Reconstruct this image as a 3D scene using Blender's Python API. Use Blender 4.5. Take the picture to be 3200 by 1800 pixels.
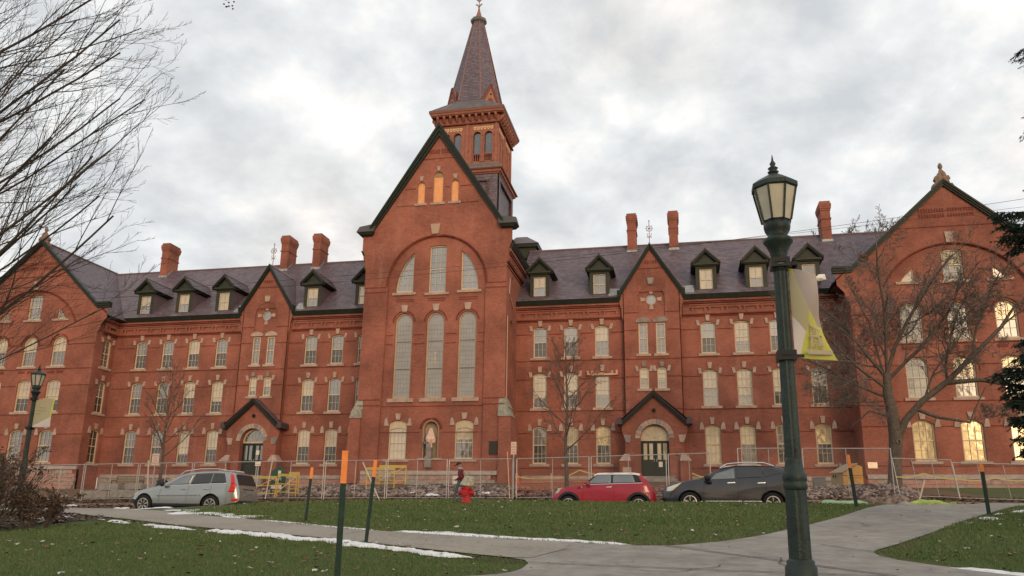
import bpy, bmesh, math, random
import numpy as np
from mathutils import Vector, Matrix
from mathutils.geometry import tessellate_polygon
R = math.radians
for o in list(bpy.data.objects):
    bpy.data.objects.remove(o)
S = bpy.context.scene
COL = S.collection
random.seed(7)

# ---------------------------------------------------------------- camera
cam_d = bpy.data.cameras.new('camera'); cam = bpy.data.objects.new('camera', cam_d); COL.objects.link(cam)
S.camera = cam
cam_d.sensor_width = 36; cam_d.lens = 2484.87 / 3200 * 36
cam_d.shift_y = 109.66 / 3200
cam_d.clip_end = 3000; cam_d.clip_start = .05
def cam_axes(yaw, pit, rol):
    cy, sy, cp, sp, cr, sr = math.cos(yaw), math.sin(yaw), math.cos(pit), math.sin(pit), math.cos(rol), math.sin(rol)
    f = Vector((-sy*cp, cy*cp, sp)); r = Vector((cy, sy, 0)); u = r.cross(f)
    return cr*r + sr*u, -sr*r + cr*u, f
_r, _u, _f = cam_axes(.21227, .246405, .015296)
cam.matrix_world = Matrix(((_r.x, _u.x, -_f.x, 0), (_r.y, _u.y, -_f.y, 0), (_r.z, _u.z, -_f.z, 0), (0, 0, 0, 1)))
cam.rotation_mode = 'XYZ'

# ---------------------------------------------------------------- sky and sun
SUN_AZ = Vector((.50, -.866)); SUN_EL = R(9)
sun_dir = Vector((SUN_AZ.x*math.cos(SUN_EL), SUN_AZ.y*math.cos(SUN_EL), math.sin(SUN_EL)))
world = bpy.data.worlds.new('World'); S.world = world; world.use_nodes = True
nt = world.node_tree; nt.nodes.clear()
def N(nt, t, **kw):
    n = nt.nodes.new(t)
    for k, v in kw.items():
        if k == 'inp':
            for kk, vv in v.items(): n.inputs[kk].default_value = vv
        else: setattr(n, k, v)
    return n
def L(nt, a, b): nt.links.new(a, b)
wo = N(nt, 'ShaderNodeOutputWorld'); bg = N(nt, 'ShaderNodeBackground', inp={'Strength': .1})
sky = N(nt, 'ShaderNodeTexSky', sky_type='NISHITA', sun_disc=False, sun_elevation=SUN_EL,
        sun_rotation=math.atan2(SUN_AZ.x, SUN_AZ.y), air_density=1, dust_density=2, ozone_density=1)
tc = N(nt, 'ShaderNodeTexCoord'); sp = N(nt, 'ShaderNodeSeparateXYZ'); L(nt, tc.outputs['Generated'], sp.inputs[0])
def M(op, a, b=None, c=None, clamp=False):
    n = N(nt, 'ShaderNodeMath', operation=op); n.use_clamp = clamp
    for i, v in enumerate((a, b, c)):
        if v is None: continue
        if isinstance(v, (int, float)): n.inputs[i].default_value = v
        else: L(nt, v, n.inputs[i])
    return n.outputs[0]
zz = M('ADD', M('ABSOLUTE', sp.outputs['Z']), .42)
cmb = N(nt, 'ShaderNodeCombineXYZ'); L(nt, M('DIVIDE', sp.outputs['X'], zz), cmb.inputs[0]); L(nt, M('DIVIDE', sp.outputs['Y'], zz), cmb.inputs[1])
n1 = N(nt, 'ShaderNodeTexNoise', inp={'Scale': 3.9, 'Detail': 9, 'Roughness': .6, 'Distortion': .18}); L(nt, cmb.outputs[0], n1.inputs['Vector'])
n2 = N(nt, 'ShaderNodeTexNoise', inp={'Scale': 9.5, 'Detail': 5, 'Roughness': .5}); L(nt, cmb.outputs[0], n2.inputs['Vector'])
mx = M('ADD', M('MULTIPLY', n1.outputs[0], .7), M('MULTIPLY', n2.outputs[0], .3))
cr = N(nt, 'ShaderNodeValToRGB'); L(nt, mx, cr.inputs[0])
e = cr.color_ramp.elements; e[0].position = .39; e[0].color = (.62, .65, .68, 1); e[1].position = .66; e[1].color = (1.08, 1.10, 1.12, 1)
x = e.new(.46); x.color = (.73, .745, .755, 1); x = e.new(.53); x.color = (.84, .855, .86, 1); x = e.new(.575); x.color = (.95, .94, .92, 1)
n5 = N(nt, 'ShaderNodeTexNoise', inp={'Scale': 2.1, 'Detail': 3}); L(nt, cmb.outputs[0], n5.inputs['Vector'])
pk = N(nt, 'ShaderNodeMix', data_type='RGBA', blend_type='MULTIPLY'); L(nt, M('MULTIPLY', M('SUBTRACT', n5.outputs[0], .47, clamp=True), 4, clamp=True), pk.inputs[0]); L(nt, cr.outputs[0], pk.inputs[6]); pk.inputs[7].default_value = (1.03, .955, .905, 1)
# warm afterglow low in the sky around the sun, behind the camera
vm = N(nt, 'ShaderNodeVectorMath', operation='DOT_PRODUCT'); L(nt, tc.outputs['Generated'], vm.inputs[0]); vm.inputs[1].default_value = (SUN_AZ.x, SUN_AZ.y, .05)
g1 = M('POWER', M('MAXIMUM', vm.outputs['Value'], 0), 5)
low = M('POWER', M('SUBTRACT', 1, M('ABSOLUTE', sp.outputs['Z']), clamp=True), 4)
gl = M('MULTIPLY', g1, low)
glc = N(nt, 'ShaderNodeMix', data_type='RGBA', blend_type='MULTIPLY'); glc.inputs[0].default_value = 1
cb = N(nt, 'ShaderNodeCombineColor'); L(nt, M('MULTIPLY', gl, 2.6), cb.inputs[0]); L(nt, M('MULTIPLY', gl, 1.55), cb.inputs[1]); L(nt, M('MULTIPLY', gl, .55), cb.inputs[2])
add = N(nt, 'ShaderNodeMix', data_type='RGBA', blend_type='ADD'); add.inputs[0].default_value = 1
L(nt, pk.outputs[2], add.inputs[6]); L(nt, cb.outputs[0], add.inputs[7])
sc = N(nt, 'ShaderNodeMix', data_type='RGBA', blend_type='MULTIPLY'); sc.inputs[0].default_value = 1; sc.inputs[7].default_value = (11.0, 11.0, 11.0, 1)
L(nt, add.outputs[2], sc.inputs[6])
fin = N(nt, 'ShaderNodeMix', data_type='RGBA'); fin.inputs[0].default_value = .93; L(nt, sky.outputs[0], fin.inputs[6]); L(nt, sc.outputs[2], fin.inputs[7])
L(nt, fin.outputs[2], bg.inputs[0]); L(nt, bg.outputs[0], wo.inputs[0])
ld = bpy.data.lights.new('sun', 'SUN'); ld.energy = 1.5; ld.angle = R(24); ld.color = (1, .72, .46)
lo = bpy.data.objects.new('sun', ld); COL.objects.link(lo)
lo.rotation_euler = (-sun_dir).to_track_quat('-Z', 'Y').to_euler(); lo.location = (10, -20, 30)
S.view_settings.view_transform = 'Standard'; S.view_settings.look = 'None'; S.view_settings.exposure = 0; S.view_settings.gamma = 1
S.view_settings.use_curve_mapping = False

# ---------------------------------------------------------------- materials
MATS = {}
def mat(name, col, rough=.8, metal=0, spec=.3, noise=0, nscale=5, bump=0, bscale=None, emit=0, coat=0, trans=0):
    if name in MATS: return MATS[name]
    m = bpy.data.materials.new(name); m.use_nodes = True; t = m.node_tree; b = t.nodes['Principled BSDF']
    b.inputs['Base Color'].default_value = (*col, 1); b.inputs['Roughness'].default_value = rough; b.inputs['Metallic'].default_value = metal
    b.inputs['Specular IOR Level'].default_value = spec; b.inputs['Coat Weight'].default_value = coat
    b.inputs['Coat Roughness'].default_value = .05
    if trans: b.inputs['Transmission Weight'].default_value = trans
    if noise or bump:
        g = N(t, 'ShaderNodeNewGeometry'); n = N(t, 'ShaderNodeTexNoise', inp={'Scale': nscale, 'Detail': 6, 'Roughness': .6}); L(t, g.outputs['Position'], n.inputs['Vector'])
        if noise:
            r = N(t, 'ShaderNodeValToRGB'); e = r.color_ramp.elements; e[0].position = .3; e[1].position = .72
            e[0].color = (*[c*(1-noise) for c in col], 1); e[1].color = (*[min(1, c*(1+noise)) for c in col], 1)
            L(t, n.outputs[0], r.inputs[0]); L(t, r.outputs[0], b.inputs['Base Color'])
        if bump:
            nb = N(t, 'ShaderNodeTexNoise', inp={'Scale': bscale or nscale*3, 'Detail': 5}); L(t, g.outputs['Position'], nb.inputs['Vector'])
            bm = N(t, 'ShaderNodeBump', inp={'Strength': bump, 'Distance': .02}); L(t, nb.outputs[0], bm.inputs['Height']); L(t, bm.outputs[0], b.inputs['Normal'])
    MATS[name] = m; return m
def brick_mat(name, c1, c2, mortar, dirt=.5):
    m = bpy.data.materials.new(name); m.use_nodes = True; t = m.node_tree; b = t.nodes['Principled BSDF']
    b.inputs['Roughness'].default_value = .88; b.inputs['Specular IOR Level'].default_value = .2
    g = N(t, 'ShaderNodeNewGeometry'); s = N(t, 'ShaderNodeSeparateXYZ'); L(t, g.outputs['Position'], s.inputs[0])
    ns = N(t, 'ShaderNodeSeparateXYZ'); L(t, g.outputs['True Normal'], ns.inputs[0])
    ab = N(t, 'ShaderNodeMath', operation='ABSOLUTE'); L(t, ns.outputs[0], ab.inputs[0])
    gt = N(t, 'ShaderNodeMath', operation='GREATER_THAN'); gt.inputs[1].default_value = .7; L(t, ab.outputs[0], gt.inputs[0])
    mi = N(t, 'ShaderNodeMix', data_type='FLOAT'); L(t, gt.outputs[0], mi.inputs[0]); L(t, s.outputs[0], mi.inputs[2]); L(t, s.outputs[1], mi.inputs[3])
    c = N(t, 'ShaderNodeCombineXYZ'); L(t, mi.outputs[0], c.inputs[0]); L(t, s.outputs[2], c.inputs[1])
    br = N(t, 'ShaderNodeTexBrick', inp={'Scale': 1, 'Mortar Size': .006, 'Brick Width': .22, 'Row Height': .075, 'Color1': (*c1, 1), 'Color2': (*c2, 1), 'Mortar': (*mortar, 1), 'Bias': 0, 'Mortar Smooth': .3})
    L(t, c.outputs[0], br.inputs['Vector'])
    n = N(t, 'ShaderNodeTexNoise', inp={'Scale': .35, 'Detail': 9, 'Roughness': .62}); L(t, g.outputs['Position'], n.inputs['Vector'])
    r = N(t, 'ShaderNodeValToRGB'); e = r.color_ramp.elements; e[0].position = .34; e[0].color = (1-dirt*.75, 1-dirt*.72, 1-dirt*.68, 1); e[1].position = .66; e[1].color = (1.16, 1.14, 1.14, 1)
    L(t, n.outputs[0], r.inputs[0])
    mu = N(t, 'ShaderNodeMix', data_type='RGBA', blend_type='MULTIPLY'); mu.inputs[0].default_value = 1
    L(t, br.outputs[0], mu.inputs[6]); L(t, r.outputs[0], mu.inputs[7])
    # pale efflorescence and streaks with a shape of their own
    n3 = N(t, 'ShaderNodeTexNoise', inp={'Scale': 1.3, 'Detail': 8, 'Roughness': .7}); 
    mp = N(t, 'ShaderNodeMapping', inp={'Scale': (1.3, 1.3, .22)}); L(t, g.outputs['Position'], mp.inputs[0]); L(t, mp.outputs[0], n3.inputs['Vector'])
    r3 = N(t, 'ShaderNodeValToRGB'); e = r3.color_ramp.elements; e[0].position = .56; e[0].color = (0, 0, 0, 1); e[1].position = .78; e[1].color = (.6, .6, .6, 1)
    L(t, n3.outputs[0], r3.inputs[0])
    m3 = N(t, 'ShaderNodeMix', data_type='RGBA'); L(t, r3.outputs[0], m3.inputs[0]); L(t, mu.outputs[2], m3.inputs[6]); m3.inputs[7].default_value = (.36, .20, .16, 1)
    n4 = N(t, 'ShaderNodeTexNoise', inp={'Scale': 9, 'Detail': 4, 'Roughness': .7}); L(t, g.outputs['Position'], n4.inputs['Vector'])
    r4 = N(t, 'ShaderNodeValToRGB'); e = r4.color_ramp.elements; e[0].position = .25; e[0].color = (.82, .8, .8, 1); e[1].position = .75; e[1].color = (1.15, 1.12, 1.1, 1); L(t, n4.outputs[0], r4.inputs[0])
    m4 = N(t, 'ShaderNodeMix', data_type='RGBA', blend_type='MULTIPLY'); m4.inputs[0].default_value = 1; L(t, m3.outputs[2], m4.inputs[6]); L(t, r4.outputs[0], m4.inputs[7])
    L(t, m4.outputs[2], b.inputs['Base Color'])
    bm = N(t, 'ShaderNodeBump', inp={'Strength': .5, 'Distance': .008}); L(t, br.outputs['Fac'], bm.inputs['Height']); bm.invert = True; L(t, bm.outputs[0], b.inputs['Normal'])
    MATS[name] = m; return m
BRICK = brick_mat('brick', (.345, .124, .082), (.28, .098, .067), (.28, .155, .12))
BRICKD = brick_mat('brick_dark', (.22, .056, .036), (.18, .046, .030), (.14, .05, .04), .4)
def slate_mat():
    m = bpy.data.materials.new('slate'); m.use_nodes = True; t = m.node_tree; b = t.nodes['Principled BSDF']
    b.inputs['Roughness'].default_value = .42; b.inputs['Specular IOR Level'].default_value = .45
    a = N(t, 'ShaderNodeAttribute', attribute_name='rnd'); g = N(t, 'ShaderNodeNewGeometry')
    n = N(t, 'ShaderNodeTexNoise', inp={'Scale': .8, 'Detail': 7, 'Roughness': .65}); L(t, g.outputs['Position'], n.inputs['Vector'])
    ad = N(t, 'ShaderNodeMath', operation='MULTIPLY_ADD'); ad.inputs[1].default_value = .45; L(t, a.outputs['Fac'], ad.inputs[0])
    ml = N(t, 'ShaderNodeMath', operation='MULTIPLY'); ml.inputs[1].default_value = .6; L(t, n.outputs[0], ml.inputs[0]); L(t, ml.outputs[0], ad.inputs[2])
    r = N(t, 'ShaderNodeValToRGB'); e = r.color_ramp.elements; e[0].position = .15; e[0].color = (.088, .066, .078, 1); e[1].position = .9; e[1].color = (.185, .148, .172, 1)
    x = e.new(.5); x.color = (.128, .097, .116, 1)
    L(t, ad.outputs[0], r.inputs[0]); L(t, r.outputs[0], b.inputs['Base Color'])
    MATS['slate'] = m; return m
SLATE = slate_mat()
STONE = mat('limestone', (.40, .29, .235), .85, noise=.25, nscale=3, bump=.3, bscale=30)
GREY = mat('greystone', (.25, .215, .195), .85, noise=.3, nscale=3, bump=.3, bscale=30)
CREAM = mat('cream_paint', (.55, .44, .30), .55, noise=.12, nscale=4)
GREEN = mat('green_trim', (.017, .021, .015), .5, noise=.35, nscale=3)
GREENL = mat('green_dormer', (.034, .038, .025), .6, noise=.25, nscale=3)
TERRA = mat('red_woodwork', (.30, .115, .078), .7, noise=.25, nscale=3)
PLASTER = mat('niche_plaster', (.40, .31, .22), .9, noise=.15, nscale=3)
BLACK = mat('dark_void', (.012, .011, .01), .8)
LEAD = mat('lead_flashing', (.33, .34, .34), .5, metal=.3, noise=.4, nscale=6)
def glass(name, col, rough=.06, gl=.35, tint=(1, 1, 1), nz=.5):
    m = bpy.data.materials.new(name); m.use_nodes = True; t = m.node_tree; b = t.nodes['Principled BSDF']
    b.inputs['Roughness'].default_value = .5; b.inputs['Specular IOR Level'].default_value = .3
    g = N(t, 'ShaderNodeNewGeometry'); n = N(t, 'ShaderNodeTexNoise', inp={'Scale': 1.1, 'Detail': 3}); L(t, g.outputs['Position'], n.inputs['Vector'])
    r = N(t, 'ShaderNodeValToRGB'); e = r.color_ramp.elements; e[0].position = .3; e[0].color = (*[c*(1-nz) for c in col], 1); e[1].position = .7; e[1].color = (*[c*(1+nz*.4) for c in col], 1)
    L(t, n.outputs[0], r.inputs[0]); L(t, r.outputs[0], b.inputs['Base Color'])
    nb = N(t, 'ShaderNodeTexNoise', inp={'Scale': 2.2, 'Detail': 1}); L(t, g.outputs['Position'], nb.inputs['Vector'])
    bm = N(t, 'ShaderNodeBump', inp={'Strength': .25, 'Distance': .02}); L(t, nb.outputs[0], bm.inputs['Height'])
    gs = N(t, 'ShaderNodeBsdfGlossy', inp={'Roughness': rough, 'Color': (*tint, 1)}); L(t, bm.outputs[0], gs.inputs['Normal'])
    ms = N(t, 'ShaderNodeMixShader'); ms.inputs[0].default_value = gl
    L(t, b.outputs[0], ms.inputs[1]); L(t, gs.outputs[0], ms.inputs[2]); L(t, ms.outputs[0], t.nodes['Material Output'].inputs[0])
    MATS[name] = m; return m
G_BLIND = glass('glass_over_blind', (.50, .42, .29), gl=.12, nz=.22)
G_DARK = glass('glass_dark', (.045, .040, .032), gl=.085, nz=.6)
G_MID = glass('glass_grey_curtain', (.14, .13, .11), gl=.16, nz=.4)
G_CHAPEL = glass('glass_chapel_storm', (.24, .215, .18), gl=.13, rough=.3, nz=.25)
G_GLOW = glass('glass_painted_sunset', (.44, .34, .19), gl=.24, tint=(1, .84, .52), nz=.45)  # reflected sunset is painted into the yellow base colour
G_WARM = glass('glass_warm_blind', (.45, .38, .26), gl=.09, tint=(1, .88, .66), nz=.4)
G_SKY = glass('glass_sky', (.17, .17, .15), gl=.20, nz=.3)

# ---------------------------------------------------------------- mesh helpers
class MB:
    def __init__(s): s.v = []; s.f = []; s.m = []; s.rnd = []
    def add(s, vs, fs, mi=0):
        k = len(s.v); s.v.extend([tuple(p) for p in vs]); s.f.extend([tuple(i+k for i in f) for f in fs]); s.m.extend([mi]*len(fs)); return s
    def box(s, x0, x1, y0, y1, z0, z1, mi=0):
        v = [(x0,y0,z0),(x1,y0,z0),(x1,y1,z0),(x0,y1,z0),(x0,y0,z1),(x1,y0,z1),(x1,y1,z1),(x0,y1,z1)]
        return s.add(v, [(0,3,2,1),(4,5,6,7),(0,1,5,4),(1,2,6,5),(2,3,7,6),(3,0,4,7)], mi)
    def hexa(s, b, t, mi=0):
        return s.add(list(b)+list(t), [(0,3,2,1),(4,5,6,7),(0,1,5,4),(1,2,6,5),(2,3,7,6),(3,0,4,7)], mi)
    def prism(s, pts, d, mi=0):
        """pts: 3D polygon; d: extrusion vector; closed both ends"""
        n = len(pts); p = [Vector(q) for q in pts]; d = Vector(d)
        tr = tessellate_polygon([p])
        nrm = sum(((p[(i+1) % n]-p[0]).cross(p[(i+2) % n]-p[0]) for i in range(n)), Vector())
        v = p + [q+d for q in p]
        fs = []
        for a, b, c in tr:
            tn = (p[b]-p[a]).cross(p[c]-p[a])
            if tn.dot(nrm) < 0: b, c = c, b
            if nrm.dot(d) > 0: fs += [(a, c, b), (a+n, b+n, c+n)]
            else: fs += [(a, b, c), (a+n, c+n, b+n)]
        for i in range(n):
            j = (i+1) % n
            fs.append((i, j, j+n, i+n) if nrm.dot(d) > 0 else (j, i, i+n, j+n))
        return s.add(v, fs, mi)
    def bar(s, a, b, w, h=None, mi=0, up=(0, 0, 1)):
        a = Vector(a); b = Vector(b); h = h or w; d = (b-a).normalized(); u = Vector(up)
        if abs(d.dot(u)) > .95: u = Vector((0, 1, 0))
        x = d.cross(u).normalized()*w/2; y = x.cross(d).normalized()*h/2
        return s.hexa([a-x-y, a+x-y, a+x+y, a-x+y], [b-x-y, b+x-y, b+x+y, b-x+y], mi)
    def tube(s, pts, rad, n=6, mi=0, cap=True):
        pts = [Vector(p) for p in pts]; m = len(pts)
        if not hasattr(rad, '__len__'): rad = [rad]*m
        vs = []; fs = []
        t0 = (pts[1]-pts[0]).normalized(); ref = Vector((0, 0, 1)) if abs(t0.z) < .9 else Vector((1, 0, 0))
        for i, p in enumerate(pts):
            t = (pts[min(i+1, m-1)]-pts[max(i-1, 0)]).normalized()
            x = t.cross(ref)
            x = x.normalized() if x.length > 1e-4 else Vector((1, 0, 0)); y = t.cross(x); 
            for k in range(n):
                a = 2*math.pi*k/n; vs.append(p+(x*math.cos(a)+y*math.sin(a))*rad[i])
        for i in range(m-1):
            for k in range(n):
                k2 = (k+1) % n; fs.append((i*n+k, i*n+k2, (i+1)*n+k2, (i+1)*n+k))
        if cap: fs += [tuple(range(n)), tuple((m-1)*n+k for k in reversed(range(n)))]
        return s.add(vs, fs, mi)
    def lathe(s, prof, c=(0, 0, 0), n=16, mi=0, flute=0, rot=0):
        vs = []; fs = []; m = len(prof)
        for r, z in prof:
            for k in range(n):
                a = 2*math.pi*(k+rot)/n; rr = r*(1-flute*(k % 2)); vs.append((c[0]+rr*math.cos(a), c[1]+rr*math.sin(a), c[2]+z))
        for i in range(m-1):
            for k in range(n):
                k2 = (k+1) % n; fs.append((i*n+k, i*n+k2, (i+1)*n+k2, (i+1)*n+k))
        fs += [tuple(reversed(range(n))), tuple((m-1)*n+k for k in range(n))]
        return s.add(vs, fs, mi)
    def wall(s, fr, outer, holes, depth, mi=0, mir=None):
        """polygon with real openings; fr=(origin,u,v,n), reveals run back by depth"""
        O, u, v, nn = fr; P = lambda q, k=0: O+u*q[0]+v*q[1]-nn*k
        loops = [outer]+holes; flat = [q for l in loops for q in l]
        tr = tessellate_polygon([[Vector((q[0], q[1], 0)) for q in l] for l in loops])
        flip = u.cross(v).dot(nn) < 0; fs = []
        for a, b, c in tr:
            A = flat[a]; B = flat[b]; Cc = flat[c]
            ar = (B[0]-A[0])*(Cc[1]-A[1])-(B[1]-A[1])*(Cc[0]-A[0])
            if (ar < 0) != flip: b, c = c, b
            fs.append((a, b, c))
        s.add([P(q) for q in flat], fs, mi)
        for h in holes:
            n = len(h); ar = sum(h[i][0]*h[(i+1) % n][1]-h[(i+1) % n][0]*h[i][1] for i in range(n))
            hh = h if (ar > 0) != flip else h[::-1]
            s.add([P(q) for q in hh]+[P(q, depth) for q in hh], [(i, (i+1) % n, (i+1) % n+n, i+n) for i in range(n)], mi if mir is None else mir)
        return s
    def mesh(s, name, mats, smooth=False):
        me = bpy.data.meshes.new(name); me.from_pydata(s.v, [], s.f)
        for m in (mats if isinstance(mats, (list, tuple)) else [mats]): me.materials.append(m)
        if any(s.m): me.polygons.foreach_set('material_index', s.m)
        if s.rnd:
            a = me.attributes.new('rnd', 'FLOAT', 'FACE'); a.data.foreach_set('value', s.rnd)
        if smooth: me.polygons.foreach_set('use_smooth', [True]*len(s.f))
        me.update(); return me
def tag(o, label=None, cat=None, group=None, kind=None):
    for k, v in (('label', label), ('category', cat), ('group', group), ('kind', kind)):
        if v: o[k] = v
    return o
WPOS = {}
def link(name, me, parent=None, loc=(0, 0, 0), rz=0, world_coords=False):
    o = bpy.data.objects.new(name, me); COL.objects.link(o)
    if parent is not None:
        o.parent = parent
        if world_coords: o.location = Vector(loc)-Vector(WPOS.get(parent.name, (0, 0, 0)))
        else: o.location = loc
        WPOS[o.name] = (0, 0, 0)
    else: o.location = loc; WPOS[o.name] = tuple(loc)
    if rz: o.rotation_euler.z = rz
    return o
def obj(name, mb, mats, parent=None, smooth=False, wc=False, loc=(0, 0, 0), rz=0):
    return link(name, mb.mesh(name, mats, smooth) if isinstance(mb, MB) else mb, parent, loc, rz, wc)
def thing(name, label, cat, loc, rz=0, group=None):
    o = bpy.data.objects.new(name, None); COL.objects.link(o); o.location = loc; o.rotation_euler.z = rz; o.empty_display_size = .2
    WPOS[o.name] = tuple(loc); return tag(o, label, cat, group)
def copy_tree(o, parent=None):
    c = o.copy(); COL.objects.link(c); c.parent = parent
    for ch in o.children: copy_tree(ch, c)
    return c
def arch(xc, z0, w, h, rise, n=10):
    """outline of an opening with a curved head, anticlockwise"""
    hw = w/2; zs = z0+h-rise; pts = [(xc-hw, z0), (xc+hw, z0)]
    if rise < 1e-3: return pts+[(xc+hw, z0+h), (xc-hw, z0+h)]
    r = (hw*hw+rise*rise)/(2*rise); a0 = math.asin(min(1, hw/r)); cz = zs+rise-r
    return pts+[(xc+r*math.sin(a0-2*a0*i/n), cz+r*math.cos(a0-2*a0*i/n)) for i in range(n+1)]
VX, VY, VZ = Vector((1, 0, 0)), Vector((0, 1, 0)), Vector((0, 0, 1))
def front(y): return (Vector((0, y, 0)), VX, VZ, -VY)
def side(x, sgn): return (Vector((x, 0, 0)), VY, VZ, VX*sgn)
# ---------------------------------------------------------------- terrain
TR = [-.95,-.935,-.737,-.635,-.563,-.471,-.426,-.296,-.092,.059,.221,.299,.368,.6]
TZ = [.0095,.0095,.0107,.017,.0198,.0236,.0248,.0276,.0263,.0266,.0264,.0275,.0315,.033]
def terrain(X, Y):
    r = np.interp(X/np.maximum(Y, 6), TR, TZ); a = -1.55+.0862*Y; Yc = 1.55/(.0862-r); Zc = r*Yc
    Zr = np.interp(X, [-30,-24,-19,-3,1.5,12], [.0,.05,.13,.35,.40,.5]); Yr = 27.7
    t = np.clip((Y-Yc)/(Yr-Yc), 0, 1); b = Zc+(Zr-Zc)*t*t*(3-2*t)
    Zf = np.interp(X, [-34,-28,-20,-13,-7.5,3,9,13], [.72,.83,.93,1.0,1.04,1.33,1.3,1.15])
    Zb = np.interp(X, [-60,-50,-30,-20,-5,1,10,20], [1.8,1.85,2.05,2.35,2.6,2.6,2.3,2.35])
    c = np.where(Y < 31, Zr, np.where(Y < 36.5, Zr+(Zf-Zr)*(Y-31)/5.5, Zf+(Zb-Zf)*np.clip((Y-36.5)/14, 0, 1)))
    return np.where(Y <= Yc, a, np.where(Y < Yr, b, c))
def T(x, y): return float(terrain(np.float64(x), np.float64(y)))
# ================================================================ THE BRICK HALL
HALL = thing('brick_hall', 'long red brick Victorian hall with steep gables, purple slate roof and a central steeple', 'building', (-16.5, 54, 2.3))
def B(name, mb, mats, smooth=False, parent=None): return obj(name, mb, mats, parent or HALL, smooth, wc=True)
def kst(z, w0=.2, w1=.31, h=.42, d=.08):   # keystone, bottom centre at origin
    return MB().prism([(-w0/2, -d, 0), (w0/2, -d, 0), (w1/2, -d, h), (-w1/2, -d, h)], (0, d+.02, 0))
SH = {}
def shared(key, fn):
    if key not in SH: SH[key] = fn()
    return SH[key]
def window_at(x, z0, w, h, rise, y, up='blind', lo='dark', stones='std', cols=3, rows=4, head=0, parent=None, rz=0, sillw=None, recess=.16, name='window', keyh=.42, mid=.5):
    """frame mesh = window; its panes, sill, keystone and impost stones are sub-parts"""
    parent = parent or HALL
    fw = .085
    def fr():
        mb = MB(); o = arch(0, 0, w, h, rise); i = arch(0, fw*1.3, w-2*fw, h-fw*2.3-head, max(rise*.6, 0) if rise < w*.4 else (w-2*fw)/2)
        mb.wall(front(recess-.05), o, [i], .07, 0)
        zb, zt = fw*1.3, h-fw-head; iw = w-2*fw
        mb.box(-w/2, w/2, recess-.09, recess-.04, 0, fw*1.1)
        zm = zb+(zt-zb)*mid
        mb.box(-iw/2, iw/2, recess-.035, recess+.03, zm-.03, zm+.03, 1)
        for r in range(1, rows):
            z = zb+(zt-zb)*r/rows
            if abs(z-zm) > .08: mb.box(-iw/2, iw/2, recess-.01, recess+.02, z-.011, z+.011, 1)
        for c in range(1, cols):
            xx = -iw/2+iw*c/cols; hh = zt
            if rise > w*.4: hh = h-rise+math.sqrt(max(0, (iw/2)**2-xx*xx))
            mb.box(xx-.012, xx+.012, recess-.012, recess+.018, zb, hh-.01, 1)
        return mb.mesh('window', [CREAM, mat('sash_paint', (.60, .50, .36), .5)])
    me = shared(('fr', w, h, rise, cols, rows, head, recess, mid), fr)
    o = link(name, me, parent); o.location = Vector((x, y, z0))-Vector(WPOS.get(parent.name, (0, 0, 0))); o.rotation_euler.z = rz
    WPOS[o.name] = (0, 0, 0)
    gm = {'warm': G_WARM, 'blind': G_BLIND, 'dark': G_DARK, 'mid': G_MID, 'glow': G_GLOW, 'sky': G_SKY, 'cream': CREAM}
    zb, zt = fw, h-fw; zm = zb+(zt-zb)*mid
    def pane(part):
        if part == 'lo': pts = [(-w/2+.03, zb), (w/2-.03, zb), (w/2-.03, zm), (-w/2+.03, zm)]
        else:
            a = arch(0, 0, w-.06, h-.02, rise if rise < w*.4 else (w-.06)/2); pts = [(-w/2+.03, zm), (w/2-.03, zm)]+a[2:]
        return MB().prism([(p[0], recess+.03, p[1]) for p in pts], (0, .012, 0))
    for part, key in (('up', up), ('lo', lo)):
        link('upper_pane' if part == 'up' else 'lower_pane', shared((part, key, w, h, rise, recess, mid), lambda: pane(part).mesh('pane', gm[key])), o)
    if up == 'blind' and lo != 'blind' and rows > 2:   # blinds are drawn to different lengths
        q = (int(abs(x)*37+z0*11)) % 5
        if q in (1, 3, 4):
            l = (h*.07, h*.13, h*.20)[(1, 3, 4).index(q)]
            link('blind', shared(('bl', w, h, q, recess), lambda: MB().box(-w/2+.1, w/2-.1, recess+.022, recess+.028, zm-l, zm-.02).mesh('blind', G_BLIND)), o)
    if head:
        link('head_panel', shared(('hp', w, h, rise, head), lambda: MB().prism([(p[0], recess-.02, p[1]) for p in [(-w/2, h-head), (w/2, h-head)]+arch(0, 0, w, h, rise)[2:]], (0, .03, 0)).mesh('head_panel', CREAM)), o)
    sw = sillw or w+.38
    link('sill', shared(('sill', sw), lambda: MB().box(-sw/2, sw/2, -.09, .2, -.17, -.005).mesh('sill', STONE)), o)
    if stones in ('std', 'tall', 'key', 'big'):
        k = link('keystone', shared(('key', keyh, stones), lambda: (kst(0, .2, .31, keyh) if stones != 'big' else kst(0, .26, .38, keyh)).mesh('keystone', STONE if (round(x*7) % 5) else GREY)), o); k.location = (0, 0, h+.04)
    if stones in ('std', 'tall', 'big'):
        hh = .38 if stones == 'std' else .5
        def imp(sg):
            a, b = w/2+.02, w/2+.30
            zt = h-rise
            if stones == 'std': p = [(a, zt-.14), (b-.07, zt-.14), (b, zt+.24), (a+.09, zt+.24)]
            else: p = [(a, zt-.16), (b+.05, zt-.16), (b+.0, zt+.26), (b-.12, zt+.38), (a+.07, zt+.18)]
            p = [(sg*q[0], -.07, q[1]) for q in p]
            return MB().prism(p if sg > 0 else p[::-1], (0, .09, 0)).mesh('impost_stone', STONE)
        for sg in (-1, 1): link('impost_stone', shared(('imp', sg, w, h, rise, stones), lambda: imp(sg)), o)
    return o
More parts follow.
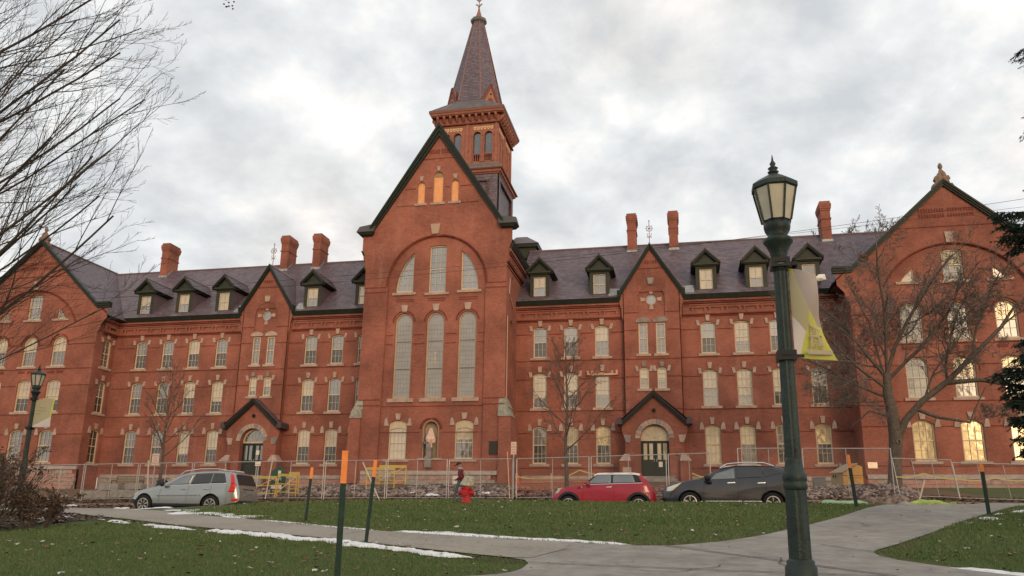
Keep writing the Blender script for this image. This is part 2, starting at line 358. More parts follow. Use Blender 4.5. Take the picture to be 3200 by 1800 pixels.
# window columns and storeys --------------------------------------
LC = [-41.55, -39.2, -36.92, -34.55, -27.1, -24.97, -22.85]
RC = [-9.58, -7.4, -5.22, 1.97, 4.18, 6.45, 8.85]
ST = {1: (3.92, 2.55, .16), 2: (7.72, 2.48, .16), 3: (11.28, 2.22, .14)}
W0 = .98
def wing(x0, x1, cols, key):
    holes = [arch(c, ST[s][0], W0, ST[s][1], ST[s][2], 6) for c in cols for s in (1, 2, 3)]
    mb = MB().wall(front(54), [(x0, 2.9), (x1, 2.9), (x1, 15.2), (x0, 15.2)], holes, .3)
    B('wall', mb, BRICK)
    for i, c in enumerate(cols):
        for s in (1, 2, 3):
            u, l = PAT[key][s-1][i]
            gm = {'w': 'warm', 'b': 'blind', 'd': 'dark', 'm': 'mid', 'g': 'glow', 's': 'sky'}
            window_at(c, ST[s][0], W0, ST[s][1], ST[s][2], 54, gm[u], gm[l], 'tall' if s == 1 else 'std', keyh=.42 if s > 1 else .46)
PAT = {'L': (['md','md','bd','bd','bd','bd','wd'], ['md','sd','bd','bd','bd','sd','md'], ['md','sd','bd','sd','sd','sd','md']),
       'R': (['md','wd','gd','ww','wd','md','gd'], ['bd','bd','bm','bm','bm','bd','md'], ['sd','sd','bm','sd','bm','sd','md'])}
wing(-43.96, -21.5, LC, 'L'); wing(-11.35, 10.75, RC, 'R')
def courses(fr, x0, x1, zs, gaps, h=.05, d=.03, m=None):
    """thin projecting brick courses between the openings"""
    O, u, v, n = fr
    for z in zs:
        iv = [(x0, x1)]
        for a, b, za, zb in gaps:
            if za <= z <= zb:
                nv = []
                for p, q in iv:
                    if b <= p or a >= q: nv.append((p, q)); continue
                    if a > p: nv.append((p, a))
                    if b < q: nv.append((b, q))
                iv = nv
        for p, q in iv:
            if q-p < .05: continue
            c = lambda s, t, k: O+u*s+v*t+n*k
            B('string_course', MB().hexa([c(p, z, -.01), c(q, z, -.01), c(q, z, d), c(p, z, d)], [c(p, z+h, -.01), c(q, z+h, -.01), c(q, z+h, d), c(p, z+h, d)]), m or BRICKD)  # darker brick puts the courses' shading and weathering into the colour
def gapsof(cols, pad=.12, w=W0):
    g = []
    for c in cols:
        for s in (1, 2, 3): g.append((c-w/2-pad-.2, c+w/2+pad+.2, ST[s][0]-.2, ST[s][0]+.02)); g.append((c-w/2-pad, c+w/2+pad, ST[s][0], ST[s][0]+ST[s][1]+.1))
    return g
ZC = [3.62, 5.98, 7.50, 9.72, 11.02, 12.95]
for a, b, cols, xg in ((-43.75, -21.6, LC, -30.8), (-11.3, 10.7, RC, -1.77)):
    g = gapsof(cols)+[(xg-1.94, xg+1.94, 0, 20)]
    courses(front(54), a, b, ZC, g)
# corbelled frieze under the eaves: a proud band with sunk panels
def frieze(x0, x1, fr, flip=1):
    holes = []; p = 1.14; n = int((x1-x0)/p); off = x0+((x1-x0)-n*p)/2
    for i in range(n):
        a = off+i*p
        holes.append([(a+.06, 14.22), (a+.24, 14.22), (a+.24, 14.48), (a+.06, 14.48)])
        holes.append([(a+.36, 14.22), (a+1.06, 14.22), (a+1.06, 14.46), (a+.36, 14.46)])
    O, u, v, nn = fr
    f2 = (O+nn*.09, u, v, nn)
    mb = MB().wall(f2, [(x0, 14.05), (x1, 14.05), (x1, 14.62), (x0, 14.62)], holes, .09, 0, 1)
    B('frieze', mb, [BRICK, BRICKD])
    for k, (za, zb, d) in enumerate(((13.86, 13.92, .05), (13.97, 14.045, .12), (14.625, 14.72, .14), (14.76, 14.86, .19), (14.89, 15.02, .25))):
        mb = MB(); c = lambda s, t, k: O+u*s+v*t+nn*k
        mb.hexa([c(x0, za, -.01), c(x1, za, -.01), c(x1, za, d), c(x0, za, d)], [c(x0, zb, -.01), c(x1, zb, -.01), c(x1, zb, d), c(x0, zb, d)])
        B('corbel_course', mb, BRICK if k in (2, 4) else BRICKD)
    mb = MB(); c = lambda s, t, k: O+u*s+v*t+nn*k
    mb.hexa([c(x0, 15.03, -.01), c(x1, 15.03, -.01), c(x1, 15.03, .30), c(x0, 15.03, .30)], [c(x0, 15.30, -.01), c(x1, 15.30, -.01), c(x1, 15.36, .44), c(x0, 15.36, .44)])
    B('eave_gutter', mb, GREEN)
XGL, XGR = -30.8, -1.77
for a, b in ((-43.7, XGL-2.1), (XGL+2.1, -21.6), (-11.3, XGR-2.1), (XGR+2.1, 10.2)): frieze(a, b, front(54))
frieze(52.3, 53.9, side(-43.8, 1))
# ---------------- slates
def slates(mb, pts, row=.21, w=.27, seed=1):
    """lays overlapping slates on a sloping polygon"""
    P = [Vector(p) for p in pts]; n = Vector()
    for i in range(1, len(P)-1): n += (P[i]-P[0]).cross(P[i+1]-P[0])
    n.normalize()
    if n.z < 0: n = -n
    u = Vector((0, 0, 1)).cross(n).normalized(); v = n.cross(u).normalized()
    q = [((p-P[0]).dot(u), (p-P[0]).dot(v)) for p in P]; vmin = min(a[1] for a in q); vmax = max(a[1] for a in q)
    rg = random.Random(seed); k = 0; vv = vmin
    base = [p-n*.02 for p in P]
    while vv < vmax-.01:
        vc = min(vv+row*.5, vmax-.005); xs = []
        for i in range(len(q)):
            a, b = q[i], q[(i+1) % len(q)]
            if (a[1] <= vc) != (b[1] <= vc): xs.append(a[0]+(b[0]-a[0])*(vc-a[1])/(b[1]-a[1]))
        xs.sort()
        for j in range(0, len(xs)-1, 2):
            x = xs[j]-rg.random()*w
            while x < xs[j+1]:
                a, b = max(x, xs[j]), min(x+w, xs[j+1])
                if b-a > .03:
                    t = .022+rg.random()*.012; top = min(vv+row*1.25, vmax)
                    A = P[0]+u*(a+.004)+v*vv; Bq = P[0]+u*(b-.004)+v*vv; C = P[0]+u*(b-.004)+v*top; D = P[0]+u*(a+.004)+v*top
                    mb.add([A-n*.01, Bq-n*.01, Bq+n*t, A+n*t, C+n*.002, D+n*.002], [(0, 1, 2, 3), (3, 2, 4, 5)]); rv = rg.random(); mb.rnd += [rv, rv]
                x += w
        vv += row; k += 1
    mb.add([p-n*.012 for p in P], [tuple(range(len(P)))]); mb.rnd.append(.3)
    return mb
def roof(name, polys, seed=1, **kw):
    mb = MB()
    for i, p in enumerate(polys): slates(mb, p, seed=seed+i, **kw)
    r = B(name, mb, SLATE); r['kind'] = 'stuff'; return r
YE, ZE, YR, ZR = 53.62, 15.37, 60.3, 21.42
for a, b, xg in ((-49.9, -21.3, XGL), (-11.6, 17, XGR)):
    y5, z5 = 54.06, ZE+(54.06-YE)*(ZR-ZE)/(YR-YE)
    ra = B('roof', MB().prism([(a, y5, z5-.05), (a, YR, ZR-.04), (a, YR+6.7, ZE-.05)], (b-a, 0, 0)), SLATE)
    mb = MB(); slates(mb, [(a, YE, ZE), (xg-2.05, YE, ZE), (xg-2.05, y5, z5), (xg+2.05, y5, z5), (xg+2.05, YE, ZE), (b, YE, ZE), (b, YR, ZR), (a, YR, ZR)], seed=int(a*3))
    o = obj('slates', mb, SLATE, ra, wc=True); o['kind'] = 'stuff'
    B('ridge_cap', MB().tube([(a, YR, ZR+.02), (b, YR, ZR+.02)], .09, 6), mat('ridge_metal', (.16, .11, .11), .5), parent=ra)
# ---------------- cross gables over the two entrances
def rake(xc, y, z0, hw, za, ext, th, dep, m=GREEN, kick=.35, kz=.0):
    """pair of sloping eaves boards, stepped mouldings, with short level returns; za apex (outer top)"""
    mb = MB(); sl = (za-z0)/hw
    for k, (o, t, dd) in enumerate(((0, th*.34, dep), (th*.34, th*.36, dep-.07), (th*.70, th*.30, dep-.15))):
        for sg in (-1, 1):
            p = [(xc, y-dd, za-o*1.25), (xc+sg*hw, y-dd, z0-o*1.25), (xc+sg*(hw+kick), y-dd, z0-o*1.25+kz), (xc+sg*(hw+kick), y-dd, z0-(o+t)*1.25+kz), (xc+sg*(hw+.0), y-dd, z0-(o+t)*1.25), (xc, y-dd, za-(o+t)*1.25)]
            mb.prism(p, (0, dd+.12, 0), k % 2)
    return B('rake_board', mb, [m, mat('green_step_board', (.018, .024, .016), .6)])  # second green for the alternate moulding step
def xgable(xc, right):
    y = 53.65; hw = 1.93
    holes = [arch(xc+s*.59, 11.3, .64, 2.15, 0) for s in (-1, 1)]+[arch(xc+s*.59, 8.9, .62, 1.45, .12, 6) for s in (-1, 1)]
    oc = [(xc+.38*math.cos(a*math.pi/10), 15.15+.38*math.sin(a*math.pi/10)) for a in range(20)]
    bl = arch(xc, 13.95, 1.84, 2.2, .92, 16)
    outer = [(xc-hw, 2.4), (xc+hw, 2.4), (xc+hw, 13.7), (xc+hw+.1, 14.0), (xc+hw+.12, 14.5), (xc+hw+.24, 14.9), (xc+hw+.24, 15.75), (xc, 19.0), (xc-hw-.24, 15.75), (xc-hw-.24, 14.9), (xc-hw-.12, 14.5), (xc-hw-.1, 14.0), (xc-hw, 13.7)]
    g = MB().wall(front(y), outer, holes+[bl], .12)
    gw = B('wall', g, BRICK)
    B('blind_arch', MB().wall(front(y+.1), bl, [oc], .2), BRICK)
    sd = MB()
    for sg in (-1, 1): sd.prism([(xc+sg*hw, y, 2.9), (xc+sg*hw, y, 15.7), (xc+sg*hw, 54.05, 15.7), (xc+sg*hw, 54.05, 2.9)], (sg*-.05, 0, 0))
    for sg in (-1, 1): sd.box(min(xc+sg*hw, xc+sg*(hw+.24)), max(xc+sg*hw, xc+sg*(hw+.24)), y+.002, 54.0, 14.9, 15.75)
    sd.prism([(xc-hw-.2, y+.02, 15.7), (xc+hw+.2, y+.02, 15.7), (xc, y+.02, 18.9)], (0, .2, 0))
    B('wall', sd, BRICK)
    for s in (-1, 1):
        window_at(xc+s*.59, 11.3, .64, 2.15, 0, y, 'mid' if right else 'mid', 'mid', 'none', cols=2, sillw=.98, recess=.1)
        p = [(-.5, 0), (.5, 0), (.5, .17), (.28, .30), (0, .37), (-.28, .30), (-.5, .17)]
        B('hood_stone', MB().prism([(xc+s*.59+a, y-.08, 13.5+b) for a, b in p], (0, .1, 0)), GREY if right else STONE)
        window_at(xc+s*.59, 8.9, .62, 1.45, .12, y, 'blind', 'mid', 'std', cols=2, sillw=.98, recess=.1, keyh=.34)
    fr = [(xc+.30*math.cos(a*math.pi/10), 15.15+.30*math.sin(a*math.pi/10)) for a in range(20)]
    oculus = B('window', MB().wall(front(y+.16), oc, [fr], .06), STONE)
    obj('round_pane', MB().prism([(p[0], y+.2, p[1]) for p in fr], (0, .02, 0)), G_SKY, oculus, wc=True)
    for a in range(4):
        th = a*math.pi/2; ca, sa = math.cos(th), math.sin(th)
        pts = [(.40, -.10), (.72, -.15), (.72, .15), (.40, .10)]
        obj('keystone', MB().prism([(xc+u*ca-v*sa, y+.04, 15.15+u*sa+v*ca) for u, v in pts], (0, .08, 0)), STONE, oculus, wc=True)
    B('keystone', MB().prism([(xc-.17, y-.08, 16.22), (xc+.17, y-.08, 16.22), (xc+.24, y-.08, 16.68), (xc-.24, y-.08, 16.68)], (0, .1, 0)), GREY if right else STONE)
    courses(front(y), xc-hw, xc+hw, [7.50, 9.72, 11.02-.1, 12.95, 14.2], [(xc-.95, xc+.95, 8.7, 10.5), (xc-1.02, xc+1.02, 11, 13.7), (xc-.95, xc+.95, 13.8, 16.3)])
    courses(front(y), xc-1.05, xc+1.05, [17.35], [])
    for k in range(5 if right else 4):   # worn date cut in the brick, too soft to read
        B('brick_numeral', MB().box(xc-.38+k*.18, xc-.27+k*.18, y-.02, y+.01, 17.72, 17.95), BRICKD)
    rake(xc, y, 15.82, 2.1, 19.2, 0, .34, .28, kick=.22)
    ye = 57.55
    ra = B('roof', MB().prism([(xc-2.12, y+.3, 15.7), (xc+2.12, y+.3, 15.7), (xc, y+.3, 19.03)], (0, ye-y-.3, 0)), SLATE)
    mb = MB()
    for sg in (-1, 1):
        zs = 15.74
        slates(mb, [(xc+sg*2.2, y-.2, zs), (xc+sg*2.2, 54.02, zs), (xc, ye+.1, 19.12), (xc, y-.2, 19.12)], seed=int(xc*5+sg))
    o = obj('slates', mb, SLATE, ra, wc=True); o['kind'] = 'stuff'
    B('ridge_cap', MB().tube([(xc, y-.25, 19.16), (xc, ye, 19.16)], .06, 6), LEAD, parent=ra)
    # lead valley
    for sg in (-1, 1):
        B('lead_valley', MB().add([(xc+sg*2.25, 53.75, 15.52), (xc+sg*2.95, 53.75, 15.52), (xc+sg*2.9, 54.6, 16.33), (xc+sg*2.2, 54.5, 16.24)], [(0, 1, 2, 3)]), LEAD)
    # iron finial: mast, ring wheel and scrolls
    yf = 53.9; F = MB().tube([(xc, yf, 19.1), (xc, yf, 21.0)], .028, 6)
    F.tube([(xc+.21*math.cos(a*math.pi/8), yf, 20.42+.21*math.sin(a*math.pi/8)) for a in range(17)], .022, 5)
    for a in range(8):
        t = a*math.pi/4+.39*0; F.bar((xc, yf, 20.42), (xc+.30*math.cos(t), yf, 20.42+.30*math.sin(t)), .018)
    F.lathe([(.0, -.06), (.06, -.03), (.06, .03), (.0, .06)], (xc, yf, 20.42), 8); F.lathe([(0, -.02), (.05, 0), (.05, .05), (0, .09)], (xc, yf, 20.97), 8)
    for sg in (-1, 1): F.tube([(xc, yf, 19.7), (xc+sg*.10, yf, 19.84), (xc+sg*.16, yf, 20.0), (xc+sg*.10, yf, 20.06)], .02, 5); F.tube([(xc, yf, 19.72), (xc+sg*.13, yf, 19.82), (xc+sg*.15, yf, 19.72)], .018, 5)
    B('roof_finial', F, mat('finial_paint', (.30, .16, .14), .6))
xgable(XGL, False); xgable(XGR, True)
# ---------------- entrance porches
def porch(xc, right):
    y = 53.05; hw = 1.88; zb = 3.0; q = 1.021
    op = arch(xc, zb, 1.80, 3.3, .90, 16)
    outer = [(xc-hw, 2.3), (xc+hw, 2.3), (xc+hw, 5.3), (xc+hw+.2, 5.9), (xc+hw+.2, 6.5), (xc, 8.15), (xc-hw-.2, 6.5), (xc-hw-.2, 5.9), (xc-hw, 5.3)]
    mb = MB().wall(front(y), outer, [op], .5)
    for sg in (-1, 1): mb.box(min(xc+sg*hw, xc+sg*(hw-.3)), max(xc+sg*hw, xc+sg*(hw-.3)), y+.005, 53.9, 2.3, 6.5)
    P = B('porch', mb, BRICK); P.scale = (q, 1, q); P.location.x += xc*(1-q)
    ring = arch(xc, 5.12, 2.46, 1.60, 1.23, 16); inn = arch(xc, 5.0, 1.80, 1.30, .90, 16)
    # voussoirs, each a stone
    cz = 5.50; n = 13
    for i in range(n):
        a0 = math.pi*i/n+.01; a1 = math.pi*(i+1)/n-.01
        p = [(xc+r*math.cos(a), cz-.1+r*math.sin(a)) for r, a in ((.91, a0), (1.24, a0), (1.24, a1), (.91, a1))]
        obj('arch_stone', MB().prism([(q[0], y-.05, q[1]) for q in p][::-1], (0, .08, 0)), (STONE if (i*7 % 5) else GREY), P, wc=True)
    rk = rake(xc, y, 6.52, 2.05, 8.42, 0, .26, .38, m=mat('porch_board', (.022, .022, .020), .5), kick=.18); rk.parent = P; rk.location = (0, 0, 0)
    mb = MB()
    for sg in (-1, 1): slates(mb, [(xc+sg*2.2, y-.4, 6.5), (xc+sg*2.2, 53.8, 6.5), (xc, 53.8, 8.44), (xc, y-.4, 8.44)], row=.17, seed=int(xc+sg))
    o = obj('slates', mb, SLATE, P, wc=True); o['kind'] = 'stuff'
    for sg in (-1, 1):
        obj('kneeler', MB().prism([(xc+sg*a, y-.42, b) for a, b in ((2.0, 6.28), (2.38, 6.28), (2.38, 6.62), (2.1, 6.78))], (0, 1.2, 0)), mat('porch_slate_end', (.07, .05, .055), .5), P, wc=True)
        obj('impost_stone', MB().prism([(xc+sg*a, y-.07, b) for a, b in ((1.56, 5.15), (1.82, 5.15), (1.98, 5.62), (1.5, 5.62))], (0, .3, 0)), GREY if (sg > 0) ^ right else STONE, P, wc=True)
        obj('buttress', MB().hexa([(xc+sg*1.55, y-.35, 2.3), (xc+sg*2.25, y-.35, 2.3), (xc+sg*2.25, y+.5, 2.3), (xc+sg*1.55, y+.5, 2.3)], [(xc+sg*1.55, y-.35, 3.95), (xc+sg*2.25, y-.35, 3.95), (xc+sg*2.25, y+.5, 3.95), (xc+sg*1.55, y+.5, 3.95)]), BRICK, P, wc=True)
        obj('buttress_cap', MB().hexa([(xc+sg*1.53, y-.38, 3.96), (xc+sg*2.28, y-.38, 3.96), (xc+sg*2.28, y+.5, 3.96), (xc+sg*1.53, y+.5, 3.96)], [(xc+sg*1.62, y-.02, 4.42), (xc+sg*1.95, y-.02, 4.42), (xc+sg*1.95, y+.5, 4.42), (xc+sg*1.62, y+.5, 4.42)]), STONE, P, wc=True)
    # doors
    yd = y+.42
    D = obj('door', MB().wall(front(yd), [(xc-.90, zb), (xc+.90, zb), (xc+.90, 5.28), (xc-.90, 5.28)], [[(xc+a, z0), (xc+b, z0), (xc+b, z1), (xc+a, z1)] for a, b, z0, z1 in [(-.74, -.50, 4.08, 5.12), (-.38, -.14, 4.08, 5.12), (.14, .38, 4.08, 5.12), (.50, .74, 4.08, 5.12), (-.76, -.12, 3.15, 3.9), (.12, .76, 3.15, 3.9)]], .03), mat('door_green', (.018, .026, .018), .45), P, wc=True)
    obj('meeting_stile', MB().box(xc-.012, xc+.012, yd-.02, yd, zb, 5.28), BLACK, D, wc=True)
    obj('door_panel', MB().box(xc-.8, xc+.8, yd+.025, yd+.04, 3.1, 3.95), mat('door_green', (.018, .026, .018)), D, wc=True)
    for a in (-.62, -.26, .26, .62): obj('door_light', MB().box(xc+a-.13, xc+a+.13, yd+.026, yd+.035, 4.05, 5.15), G_WARM if right else G_MID, D, wc=True)
    for a in (-.08, .08): obj('door_handle', MB().box(xc+a-.02, xc+a+.02, yd-.06, yd-.002, 3.95, 4.15), LEAD, D, wc=True)
    obj('notice', MB().box(xc+(.30 if not right else .32)-.12, xc+.44, yd-.012, yd-.004, 4.45 if not right else 3.62, 4.78 if not right else 3.95), mat('paper', (.75, .66, .55)), D, wc=True)
    fan = arch(xc, 5.40, 1.62, .80, .78, 14); ot = arch(xc, 5.28, 1.80, 1.02, .90, 16)
    FL = obj('fanlight', MB().wall(front(yd-.01), ot, [fan], .05), CREAM, P, wc=True)
    obj('fan_pane', MB().prism([(q[0], yd+.03, q[1]) for q in fan], (0, .01, 0)), G_WARM if right else G_MID, FL, wc=True)
    mbb = MB()
    for a in (30, 60, 90, 120, 150): mbb.bar((xc, yd+.015, 5.42), (xc+.78*math.cos(R(a)), yd+.015, 5.42+.74*math.sin(R(a))), .022)
    obj('fan_bars', mbb, CREAM, FL, wc=True)
    for k in range(3): obj('step', MB().box(xc-1.2-.15*k, xc+1.2+.15*k, y-.3-.3*k, y+.45 if k == 0 else y-.3*k+.0, 2.2, zb-.17*k-.002*k), GREY, P, wc=True)
    obj('wall_lamp', MB().box(xc-.09, xc+.09, y-.14, y-.001, 7.1, 7.3), BLACK, P, wc=True)
    if right:
        obj('name_plate', MB().box(xc+1.25, xc+1.5, y-.02, y-.001, 4.28, 4.48), mat('brown_plate', (.10, .06, .04), .4, metal=.5), P, wc=True)
        obj('cornerstone', MB().box(xc-2.05, xc-1.5, y-.372, y-.352, 3.1, 3.55), STONE, P, wc=True)
porch(-30.68, False); porch(-1.77, True)
# ---------------- end pavilions
def pavilion(xc, left):
    y = 51.75; hw = 6.15; sg0 = 1 if left else -1
    cz, rr = 12.9, 4.5
    zc = cz+math.sqrt(rr*rr-4.12*4.12)
    a0 = math.asin(4.12/rr)
    arc = [(xc+rr*math.sin(a0-2*a0*i/24), cz+rr*math.cos(a0-2*a0*i/24)) for i in range(25)]
    rec = [(xc-4.12, 3.3), (xc+4.12, 3.3)]+arc
    outer = [(xc-hw, 2.9), (xc+hw, 2.9), (xc+hw, 13.8), (xc+hw+.22, 14.1), (xc+hw+.3, 14.5), (xc+hw+.72, 15.0), (xc+hw+.75, 16.2), (xc+5.8, 16.2), (xc, 21.4), (xc-5.8, 16.2), (xc-hw-.75, 16.2), (xc-hw-.72, 15.0), (xc-hw-.3, 14.5), (xc-hw-.22, 14.1), (xc-hw, 13.8)]
    B('wall', MB().wall(front(y), outer, [rec], .14), BRICK)
    cols = [xc-2.68, xc, xc+2.68] if not left else [xc-2.55, xc+.2, xc+2.85]
    w = 1.24; holes = []
    for c in cols: holes += [arch(c, 11.28, w, 2.38, w/2, 12), arch(c, 7.72, w, 2.5, .2, 8), arch(c, 3.92, w, 2.46, .28, 8)]
    cw = arch(xc+.05, 15.05, 1.2, 2.05, .12, 8); holes.append(cw)
    lens = []
    for sg in (-1, 1):
        p = []; r2 = 3.78
        for i in range(9):
            xx = 2.25+(3.2-2.25)*i/8
            p.append((xx, cz+math.sqrt(r2*r2-xx*xx)))
        pp = [(2.25, 15.08), (3.05, 15.08)]+[q for q in p[::-1] if q[1] > 15.12]
        pp = [(xc+sg*a, b) for a, b in pp]
        if sg < 0: pp = pp[::-1]
        holes.append(pp); lens.append(pp)
    B('wall', MB().wall(front(y+.14), rec, holes, .25), BRICK)
    # returns
    for sg in (-1, 1):
        X = xc+sg*hw; hl = []
        if left and sg > 0: hl = [arch(53.12, z, .95, h, r, 6) for z, h, r in (ST[1], ST[2], ST[3])]
        f = side(X, sg)
        B('wall', MB().wall(f, [(y, 1.5), (54.0 if sg == sg0 else 66, 1.5), (54.0 if sg == sg0 else 66, 15.2), (y, 15.2)], hl, .25), BRICK)
        if hl:
            for (z, h, r), (u, l) in zip((ST[1], ST[2], ST[3]), (('dark', 'dark'), ('mid', 'dark'), ('mid', 'mid'))):
                window_at(X, z, .95, h, r, 53.12, u, l, 'tall' if z < 5 else 'std', rz=R(90), cols=2)
    for c in cols:
        i = cols.index(c)
        k3 = ('blind', 'mid') if left else [('mid', 'mid'), ('mid', 'dark'), ('warm', 'dark')][i]
        window_at(c, 11.28, w, 2.38, w/2, y+.14, *k3, stones='none', sillw=1.7)
        k2 = ('blind', 'dark') if left else [('mid', 'mid'), ('warm', 'dark'), ('warm', 'mid')][i]
        window_at(c, 7.72, w, 2.5, .2, y+.14, *k2, stones='none', sillw=1.7)
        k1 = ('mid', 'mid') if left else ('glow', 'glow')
        window_at(c, 3.92, w, 2.46, .28, y+.14, *k1, stones='big', sillw=1.75)
        # hood moulds over the round heads and brick panels below the sills
        pts = [(c+.78*math.cos(math.pi*k/12), y+.10, 13.04+.78*math.sin(math.pi*k/12)) for k in range(13)]
        B('hood_mould', MB().tube(pts, .05, 5), BRICKD)
        for dx in (-.42, .42): B('brick_panel', MB().box(c+dx-.28, c+dx+.28, y+.10, y+.138, 10.75, 10.92), BRICKD)
    window_at(xc+.05, 15.05, 1.2, 2.05, .12, y+.14, 'sky' if left else 'warm', 'sky' if left else 'mid', 'none', sillw=1.7)
    for pp in lens:
        o = B('window', MB().wall(front(y+.22), pp, [[((q[0]-sum(a[0] for a in pp)/len(pp))*.8+sum(a[0] for a in pp)/len(pp), (q[1]-15.4)*.78+15.4) for q in pp]], .05), CREAM)
        obj('pane', MB().prism([(q[0], y+.28, q[1]) for q in pp], (0, .01, 0)), G_BLIND if not left else G_SKY, o, wc=True)
        m = sum(a[0] for a in pp)/len(pp); obj('sill', MB().box(m-.75, m+.75, y+.04, y+.3, 14.90, 15.06), STONE, o, wc=True)
        if left: 
            mb = MB()
            for q in (-.2, .1): mb.box(m+q-.012, m+q+.012, y+.25, y+.277, 15.1, 15.62)
            mb.box(m-.4, m+.35, y+.25, y+.277, 15.33, 15.36); obj('glazing_bars', mb, CREAM, o, wc=True)
    pts = [(q[0], y-.02, q[1]+.06) for q in arc]; B('hood_mould', MB().tube(pts, .06, 5), BRICKD)
    B('keystone', MB().prism([(xc-.2, y-.08, 17.5), (xc+.2, y-.08, 17.5), (xc+.26, y-.08, 18.2), (xc-.26, y-.08, 18.2)], (0, .1, 0)), STONE)
    g = [(xc-4.14, xc+4.14, 0, 17)]
    courses(front(y), xc-hw, xc+hw, ZC, g); courses(front(y), xc-3.0, xc+3.0, [18.55], [])
    gg = []
    for c in cols:
        for z, h in ((3.92, 2.46), (7.72, 2.5), (11.28, 2.38)): gg.append((c-.85, c+.85, z-.2, z+.05)); gg.append((c-.72, c+.72, z, z+h+.1))
    courses(front(y+.14), xc-4.12, xc+4.12, ZC, gg)
    rg = random.Random(3)
    for row in range(2):        # two rows of weathered brick lettering, illegible
        for k in range(21):
            if k == 10: continue
            x = xc-1.62+k*.155; z = 19.55-row*.36
            B('brick_letter', MB().box(x, x+.085, y-.022, y+.01, z, z+.24), BRICKD)
            
    rk = rake(xc, y, 16.2, 5.95, 21.72, 0, .34, .30, kick=1.15)
    # roof
    ra = B('roof', MB().prism([(xc-7.0, y+.6, 15.1), (xc+7.0, y+.6, 15.1), (xc, y+.6, 21.42)], (0, 16.4, 0)), SLATE)
    mb = MB()
    for sg in (-1, 1): slates(mb, [(xc+sg*7.15, y-.2, 15.1), (xc+sg*7.15, 68.8, 15.1), (xc, 68.8, 21.55), (xc, y-.2, 21.55)], seed=int(xc)+sg)
    o = obj('slates', mb, SLATE, ra, wc=True); o['kind'] = 'stuff'
    B('ridge_cap', MB().tube([(xc, y-.2, 21.6), (xc, 68.8, 21.6)], .08, 6), mat('ridge_metal', (.16, .11, .11)), parent=ra)
    f = MB()   # carved stone crest on the peak
    prof = [(-.85, 20.95), (-.9, 21.25), (-.78, 21.42), (-.6, 21.4), (-.55, 21.6), (-.68, 21.72), (-.55, 21.95), (-.38, 21.95), (-.3, 22.15), (-.14, 22.3), (.14, 22.3), (.3, 22.15), (.38, 21.95), (.55, 21.95), (.68, 21.72), (.55, 21.6), (.6, 21.4), (.78, 21.42), (.9, 21.25), (.85, 20.95), (0, 21.65)]
    f.prism([(xc+a*.72, y-.12, b+.02) for a, b in prof], (0, .3, 0)); f.lathe([(.0, 0), (.14, .02), (.12, .12), (.07, .18), (.14, .30), (.15, .42), (.06, .60), (.0, .62)], (xc, y+.03, 22.28), 8)
    B('stone_crest', f, mat('dark_carved_stone', (.22, .15, .12), .9, noise=.4, nscale=6, bump=.6, bscale=14))
pavilion(-50.1, True); pavilion(16.85, False)
